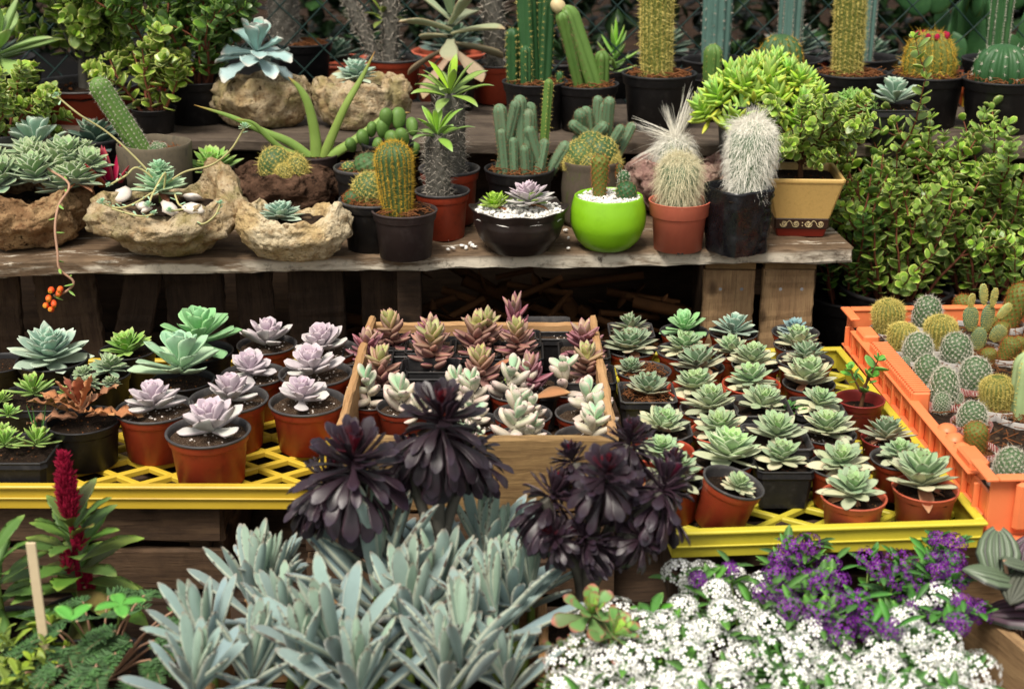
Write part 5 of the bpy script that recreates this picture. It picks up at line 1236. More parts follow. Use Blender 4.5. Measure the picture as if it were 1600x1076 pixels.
# pots along the front of the shelf
b, D, k_ = spoty(570, 260, 98, 2.4, ZS); t = thing('potted_cactus', 'small flattened cactus with a pup in a black pot behind the golden cactus', 'cactus', b); zs = make_pot(t, 'greyrim', D, k_, 'coir', 0, .9); s_ = S(b)
put_cactus(t, 'egg', 23 * s_, 30 * s_, 'cgreen', 'sp_dark', (6 * s_, 0, zs), n=70, m=8, ln=.006, seed=2, tub=.002); put_cactus(t, 'egg', 11 * s_, 18 * s_, 'cgreen', 'sp_yel', (-24 * s_, -4 * s_, zs), n=50, m=8, ln=.004, seed=3, body='pup')
b, D = spot(584, 310, 110, .72, ZS); t = thing('potted_cactus', 'round pale-topped cactus with a pup in a black pot left of the golden cactus', 'cactus', b); zs = make_pot(t, 'greyrim', D, .72, 'coir', 1, .9); s_ = S(b)
put_cactus(t, 'egg', 27 * s_, 46 * s_, 'cgreen', 'sp_yel', (-6 * s_, 6 * s_, zs), n=190, m=12, ln=.007, wd=.0007, cent=2, seed=5, up=.2); put_cactus(t, 'egg', 14 * s_, 22 * s_, 'cgreen', 'sp_brown', (-32 * s_, -6 * s_, zs), n=50, m=9, ln=.005, seed=6, body='pup')
b, D = spot(632, 327, 104, .72, ZS); t = thing('potted_cactus', 'upright golden-spined cactus in a dark brown pot at the front of the shelf', 'cactus', b); zs = make_pot(t, 'brown', D, .72, 'coir', 2, .9); s_ = S(b)
put_cactus(t, 'club', 28 * s_, 116 * s_, 'cgreen', 'sp_gold', (-10 * s_, 0, zs - .003), (0, R(-3), 0), ribs=20, amp=.08, row=.0044, m=9, ln=.0068, wd=.00055, out=.7, cent=2, seed=7, up=.15)
def palm(t, zs, s_, Rt, H, spread, seed, n=17, x=0):
    rng = np.random.default_rng(seed); b, sp = cactus('column', Rt * s_, H * s_, n=90, m=0, seed=seed, tub=.0028); bo = part('trunk', b.build('trunk', M['trunk']), t, (x * s_, 0, zs))
    z = np.linspace(.02, .97, 150) * H * s_; q = np.arange(150) * 2.39996; P = np.column_stack([np.cos(q) * Rt * s_ * .95, np.sin(q) * Rt * s_ * .95, z]); N = np.column_stack([np.cos(q), np.sin(q), .25 + 0 * q]); sp = MB()
    areoles(sp, rng, P, N / np.linalg.norm(N, axis=1)[:, None], 4, .017, .0011, 1.0, 0); part('spines', sp.build('spines', M['sp_grey'], False), bo)
    mb = MB(); rosette(mb, rng, n, leaf('blade', .27, .05, -.1, .15, 9, 6, fold=.2, tipdrop=.2), leaf('blade', .25, .04, -.3, .15, 9, 6, fold=.2, tipdrop=.4), (.5, 1.), (76, 6), .18, .06, gl=.5, jit=12); part('crown', mb.build('crown', M['pachy']), t, (x * s_, 0, zs + H * s_ - .008), (0, R(4), seed), spread * s_ / 2)
b, D = spot(691, 297, 86, .86, ZS); t = thing('spiny_palm', 'spiny-trunked little palm-like plant in a red pot, the front one of two', 'plant', b); zs = make_pot(t, 'red', D, .86, 'dark', 0, .84); palm(t, zs, S(b), 18, 100, 128, 3, x=-6)
b, D = spot(702, 262, 96, .9, ZS); t = thing('spiny_palm', 'taller spiny-trunked palm-like plant behind the first one', 'plant', b); zs = make_pot(t, 'red', D, .9, 'dark', 1, .84); palm(t, zs, S(b), 22, 128, 150, 5, x=2)
# wavy dark bowl
b, D = spot(811, 322, 152, .46, ZS); t = thing('succulent_bowl', 'dark wavy-rimmed clay bowl of white gravel with two rosettes', 'planter', b); mb = MB(); cr = circ(96)
wv = 1 + .022 * np.cos(np.arange(96) / 96 * 2 * PI * 8)
pr = bevp([(.27, 0), (.30, .0), (.42, .16), (.465, .30), (.455, .37), (.5, .455), (.49, .465), (.46, .42), (.43, .36)], .012); v = []
for r, z in pr: k = np.interp(z, [.2, .45], [0, 1]); v.append(np.column_stack([cr * r * (1 + (wv - 1) * k * 2)[:, None], z + (wv - 1) * k * .7]))
mb.add(np.concatenate(v), gridf(len(pr), 96)); mb.add(v[0], [tuple(range(95, -1, -1))]); part('bowl', mb.build('bowl', M['bowl']), t, scale=D); zs = .39 * D
part('gravel', soil_mesh('round', 'gravel', 0), t, (0, 0, zs), (0, 0, .4), D * .98); s_ = S(b)
for (u, v) in ((722, 388), (735, 385), (742, 390), (708, 392), (884, 364), (888, 376), (888, 392), (728, 390)):
    pass
ros(t, lib(('house', 3), lambda: r_house(3), 'lime'), -36, 8, zs + .006, 48, s_, (-4, -6)); ros(t, lib(('house', 2), lambda: r_house(2), 'lilac'), 16, 4, zs + .012, 68, s_, (-4, 6), 2); ros(t, lib(('green', 0), lambda: r_green(0), 'spring'), 16, 4, zs + .016, 44, s_, (-4, 6), 1)
mb = MB(); rng = np.random.default_rng(77)
for (u, v) in ((722, 388), (735, 385), (742, 390), (708, 392), (884, 364), (888, 376), (888, 392), (728, 391), (738, 388), (700, 394)):
    p = on_z(u, v, ZS); mb2 = MB(); stone(mb2, rng, (0, 0), .003, .0042, 0); solo('gravel_chip', mb2.build('gravel_chip', M['gravel'], False), 'white gravel chip spilled on the shelf between the bowl and its neighbours', 'stone', (p.x, p.y, ZS + .002), group='spilled white gravel chips')
# multi-column cactus in black pot
def fingers(t, zs, s_, lst, skin, spine, ribs=5, amp=.3, row=.007, ln=.004, seed=1, m=4):
    for i, (x, y, r, h, tl, ty) in enumerate(lst): put_cactus(t, 'column', r * s_, h * s_, skin, spine, (x * s_, y * s_, zs - .004), (R(ty), R(tl), i * .7), ribs=ribs, amp=amp, row=row, m=m, ln=ln, wd=.0006, seed=seed + i)
b, D, k_ = spoty(812, 262, 112, 2.43, ZS); t = thing('potted_cactus', 'crowded clump of grey-green columns with pinkish tips in a black pot', 'cactus', b); zs = make_pot(t, 'black', D, k_, 'coir', 0, .9); s_ = S(b)
fingers(t, zs, s_, [(-20, 0, 11, 112, -6, 0), (0, 4, 11, 124, 0, 0), (12, -6, 10, 104, 3, 0), (24, 4, 10, 112, 9, 0), (-32, 4, 9, 122, -14, 0), (36, 0, 9, 84, 18, 0), (-8, -12, 7, 62, -3, 4), (10, -16, 7, 52, 2, 4), (-22, -10, 7, 76, -4, 3), (44, 6, 10, 60, 30, 0), (28, -10, 8, 60, 14, 0)], 'cgrey', 'sp_dark', 7, .16)
fingers(t, zs, s_, [(34, 8, 7, 148, 4, 0)], 'cbright', 'sp_yel', 4, .3, seed=40)
# moss pot with crested cactus
b, D, k_ = spoty(924, 250, 94, 2.44, ZS); k_ /= .62; t = thing('potted_cactus', 'lumpy cream-spined crested cactus overflowing a mossy clay pot', 'cactus', b); mb = MB(); lathe(mb, [(.40, 0), (.47, .05), (.5, .35), (.47, .55), (.5, .62), (.47, .63), (.44, .55)], circ(40), bev=.015); part('pot', mb.build('pot', M['mosspot']), t, scale=(D, D, D * k_)); s_ = S(b); part('soil', soil_mesh('round', 'coir', 2), t, (0, 0, D * .56 * k_), scale=D * .95)
for x, y, r, h in ((-16, 0, 26, 44), (14, 2, 28, 48), (-2, -14, 20, 28), (-28, -8, 16, 24), (30, -8, 15, 26), (0, 8, 26, 54)): put_cactus(t, 'egg', r * s_, h * s_, 'cgreen', 'sp_yel', (x * s_, y * s_, D * .54 * k_), n=190, m=12, ln=.0055, wd=.0007, cent=2, seed=int(r + x), body='lobe')
b, D, k_ = spoty(930, 226, 80, 2.52, ZS); t = thing('finger_cactus', 'spreading cluster of stubby finger cacti in front of the big black pot', 'cactus', b); zs = make_pot(t, 'black', D, k_, 'dark', 0); s_ = S(b)
fingers(t, zs, s_, [(-8, 0, 10, 78, -6, 0), (8, 0, 9, 84, 6, 0), (-20, 4, 10, 84, -22, 0), (22, 4, 9, 92, 22, 0), (-30, 2, 10, 74, -42, 0), (30, -4, 9, 96, 52, 0), (2, 8, 8, 92, -2, 0), (16, 8, 9, 96, 12, 0), (-12, -6, 9, 54, -14, 0), (12, -8, 8, 58, 30, 0), (34, 4, 8, 58, 36, 0), (-26, -4, 8, 44, -30, 0)], 'cgrey', 'sp_dark', 9, .1, .006, .0035, 60)
# lime bowl
b, D = spot(951, 303, 108, .80, ZS); t = thing('succulent_bowl', 'glossy lime green round bowl of white gravel with three little cacti', 'planter', b); mb = MB(); lathe(mb, [(.27, 0), (.33, .01), (.46, .14), (.545, .34), (.555, .46), (.54, .6), (.5, .76), (.49, .785), (.47, .78), (.46, .70), (.45, .6)], circ(56), bev=.03); part('bowl', mb.build('bowl', M['limepot']), t, scale=D); zs = .74 * D; part('gravel', soil_mesh('round', 'gravel', 1), t, (0, 0, zs), (0, 0, 2), D * .98); s_ = S(b)
put_cactus(t, 'club', 12 * s_, 66 * s_, 'colive', 'sp_brown', (-14 * s_, 4 * s_, zs), n=120, m=9, ln=.0042, wd=.0006, seed=3, tub=.0015); put_cactus(t, 'egg', 15 * s_, 26 * s_, 'cdark', 'sp_dark', (27 * s_, -4 * s_, zs), n=70, m=8, ln=.004, seed=4, tub=.0015)
put_cactus(t, 'column', 9 * s_, 40 * s_, 'cdark', 'sp_white', (22 * s_, 12 * s_, zs), (0, R(4), 0), ribs=10, amp=.1, row=.005, m=7, ln=.004, seed=5); put_cactus(t, 'egg', 6 * s_, 22 * s_, 'cgreen', 'sp_brown', (18 * s_, 22 * s_, zs + 26 * s_), n=40, m=8, ln=.004, seed=6)
# salmon pot with hairy cactus
b, D = spot(1062, 312, 98, .80, ZS); t = thing('potted_cactus', 'squat cream-haired cactus in a salmon pink pot', 'cactus', b); mb = MB(); lathe(mb, [(.375, .03), (.385, .0), (.43, .55), (.47, .56), (.49, .79), (.5, .8), (.47, .8), (.455, .7), (.42, .5)], circ(44), bev=.008); part('pot', mb.build('pot', M['salmon']), t, scale=D)
mb = MB(); box(mb, -.05, .05, -.386, -.36, .0, .028, .002); part('drain_notch', mb.build('drain_notch', M['inner'], False), t, scale=D); zs = .70 * D; part('soil', soil_mesh('round', 'soil', 2), t, (0, 0, zs), scale=D * .96); s_ = S(b)
hair_cactus(t, 31 * s_, 78 * s_, 3600, .025, 5, 'cgrey', 'hairy', (-2 * s_, 0, zs), grav=2.6, curl=.2, spread=.3, up=.1, wd=.0006)
# pinkish rock with wispy cactus
t, zs, s_ = rock_at('rock_planter', 'pinkish rock planter behind, holding a cactus with long white wisps', 972, 1150, 246, 345, ZS, 'rock4', 23, .6, 1.02, amp=.2)
t.location.y += .02
hair_cactus(t, 28 * s_, 56 * s_, 1900, .028, 8, 'cgrey', 'hair', (-8 * s_, 0, zs - .006), grav=2.2, curl=.08, up=.0, wisps=[(-.8, -.1, .4, .075), (-.3, 0, .95, .06), (.42, 0, .95, .085), (.25, 0, .95, .08), (-.9, -.2, -.3, .07)])
# black bag with tall white hairy cactus
b, D = spot(1155, 290, 92, 1.12, ZS); t = thing('potted_cactus', 'tall white woolly cactus in a creased black plastic bag', 'cactus', b); mb = MB(); cr = rsq(72, 4.); v = []
for i, z in enumerate(np.linspace(0, 1.12, 26)):
    r = .46 + .04 * z; row = []
    for (cx, cy) in cr:
        w_ = mnoise.noise((cx * 2.6, cy * 2.6, z * 3.2)) * .035 + abs(mnoise.noise((cx * 5, cy * 5, z * 7 + 4))) * -.05 * (.4 + (cx > .2)); row.append((cx * (r + w_), cy * (r + w_), z + .02 * mnoise.noise((cx * 2, cy * 2, 8)) * (z > .9)))
    v.append(row)
v.append([(x * .95, y * .95, z - .005) for x, y, z in v[-1]]); v.append([(x * .92, y * .92, z - .16) for x, y, z in v[-1]])
mb.add(np.array(v).reshape(-1, 3), gridf(len(v), 72)); mb.add(v[0], [tuple(range(71, -1, -1))]); part('bag', mb.build('bag', M['bag']), t, (0, 0, 0), (0, 0, R(28)), D); zs = D * 1.0; part('soil', soil_mesh('square', 'dark', 0), t, (0, 0, zs), (0, 0, R(28)), D * .98); s_ = S(b)
hair_cactus(t, 35 * s_, 116 * s_, 5400, .021, 9, 'cgrey', 'hair', (12 * s_, 0, zs - .004), (0, R(3), 0), grav=2.4, curl=.22, spread=.32, up=.1, wd=.0006, wisps=[(-.9, -.2, .2, .05), (.1, 0, 1, .03), (.5, 0, .8, .03), (-.3, 0, .9, .03)])
# beige square pot with little jade tree
b, D = spot(1252, 270, 116, .80, ZS); s_ = S(b); t = thing('jade_tree', 'little jade tree in a square straw-coloured pot with a scroll band', 'bonsai', b, R(-3))
mb = MB(); sq = octo(.06); lathe(mb, [(.365, .265), (.50, .765), (.515, .78), (.515, .83), (.47, .83), (.45, .70)], sq, cap0=True, bev=.01); part('pot', mb.build('pot', M['beige'], False), t, scale=D)
mb = MB(); lathe(mb, [(.335, .115), (.362, .118), (.368, .26), (.30, .262)], sq, bev=.006); part('scroll_band', mb.build('scroll_band', M['darkband'], False), t, scale=D); bandp = t.children[-1]
mb = MB(); lathe(mb, [(.30, .0), (.31, .0), (.34, .112), (.28, .114)], sq, bev=.006); part('foot', mb.build('foot', M['redglaze'], False), t, scale=D)
mb = MB()
for cx, flip in ((-.24, 1), (-.08, 1), (.085, -1), (.245, 1)):
    q = np.linspace(0, 4.4 * PI, 30); rr = .052 * np.exp(-q * .11); tube(mb, np.column_stack([cx + flip * rr * np.cos(q + PI), np.full(30, -.3725), .19 + rr * np.sin(q + PI)]), .0045, 5)
for x0_, x1_ in ((-.24, -.08), (.085, .245)): qq = np.linspace(0, 1, 8); tube(mb, np.column_stack([x0_ - .05 + (x1_ - x0_ + .0) * qq, np.full(8, -.3725), .19 - .045 * np.sin(qq * PI * 2)]), .0045, 5)
for z in (.165, .205): stone(mb, np.random.default_rng(1), (0, 0), 0, .0001); tube(mb, [(-.0, -.374, z), (.012, -.374, z)], .007, 6)
part('scroll', mb.build('scroll', M['cream']), bandp); zs = .74 * D; part('soil', soil_mesh('square', 'dark', 0), t, (0, 0, zs), scale=D * 1.0)
B = Bush(31)
B.grow((0, 0, zs - .01), (-.1, 0, 1), 46 * s_, .006, .02, .02, 0, 0, .2, .1, 1.1, nv=8)
for a in range(15):
    an = a * 2.4; B.grow((math.cos(an) * .004, math.sin(an) * .004, zs + (18 + a * 1.9) * s_), (math.cos(an), math.sin(an) * .8, .45 + (a % 4) * .2), (58 + (a * 13) % 34) * s_, .0028, .0115, .0175, 2, 3, .12, .35, .15)
B.put(t, T_JADE, 'jade', 'stem', 'crown', 'trunk')
# ================================================================== upper shelf
def jadebush(name, label, rim, k, z0, style, crown, n, seed, lm='jade', lsz=.017, spreadv=.55, hk=1., sm_='redstem', gap=.011, kids=4, depth=2, trunk=False, h0=0., cat='shrub', k2=.62, y=None):
    b, D = spot(*rim, k, z0)
    if y: b, D, k = spoty(*rim, y, z0)
    t = thing(name, label, cat, b); zs = make_pot(t, style, D, k, 'dark', seed); s_ = S(b); B = Bush(seed)
    w_, h = crown
    if trunk: B.grow((0, 0, zs - .01), (.03, 0, 1), h * s_ * .45, .013, .03, .01, 0, 0, .1, .08, 2, nv=9, taper=.6)
    for a in range(n):
        an = a * 2.39996; f = math.sqrt((a + .5) / n); r0 = D * .28 * f if not trunk else .006
        d = (math.cos(an) * f * spreadv, math.sin(an) * f * spreadv * .8, 1.0 - .25 * f)
        B.grow((math.cos(an) * r0, math.sin(an) * r0, zs + (h * s_ * .28 * (1 - f * .3) if trunk else -.005)), d, h * s_ * hk * (1.05 - .25 * f) * (.75 if trunk else 1) * (.85 + .3 * ((a * 7) % 5) / 5), .0034, gap, lsz, depth, kids, .16, .3, .12, kidlen=k2)
    B.put(t, T_JADE, lm, sm_); return t
t = thing('broad_leaved_succulent', 'big pale green broad-leaved rosette at the top left corner', 'succulent', (on_y(-4, 100, 2.7).x, 2.7, ZU)); mb = MB(); s_ = S(t.location)
make_pot(t, 'black', .16, .7, 'dark', 0)
rosette(mb, np.random.default_rng(50), 16, leaf('blade', .45, .08, .25, .35, 10, 8), leaf('blade', .45, .06, -.1, .3, 10, 8), (.6, 1), (80, -12), .25, .08); part('leaves', mb.build('leaves', M['agave']), t, (0, 0, on_y(0, 96, 2.7).z - ZU), (R(6), 0, .9), 112 * s_)
jadebush('jade_bush', 'leafy jade bush with a bare grey trunk in a wide red pot', (132, 130, 176), .5, ZU, 'red', (250, 190), 15, 201, 'jade', .026, .9, y=2.82, gap=.016, kids=3, trunk=True, sm_='trunk')
jadebush('jade_bush', 'dense dark jade bush in a tall black pot left of the blue rosette', (312, 122, 116), .8, ZU, 'black', (150, 190), 13, 202, 'jaded', .027, .42, y=2.78, gap=.017, kids=3)
jadebush('jade_bush', 'low jade sprigs in a small black pot behind the leaning cactus', (240, 168, 72), .55, ZU, 'black', (130, 110), 7, 203, 'jade', .026, .7, gap=.016, kids=2)
jadebush('jade_bush', 'small-leaved green sprigs at the left edge above the blue echeveria', (4, 205, 100), .7, ZS, 'black', (150, 110), 9, 204, 'jade', .02, .7, gap=.014, kids=3, y=2.5)
# rocks on the upper shelf
t, zs, s_ = rock_at('rock_planter', 'rounded tan rock with a powder blue wavy echeveria on the upper shelf', 325, 490, 118, 208, ZU, 'rock1', 31, .75, 1.0, base=.6, amp=.12); t.location.y += .015
mb = MB(); rosette(mb, np.random.default_rng(61), 21, leaf('club', .6, .06, .2, .6, 9, 8, wave=.1), leaf('club', .58, .06, -.5, .5, 9, 8, wave=.1), (.6, 1), (80, -18), .4, .05, gl=.5, jit=10); part('rosette', mb.build('rosette', M['bluewave']), t, (2 * s_, -30 * s_, zs + 46 * s_), (R(4), R(6), 0), 60 * s_)
t, zs, s_ = rock_at('rock_planter', 'squarish pinkish tan rock holding a dense grey-green rosette', 487, 645, 112, 210, ZU, 'rock1', 37, .7, .95, base=.66, amp=.13); t.location.y += .015
ros(t, lib(('house', 4), lambda: r_house(4), 'ech_blue'), -8, 0, zs + .016, 62, s_, (0, 0))
# back row
def backpot(name, label, cat, rim, style, k=.72, soil='coir', var=0, dy=0, lvl=.9):
    b, D = spot(*rim, k, ZU); b.y += dy; t = thing(name, label, cat, b); zs = make_pot(t, style, D, k, soil, var, lvl); return t, zs, S(b), D
t, zs, s_, D = backpot('spiny_trunk_plant', 'thick grey spiny trunk in a black pot behind the blue wavy echeveria', 'plant', (474, 66, 92), 'black'); palm(t, zs, s_, 23, 130, 200, 21, x=-28)
t, zs, s_, D = backpot('spiny_trunk_plant', 'thin spiny grey stems in a red pot behind the squarish rock', 'plant', (616, 90, 88), 'red', soil='dark')
for x, tl, h, r in ((-6, 2, 130, 12), (-26, -24, 110, 9)):
    put_cactus(t, 'column', r * s_, h * s_, 'trunk', 'sp_grey', (x * s_, 0, zs), (0, R(tl), 0), n=110, m=4, ln=.014, wd=.0012, seed=int(x + 99), tub=.002)
mb = MB(); rosette(mb, np.random.default_rng(65), 9, T_HERB, T_HERB, (.8, 1), (60, 0), .4, .1); part('leaves', mb.build('leaves', M['yellowleaf']), t, (-16 * s_, 0, zs + 60 * s_), scale=36 * s_); stone_ = None
t, zs, s_, D = backpot('paddle_plant', 'olive grey plant with long broad leaves rising above the palms', 'plant', (706, 108, 84), 'black', soil='dark'); mb = MB(); lp = leaf('spoon', .36, .1, -.1, .3, 9, 8); lp2 = leaf('spoon', .36, .09, -.4, .3, 9, 8)
rosette(mb, np.random.default_rng(67), 17, lp, lp2, (.8, 1.1), (76, -28), 1.0, .04, gl=.3); part('leaves', mb.build('leaves', M['paddle']), t, (0, -.02, zs + 26 * s_), (0, 0, .7), 84 * s_)
t, zs, s_, D = backpot('spiny_trunk_plant', 'grey spiny stem in a red pot right of the olive grey plant', 'plant', (775, 98, 84), 'red', soil='dark', var=1); put_cactus(t, 'column', 15 * s_, 150 * s_, 'trunk', 'sp_grey', (0, 0, zs), (0, R(-3), 0), n=120, m=4, ln=.014, wd=.0012, seed=12, tub=.002)
t, zs, s_, D = backpot('column_cactus', 'bright green ribbed columns in a black pot left of the leaning cactus', 'cactus', (836, 126, 104), 'black')
fingers(t, zs, s_, [(-8, 0, 16, 170, -3, 0), (12, 4, 15, 150, 3, 0), (-34, 0, 11, 92, -5, 0), (-14, -14, 9, 66, 1, 0), (38, -6, 6, 26, 0, 0)], 'cdark', 'sp_yel', 5, .35, .012, .006, 80, 5)
t, zs, s_, D = backpot('column_cactus', 'thick angular cactus with a broken pale tip leaning left in a black pot', 'cactus', (918, 130, 100), 'black')
fingers(t, zs, s_, [(8, 0, 19, 136, -20, 0), (-12, -6, 10, 128, -18, 0), (22, 6, 12, 60, -4, 0)], 'cbright', 'sp_dark', 4, .4, .012, .008, 90, 5)
b_, _ = cactus('egg', 11 * s_, 20 * s_, n=0, m=0, ribs=8, amp=.02); part('stub', b_.build('stub', M['cream']), t, (-42 * s_, 0, zs + 118 * s_), (0, R(-40), 0))
t, zs, s_, D = backpot('leafy_succulent', 'upright finger-leaved green succulent between the leaning cactus and the golden column', 'succulent', (962, 112, 60), 'black', soil='dark', dy=.03); mb = MB(); lp = leaf('strap', .2, .14, .35, .2, 8, 6)
rosette(mb, np.random.default_rng(70), 18, lp, lp, (.7, 1), (80, 5), 1.1, .05, gl=.3); part('leaves', mb.build('leaves', M['spring']), t, (0, 0, zs), (0, 0, 0), 44 * s_)
for lab, rim, u, r, h, seed in (('golden-spined column cactus in the big black pot at the centre back', (1030, 113, 119), -4, 24, 175, 5), ('golden-spined column cactus at the right, behind the yellow-green sedum', (1330, 112, 118), -6, 23, 190, 6)):
    t, zs, s_, D = backpot('column_cactus', lab, 'cactus', rim, 'black'); put_cactus(t, 'column', r * s_, h * s_, 'colive', 'sp_yel', (u * s_, 0, zs - .004), (0, R(-1.5), 0), ribs=19, amp=.13, row=.0075, m=9, ln=.0095, wd=.0008, out=.55, cent=1, seed=seed)
def bluecol(label, u, vb, r, h, ribs, skin, sp_, z0=ZU, seed=3, y=2.92, row=.008, ln=.006):
    p = on_y(u, vb, y); t = thing('column_cactus', label, 'cactus', (p.x, y, z0)); zs = make_pot(t, 'black', .14, .72, 'dark', seed); s_ = S((p.x, y, z0))
    put_cactus(t, 'column', r * s_, h * s_, skin, sp_, (0, 0, zs - .004), ribs=ribs, amp=.28, row=row, m=6, ln=ln, wd=.0009, seed=seed); return t, zs, s_
t, zs, s_ = bluecol('pale blue ribbed column behind the small bright green cactus', 1118, 86, 23, 140, 10, 'cblue', 'sp_grey', seed=4, row=.02)
bluecol('blue-green column with pale rib lines behind the barrel cactus', 1233, 70, 19, 130, 8, 'cblue', 'sp_grey', seed=5, row=.005, ln=.004)
bluecol('blue-green column partly hidden behind the right golden column', 1352, 84, 13, 150, 8, 'cblue', 'sp_grey', seed=6, y=2.95, row=.005, ln=.004)
t, zs, s_ = bluecol('dark green column with pale rib lines at the far right', 1560, 66, 17, 140, 8, 'cdark', 'sp_white', seed=7, y=2.93, row=.005, ln=.004)
b = on_y(1113, 106, 2.82); t = thing('small_cactus', 'small bright green ribbed cactus between the golden column and the pale blue one', 'cactus', (b.x, 2.82, ZU)); zs = make_pot(t, 'black', .1, .8, 'dark', 0); put_cactus(t, 'column', 15 * S(b), 60 * S(b), 'cbright', 'sp_yel', (0, 0, zs), ribs=8, amp=.28, row=.01, m=3, ln=.004, seed=2)
def barrel(label, rim, u, r, h, skin, spine, ribs, seed, **kw):
    t, zs, s_, D = backpot('barrel_cactus', label, 'cactus', rim, 'black', kw.pop('k', .72), var=seed); put_cactus(t, 'egg', r * s_, h * s_, skin, spine, (u * s_, 0, zs - .008), ribs=ribs, amp=.2, m=8, wd=.0009, seed=seed, **kw); return t, zs, s_
barrel('yellow-spined barrel cactus behind the yellow-green sedum', (1218, 108, 100), 0, 35, 66, 'cgreen', 'sp_gold', 14, 2, row=.012, ln=.009)
t, zs, s_ = barrel('round barrel cactus with golden spines and red buds in a black pot', (1450, 115, 120), 0, 38, 78, 'colive', 'sp_gold', 18, 3, row=.009, ln=.014, k=.66)
for i in range(9):
    a = i * 2.4; mb = MB(); lathe(mb, [(.004, 0), (.006, .006), (.003, .011), (.0005, .012)], circ(8), bev=0); part('bud', mb.build('bud', M['plume']), t, (math.cos(a) * 22 * s_, math.sin(a) * 22 * s_, zs + 62 * s_), (0, R(20) * math.cos(a), 0))
barrel('plain green ribbed barrel cactus in a black pot at the right edge', (1566, 122, 124), -2, 44, 66, 'cdark', 'sp_white', 14, 4, row=.016, ln=.006, k=.66)
b, D = spot(1398, 168, 88, .62, ZU); t = thing('potted_echeveria', 'pale grey-green rosette in a crumpled black bag on the upper shelf', 'succulent', b); zs = make_pot(t, 'square', D, .66, 'dark', 0, .9); part('rosette', lib(('green', 1), lambda: r_green(1), 'ech_blue'), t, (0, 0, zs + .012), (R(-10), 0, .4), 42 * S(b))
# yellow-green sedum
b, D = spot(1175, 158, 118, .72, ZU); t = thing('sedum_bush', 'big mound of bright yellow-green pointed sedum spilling over its pot', 'succulent', b); zs = make_pot(t, 'black', D, .72, 'dark', 0); s_ = S(b); lp = leaf('lance', .36, .27, .1, .0, 6, 6)
sed = MB(); rng = np.random.default_rng(88); rosette(sed, rng, 23, lp, lp, (.65, 1), (76, 2), 1.0, .05, gl=.4, jit=12); sm_ = sed.build('shoot', M['sedum']); sm2 = None
stm = MB()
for i in range(46):
    an = i * 2.39996; f = math.sqrt((i + .5) / 46); x, y = math.cos(an) * f * 96, math.sin(an) * f * 60; z = 52 * (1 - f ** 2.2) - 8 + rng.uniform(-14, 18) - (22 if f > .85 else 0)
    part('shoot', sm_, t, ((x + 22) * s_, y * s_, zs + z * s_), (R(-y * .5), R(x * .42), i), rng.uniform(24, 33) * s_); tube(stm, [(x * .2 * s_, y * .2 * s_, zs - .01), ((x * .7 + 15) * s_, y * .7 * s_, zs + z * .5 * s_), ((x + 22) * s_, y * s_, zs + (z + 4) * s_)], .0025, 5)
part('stems', stm.build('stems', M['gstem']), t)
b, D = spot(1322, 150, 56, 1.1, ZU); b.y -= .06; t = thing('trailing_sedum', 'pale trailing sedum hanging over a reddish pot right of the yellow-green mound', 'succulent', b); zs = make_pot(t, 'maroon', D, 1.1, 'dark', 0); s_ = S(b); lp = leaf('lance', .34, .26, .1, 0, 6, 6); mb = MB(); rng = np.random.default_rng(90)
for i in range(11):
    an = R(-150 + i * 30); L = rng.uniform(50, 85) * s_; q = np.linspace(0, 1, 16); P = np.column_stack([np.cos(an) * L * .75 * q, np.sin(an) * L * .6 * q, zs + .01 + L * (.9 * q - 1.5 * q ** 2)]) + (0, 0, 0)
    for k in range(3): n = 16; mb.inst(*lp, rotm(rng.uniform(0, 6.28, n), rng.normal(.2, .5, n)) * (12 * s_), P + rng.normal(0, .001, P.shape), rng.uniform(0, 1, n))
part('foliage', mb.build('foliage', M['spring']), t)

# ================================================================== beyond the fence
t = thing('display_bench', 'low bench coloured black to deepen the dark beyond the chain link fence', 'bench', (0, 3.7, ZB))
mb = MB(); box(mb, -2.6, 2.6, -.52, .9, -.012, 0, .004); part('top', mb.build('top', M['shade'], False), t)
mb = MB(); box(mb, -2.6, 2.6, -.515, -.5, -.815, -.0125, .002); part('skirt', mb.build('skirt', M['shade'], False), t)
rng = np.random.default_rng(33)
BK = [(-1.25, 3.45, 'black', 'house'), (-.42, 3.4, 'terra', 'ech'), (-.15, 3.55, 'terra', 'ech'), (.12, 3.42, 'black', 'spiky'), (.38, 3.5, 'black', 'ech'), (.52, 3.36, 'black', 'spiky'), (.69, 3.5, 'red', 'ech'), (.85, 3.4, 'black', 'ech'), (-.8, 3.5, 'red', 'spiky'), (-1.0, 3.75, 'black', 'ech')]
BL = ['black pot with a pale rosette behind the upper left bush', 'terracotta pot glimpsed through the fence left of centre', 'terracotta pot seen through the fence behind the olive grey plant', 'black pot of spiky leaves beyond the fence, left of the golden column', 'black pot with a wide rosette beyond the fence, right of the golden column', 'black pot beyond the fence behind the pale blue column', 'red pot with a rosette beyond the fence behind the blue-green column', 'big black pot with a pale rosette beyond the fence near the right golden column', 'red pot of spiky leaves beyond the fence at the left', 'black pot deep behind the fence at the left']
for i, (x, y, st, kd) in enumerate(BK):
    t = thing('background_pot', BL[i], 'potted plant', (x, y, ZB), i); zs = make_pot(t, st, .2, .8, 'dark', i); part('rosette', lib(('house', i % 6), lambda: r_house(i % 6), 'darkros') if kd != 'spiky' else lib(('tuft', 1), lambda: r_tuft(1), 'hedge'), t, (0, 0, zs + .02), scale=rng.uniform(.06, .09))
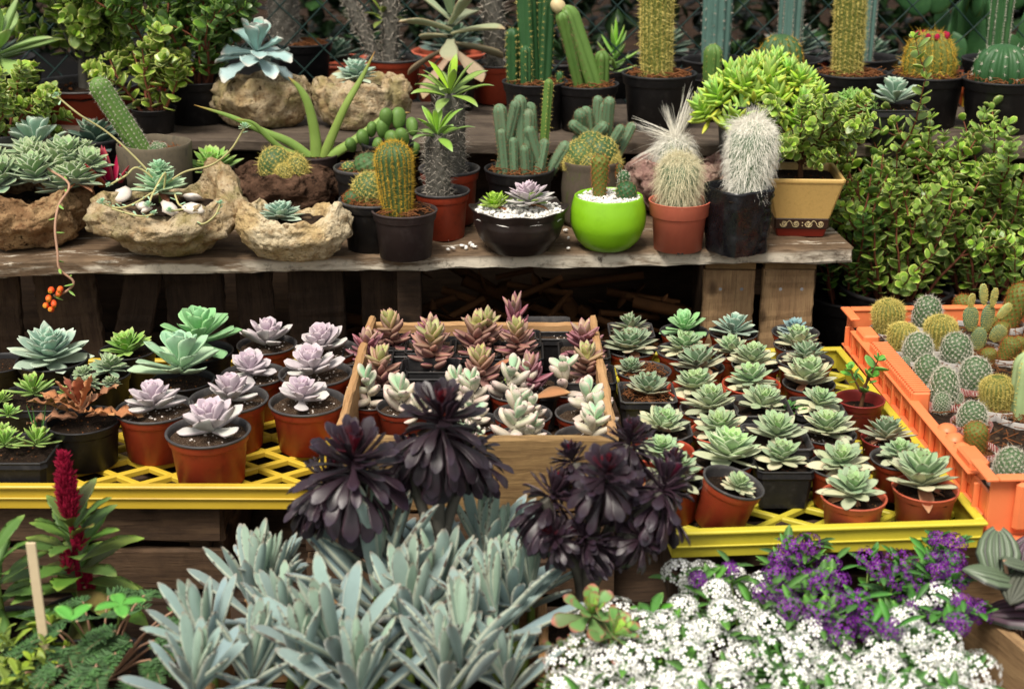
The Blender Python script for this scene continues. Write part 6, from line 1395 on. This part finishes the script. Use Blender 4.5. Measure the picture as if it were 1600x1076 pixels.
def opuntia(label, x, y, n, seed):
    rng = np.random.default_rng(seed); t = thing('prickly_pear', label, 'cactus', (x, y, ZB)); zs = make_pot(t, 'terra', .2, .7, 'dark', 0); p = pad(1, .7, .16, 'cdark', 'pad', seed)
    for i in range(n):
        z = zs + (i // 4) * .08; po = part('pad', p[0], t, (rng.uniform(-.1, .1), rng.uniform(-.05, .05), z), (0, R(rng.uniform(-40, 40)), rng.uniform(0, 3)), rng.uniform(.1, .15)); part('glochids', p[1], po)
opuntia('blurred prickly pear beyond the fence behind the red-budded barrel cactus', 1.0, 3.3, 12, 4); opuntia('blurred prickly pear further right beyond the fence', 1.18, 3.38, 10, 5)
mb = MB(); box(mb, -.2, .2, -.1, .1, 0, .13, .01); o = thing('yellow_planter', 'blurred yellow rectangular planter beyond the fence at the right', 'planter', (1.22, 3.24, ZB)); part('trough', mb.build('trough', M['yellow'], False), o); part('soil', soil_mesh('square', 'dark', 0), o, (0, 0, .128), (0, 0, 0), (.4, .2, .3))
mb = MB(); rng = np.random.default_rng(91); n = 16000
P = np.column_stack([rng.uniform(-3.4, 3.4, n), 4.75 + rng.uniform(-.25, .25, n), rng.uniform(.3, 1.7, n)]); mb.inst(*leaf('round', .7, .05, .1, .2, 4, 4), rotm(rng.uniform(0, 6.28, n), rng.normal(0, .6, n)) * rng.uniform(.05, .1, n)[:, None, None], P, rng.uniform(0, 1, n))
o = solo('hedge', mb.build('hedge', M['hedge']), 'dark leafy hedge closing the view far behind the fence', 'hedge'); o['kind'] = 'stuff'  # leafy screen added to block the sky and darken the background

# ================================================================== right-hand jade bushes
jadebush('jade_bush', 'large jade bush with upright reddish stems in a big black pot at the right', (1400, 446, 176), .75, ZP, 'black', (260, 225), 26, 301, 'jade', .0215, .45, 1.05, gap=.0155, kids=2)
jadebush('jade_bush', 'second jade bush at the right edge in a red black-rimmed pot', (1545, 446, 170), .75, ZP, 'red', (230, 225), 24, 302, 'jade', .0215, .42, 1.05, gap=.0155, kids=2)
b = on_y(1345, 300, 2.5); t = thing('jade_bush', 'darker jade bush filling the gap beside the straw-coloured pot', 'shrub', (b.x, 2.52, ZP)); zs = make_pot(t, 'black', .16, .8, 'dark', 0); B = Bush(303)
for a in range(11): an = a * 2.4; B.grow((math.cos(an) * .03, math.sin(an) * .03, zs), (math.cos(an) * .45, math.sin(an) * .4, 1), .17 + .04 * (a % 3), .003, .016, .021, 1, 3, .15, .3, .1)
B.put(t, T_JADE, 'jaded', 'redstem')
# ================================================================== foreground plants
ZF = ZP + .004
# black aeoniums
def aeonium(label, base_uv, y, heads, pot_px, seed):
    p0 = on_y(*base_uv, y); t = thing('black_aeonium', label, 'aeonium', (p0.x, y, ZF)); zs = make_pot(t, 'black', .112 if pot_px else .12, .9, 'dark', 0, .88); rng = np.random.default_rng(seed); s_ = S((0, y, .85))
    st = MB(); ta = leaf('aeon', .33, .08, .15, .25, 9, 8); tb = leaf('aeon', .27, .08, -.8, .25, 10, 8); 
    crown0 = None
    for i, (u, v, r, tx, ty, dy) in enumerate(heads):
        q = Vector(on_y(u, v, y + dy)) - t.location; mb = MB()
        rosette(mb, np.random.default_rng(seed + i), int(74 + r * .35), ta, tb, (.26, .80), (66, -58), .62, .09, gl=.55, ge=.9, jit=19, Wv=.25)
        part('rosette', mb.build('rosette', M['black']), t, q - Vector((0, 0, .28 * r * s_)), (R(tx), R(ty), i), 1.08 * r * s_)
        mid = Vector((q.x * .35, q.y * .4, q.z - r * s_ * 1.3)); P = smooth([(0, 0, zs - .01), (mid.x * .3, mid.y * .3, mid.z * .6 + zs * .4), tuple(mid), (q.x, q.y, q.z + .004)], 6); tube(st, P, np.linspace(.0085 if i == 0 else .0065, .006, len(P)), 8)
    part('stem', st.build('stem', M['trunk']), t); return t
aeonium('tall black-purple aeonium with drooping heads in front of the wooden box', (684, 880), 1.40, [(688, 672, 112, 8, 2, 0), (552, 736, 120, 10, -10, -.02), (628, 722, 66, 14, -4, .02), (496, 764, 78, 12, -22, 0), (742, 706, 74, 12, 20, .02)], None, 11)
aeonium('black-purple aeonium with many red-hearted heads in a black pot beside the tray', (915, 900), 1.375, [(945, 748, 84, 26, 0, -.03), (982, 700, 70, 4, 6, .03), (1028, 776, 84, 32, 26, -.03), (850, 786, 78, 28, -24, -.02), (926, 846, 58, 52, -6, -.04), (900, 728, 58, 8, -22, .03), (878, 836, 58, 34, -20, -.03), (990, 838, 60, 36, 14, -.04), (1046, 740, 56, 14, 24, .02)], 150, 31)
# red-margined rosettes
b = on_z(930, 1010, .62); t = thing('red_edged_succulent', 'cluster of green rosettes with red leaf margins beside the white flowers', 'succulent', (b.x + .005, 1.27, ZF)); zs = make_pot(t, 'black', .1, .85, 'dark', 0)
tl_ = leaf('club', .5, .09, .15, .25, 8, 8); t2 = leaf('club', .5, .08, -.15, .2, 8, 8)
for i, (u, v, r, tx, ty) in enumerate([(922, 962, 56, 20, 6), (955, 996, 58, 28, 14), (880, 1032, 44, 26, -16), (908, 1010, 32, 14, -6), (945, 1050, 36, 20, 10), (870, 1072, 40, 20, -10)]):
    q = Vector(on_y(u, v, 1.265 - .02 * (i % 2))) - t.location; mb = MB(); rosette(mb, np.random.default_rng(140 + i), 20, tl_, t2, (.4, 1), (78, 2), .22, .08, gl=.6); part('rosette', mb.build('rosette', M['rededge']), t, q, (R(tx), R(ty), i), r * S(q + t.location))
    mb = MB(); tube(mb, [(0, 0, zs - .01), (q.x * .6, q.y * .6, (zs + q.z) * .5), tuple(q)], .004); part('stem', mb.build('stem', M['stem']), t)
# grey felt-leaved kalanchoe: three plants in the wooden trough
rng = np.random.default_rng(55)
KA = leaf('felt', .185, .11, .12, .3, 14, 10); KB = leaf('felt', .172, .105, -.08, .3, 14, 10, tipdrop=.15)
heads = [[(330, 1015, 105), (395, 950, 112), (300, 1075, 100), (455, 990, 95), (390, 1060, 105), (425, 915, 80)],
         [(590, 930, 160), (540, 1035, 140), (640, 1010, 140), (475, 1060, 120), (600, 905, 125), (680, 945, 120), (560, 1090, 120)],
         [(760, 905, 110), (775, 985, 120), (720, 1045, 125), (795, 1070, 95), (690, 1075, 110), (752, 880, 110), (805, 950, 100), (830, 930, 90)]]
for g, (hl, lab, u0) in enumerate(zip(heads, ['grey felt-leaved kalanchoe at the left end of the front box', 'tallest grey felt-leaved kalanchoe in the middle of the front box', 'grey felt-leaved kalanchoe with curled young leaves at the right of the front box'], (370, 570, 750))):
    c0 = on_z(u0, 1000, .68); t = thing('felt_kalanchoe', lab, 'kalanchoe', (c0.x, 1.285, ZF + .02), group='grey felt-leaved kalanchoes in the front box'); st = MB()
    for i, (u, v, L) in enumerate(hl):
        zc = .695 + rng.uniform(-.012, .012); q = Vector(on_z(u, v, zc)); s_ = S(q); q -= t.location; mb = MB()
        rosette(mb, np.random.default_rng(500 + g * 20 + i), 18, KA, KB, (.66, 1.05), (88, 32), .5, .05, gl=.5, ge=1.1, jit=14, Wv=.2); part('leaves', mb.build('leaves', M['kal']), t, q - Vector((0, 0, .25 * L * s_)), (R(rng.uniform(-6, 6)), R(rng.uniform(-12, 12) + (u - u0) * .06), i), L * 1.22 * s_)
        tube(st, [(q.x * .7, q.y * .7, 0), (q.x, q.y, q.z * .6), tuple(q)], .005, 6)
    if g == 2:
        q = Vector(on_z(772, 880, .74)); s_ = S(q); q -= t.location; mb = MB(); rosette(mb, np.random.default_rng(599), 9, leaf('blade', .3, .16, .2, .1, 10, 8), leaf('blade', .3, .16, -1.7, .1, 10, 8), (.7, 1), (70, 20), .2, .05); part('curled_leaves', mb.build('curled_leaves', M['kal']), t, q, (0, R(10), 0), 60 * s_)
    part('stems', st.build('stems', M['gstem']), t)
# sweet alyssum
def alyssum(label, white, hd, zt, base, seed, nleaf=260, msz=.0088, dome=.0185, n=34):
    """hd: (u,v,scale) of each flower head, as seen; heads stand at height zt"""
    rng = np.random.default_rng(seed); t = thing('white_alyssum' if white else 'purple_alyssum', label, 'flowers', (*base, ZF), group='white alyssum plants' if white else 'purple alyssum plants')
    make_pot(t, 'black', .13, .62, 'dark', seed); H = []; st = MB(); lf = MB(); P = []
    for (u, v, sc_) in hd:
        z = zt + rng.uniform(-.02, .016); p = on_z(u, v, z) - t.location; out = Vector((p.x, p.y, .12)).normalized(); H.append((tuple(p), (out.x * .5, out.y * .5 - .25, 1), sc_))
        a = np.array([p.x * .25 + rng.normal(0, .01), p.y * .25 + rng.normal(0, .01), .075]); b_ = np.array(p); m = (a + b_) / 2 + (p.x * .12, p.y * .12, .02); Q = smooth([a, m, b_], 4); tube(st, Q, .0011, 4)
        for k in range(max(1, nleaf // len(hd))): i = rng.integers(2, len(Q)); P.append(Q[i] + rng.normal(0, .003, 3))
    P = np.array(P); m = len(P); L = rng.uniform(.018, .036, m); lf.inst(*T_HERB, rotm(rng.uniform(0, 6.28, m), rng.uniform(-.1, 1.1, m)) * L[:, None, None], P, rng.uniform(0, 1, m))
    pt, eye = flower_heads(None, rng, H, msz, n, dome)
    part('stems', st.build('stems', M['gstem']), t); part('leaves', lf.build('leaves', M['herb']), t); pe = part('petals', pt.build('petals', M['wpetal' if white else 'ppetal'], False), t); part('flower_eyes', eye.build('flower_eyes', M['feye'], False), pe); return t
def inpoly(u, v, P):
    r = False; j = len(P) - 1
    for i in range(len(P)):
        if (P[i][1] > v) != (P[j][1] > v) and u < (P[j][0] - P[i][0]) * (v - P[i][1]) / (P[j][1] - P[i][1]) + P[i][0]: r = not r
        j = i
    return r
def sample(polys, n, dmin, seed, v1=1100):
    rng = np.random.default_rng(seed); out = []
    us = [p[0] for P in polys for p in P]; vs_ = [p[1] for P in polys for p in P]
    for _ in range(n * 60):
        u, v = rng.uniform(min(us), max(us)), rng.uniform(min(vs_), max(vs_))
        if any(inpoly(u, v, P) for P in polys) and all(math.hypot(u - a, (v - b) * 1.3) > dmin for a, b, _ in out): out.append((u, v, rng.uniform(.75, 1.2)))
        if len(out) >= n: break
    return out
WP = [[(885, 1030), (930, 950), (985, 935), (1005, 985), (1050, 965), (1060, 895), (1120, 885), (1175, 890), (1235, 930), (1215, 975), (1290, 985), (1345, 1020), (1400, 1000), (1420, 930), (1470, 935), (1490, 990), (1520, 1050), (1560, 1050), (1560, 1110), (870, 1110)]]
wh = sample(WP, 80, 35, 4)
wl = [h for h in wh if h[0] < 1150]; wm = [h for h in wh if 1150 <= h[0] < 1340]; wr = [h for h in wh if h[0] >= 1340]
alyssum('white alyssum at the left, beside the red-edged rosettes', True, wl, .715, (.165, 1.27), 61, 320)
alyssum('white alyssum in the middle, at the bottom of the photo below the purple flowers', True, wm, .712, (.27, 1.24), 62, 260)
alyssum('white alyssum at the right, with a few heads rising among the purple ones', True, wr, .712, (.37, 1.25), 63, 260)
PP = [[(1200, 905), (1225, 850), (1270, 845), (1300, 880), (1330, 920), (1370, 960), (1400, 985), (1330, 1000), (1250, 965), (1200, 940)], [(1330, 870), (1440, 880), (1455, 842), (1490, 840), (1505, 890), (1480, 930), (1530, 955), (1510, 985), (1430, 960), (1390, 900)]]
ph = sample(PP, 50, 27, 5) + [(1255, 850, 1.), (1235, 875, .9), (1478, 852, 1.1), (1462, 880, 1.), (1490, 888, 1), (1520, 957, .9), (1210, 898, 1), (1290, 912, 1), (1195, 925, .9), (1090, 905, .7), (1140, 890, .7)]
alyssum('purple alyssum at the left, in front of the greenish yellow tray', False, [h for h in ph if h[0] < 1330], .725, (.265, 1.37), 64, 420, .0072, .0145, 26)
alyssum('purple alyssum at the right, reaching over the peperomia box', False, [h for h in ph if h[0] >= 1330], .725, (.395, 1.36), 65, 420, .0072, .0145, 26)
mb = MB(); rosette(mb, np.random.default_rng(3), 6, T_BROAD, T_BROAD, (.8, 1), (70, 10), .4, .05); p = on_z(1018, 968, .70); t = thing('seedling', 'fresh green broad-leaved seedling poking through the white flowers', 'plant', p); part('leaves', mb.build('leaves', M['clover']), t, (0, 0, -.01), (0, 0, .5), .036); mb = MB(); tube(mb, [(0, 0, 0), (.004, .004, -.14)], .0016); part('stem', mb.build('stem', M['gstem']), t)
# ribbed peperomia
def pepleaf():
    n, m = 26, 33; tt = np.linspace(0, 1, n); v = np.linspace(-1, 1, m); w_ = np.interp(tt, [0, .06, .2, .4, .65, .88, 1], [.22, .55, .86, 1, .82, .36, .01]) * .42
    vein = np.abs(np.sin(np.abs(v) ** .85 * PI * 3.0)); ends = np.sin(np.clip(tt, .03, .98) * PI) ** .35
    z = .05 * vein[None] * ends[:, None] - .10 * (v ** 2)[None] * (w_[:, None] / .42) - .22 * (tt ** 2)[:, None]
    x = tt[:, None] - .12 * (np.abs(v) ** 2)[None] * (tt < .25)[:, None] * (1 - tt[:, None] / .25); y = w_[:, None] * v[None]
    top = np.stack([x + 0 * y, y, z], -1).reshape(-1, 3); bot = top - (0, 0, .025); e = (1 - vein[None] * np.ones((n, 1))) ** 3
    A = np.stack([np.repeat(tt, m), e.ravel() * .85, np.full(n * m, .5), np.full(n * m, .5)], -1)
    g = gridf(n, m, False); return np.concatenate([top, bot]), np.concatenate([g, g[:, ::-1] + n * m]), np.concatenate([A, A])
TP = pepleaf(); p0 = on_z(1620, 960, .66); t = thing('peperomia', 'peperomia with deeply ribbed grey-green and purplish leaves at the right edge', 'plant', (p0.x, p0.y, ZF)); zs = make_pot(t, 'black', .12, .6, 'dark', 0); st = MB(); rng = np.random.default_rng(15)
for i, (u, v, dx, dz, az, el, r, L) in enumerate([(1585, 905, 0, 0, 178, 24, .1, 82), (1640, 950, 0, 0, 176, 4, .9, 108), (1560, 830, 0, 0, 262, -36, .2, 84), (1610, 846, 0, 0, 255, -40, .95, 92), (1600, 895, 0, 0, 235, -10, .5, 66), (1630, 905, 0, 0, 220, -5, .9, 76), (1650, 1000, 0, 0, 195, -8, .3, 90), (1620, 860, 0, 0, 300, -20, .5, 80), (1570, 875, 0, 0, 20, -10, .4, 60)]):
    q = Vector(on_y(u, v, 1.36 + (.04 if v < 870 else 0))); s_ = S(q); q -= t.location; mb = MB(); mb.inst(*TP, rotm(np.array([R(az)]), np.array([R(el)])) * (L * s_), np.array([tuple(q)]), np.array([r])); part('leaf', mb.build('leaf', M['pep']), t); tube(st, smooth([(q.x * .3, q.y * .3, zs), (q.x * .8, q.y * .8, q.z * .8), tuple(q)], 4), .0022, 5)
part('stalks', st.build('stalks', M['pinkstem']), t)
# celosia
def celosia(label, u, v, y, seed, plume=True, size=1.05, n=36):
    p = on_y(u, v, y); t = thing('celosia', label, 'flowers', (p.x, y, ZF)); zs = make_pot(t, 'black', .11, .7, 'dark', seed); rng = np.random.default_rng(seed); st = MB(); lf = MB(); pl = MB(); H = p.z - ZF + .052; s_ = S(p)
    tube(st, [(0, 0, zs - .01), (.002, 0, H * .6), (0, 0, H)], [.004, .0035, .003], 6)
    P, Mx = [], []; az = np.arange(n) * 2.39996 + seed; z = np.linspace(zs + .02, H, n); el = np.linspace(-.1, 1.0, n) + rng.normal(0, .15, n); L = np.linspace(.085, .05, n) * size * rng.uniform(.8, 1.15, n)
    lf.inst(*leaf('blade', .40, .015, -.35, .1, 9, 6, fold=.22, wave=.05), rotm(az, el) * L[:, None, None], np.column_stack([np.cos(az) * .003, np.sin(az) * .003, z]), rng.uniform(0, 1, n), rng.uniform(0, 1, n))
    part('stem', st.build('stem', M['plume' if plume else 'gstem']), t); part('leaves', lf.build('leaves', M['celeaf']), t)
    if plume:
        def feather(c, hh, rr, m):
            q = rng.uniform(0, 1, m) ** .8; a = rng.uniform(0, 6.28, m); r0 = rr * np.interp(q, [0, .25, .55, .8, 1], [.45, 1, .8, .35, .08]); Pp = np.column_stack([np.cos(a) * r0 * .8, np.sin(a) * r0 * .8, q * hh]) + c
            tl = leaf('lance', .28, .2, .2, 0, 5, 5); pl.inst(*tl, rotm(a, rng.uniform(.5, 1.3, m)) * rng.uniform(.006, .012, m)[:, None, None], Pp, rng.uniform(0, 1, m)); tube(pl, [c, tuple(np.array(c) + (0, 0, hh))], rr * .45, 6)
        feather((0, 0, H + .005), .078, .0105, 800); feather((.010, -.008, H - .03), .022, .005, 90); feather((-.006, -.008, H - .06), .025, .005, 90); feather((.011, 0, H - .09), .02, .005, 80)
        part('plume', pl.build('plume', M['plume']), t)
    return t
celosia('celosia with one upright crimson plume in front of the yellow tray', 118, 880, 1.45, 5)
celosia('leafy green celosia without a plume at the left edge', -4, 925, 1.42, 8, False, .95, 20)
# mimosa with feathery leaves, clover-like sprig
p = on_z(150, 1000, .66); t = thing('sensitive_plant', 'low sprawling mimosa with feathery leaves at the bottom left', 'plant', (p.x, p.y, ZF)); zs = make_pot(t, 'black', .12, .6, 'dark', 0); rng = np.random.default_rng(19); st = MB(); lf = MB(); lt = leaf('strap', .42, .04, .1, 0, 4, 4); br = MB()
for (u, v, ang, L, z) in [(60, 1005, 200, 62, .69), (95, 985, 170, 60, .7), (150, 1040, 250, 74, .70), (140, 1000, 290, 66, .69), (200, 960, 120, 62, .70), (225, 930, 60, 50, .72), (250, 975, 10, 66, .70), (240, 1000, -20, 60, .69), (180, 985, 190, 60, .7), (130, 940, 150, 50, .7), (170, 930, 20, 66, .7), (205, 1000, 200, 70, .69), (90, 1040, 230, 56, .69), (160, 1075, 260, 50, .68), (40, 1050, 180, 60, .68), (270, 955, 40, 50, .7), (120, 970, 100, 50, .7), (60, 960, 120, 50, .69), (235, 1030, 300, 60, .68), (210, 1060, 270, 60, .67), (100, 1010, 260, 60, .69), (180, 1020, 240, 64, .69), (265, 1000, -10, 50, .69)]:
    q = on_z(u, v, z); s_ = S(q); q = np.array(q - t.location); tube(st, smooth([(q[0] * .2, q[1] * .2, zs), (q[0] * .7, q[1] * .7, q[2] * .85), tuple(q)], 4), .0013, 4)
    for d in (-28, 0, 30):
        a = R(ang + d + rng.uniform(-8, 8)); D_ = np.array([math.cos(a), math.sin(a) * .8, -.15]); n = 13; f = np.linspace(.06, 1, n); P = q + D_ * (L * s_ * .9) * f[:, None] - np.outer(f ** 2, (0, 0, .006)); tube(st, P, .0006, 4)
        for sd in (-1, 1): az = np.full(n, a + sd * 1.05) + rng.normal(0, .08, n); lf.inst(*lt, rotm(az, rng.normal(.05, .1, n)) * (L * s_ * .36 * (1 - .5 * f))[:, None, None], P, rng.uniform(0, 1, n))
part('stems', st.build('stems', M['pinkstem']), t); part('leaves', lf.build('leaves', M['mimosa']), t)
p = on_z(150, 985, .66); t = thing('clover_sprig', 'sprigs of rounded fresh green leaflets among the mimosa', 'plant', (p.x, p.y, ZF + .06)); st = MB(); lf = MB()
for (u, v, n, L) in [(112, 968, 2, 40), (188, 945, 4, 40)]:
    q = on_z(u, v, .735); s_ = S(q); q = np.array(q - t.location); tube(st, smooth([(0, 0, 0), (q[0] * .7, q[1] * .6, q[2] * .6), tuple(q)], 4), .0014, 5); az = np.arange(n) / n * 6.28 + (.9 if n == 2 else .4) + (np.array([0, -1.6]) if n == 2 else 0); lf.inst(*leaf('round', .62, .03, -.2, .2, 8, 6, fold=.2), rotm(az, np.full(n, .35 if n == 2 else .1)) * (L * s_), np.tile(q, (n, 1)), np.full(n, .5))
part('stems', st.build('stems', M['gstem']), t); part('leaflets', lf.build('leaflets', M['clover']), t)
p = on_z(30, 1065, .66); t = thing('yellow_leaved_plant', 'yellow-green leafy plant in the bottom left corner', 'plant', (p.x, p.y, ZF)); zs = make_pot(t, 'black', .1, .7, 'dark', 0); B = Bush(44)
for a in range(5): an = a * 2.4; B.grow((0, 0, zs), (math.cos(an) * .6, math.sin(an) * .6, 1), .07, .0016, .012, .024, 1, 2, .1, .3, .2)
B.put(t, T_BROAD, 'yellowleaf', 'gstem')
# stake
p = on_y(70, 1005, 1.3); q = on_y(67, 853, 1.3); mb = MB(); box(mb, -.0052, .0052, -.0015, .0015, 0, (q.z - ZF), .0008); s0 = solo('plant_stake', mb.build('plant_stake', M['stake'], False), 'plain bleached wooden stake standing among the mimosa leaves', 'stake', (p.x, 1.3, ZF), (R(-2), R(-1), 0))
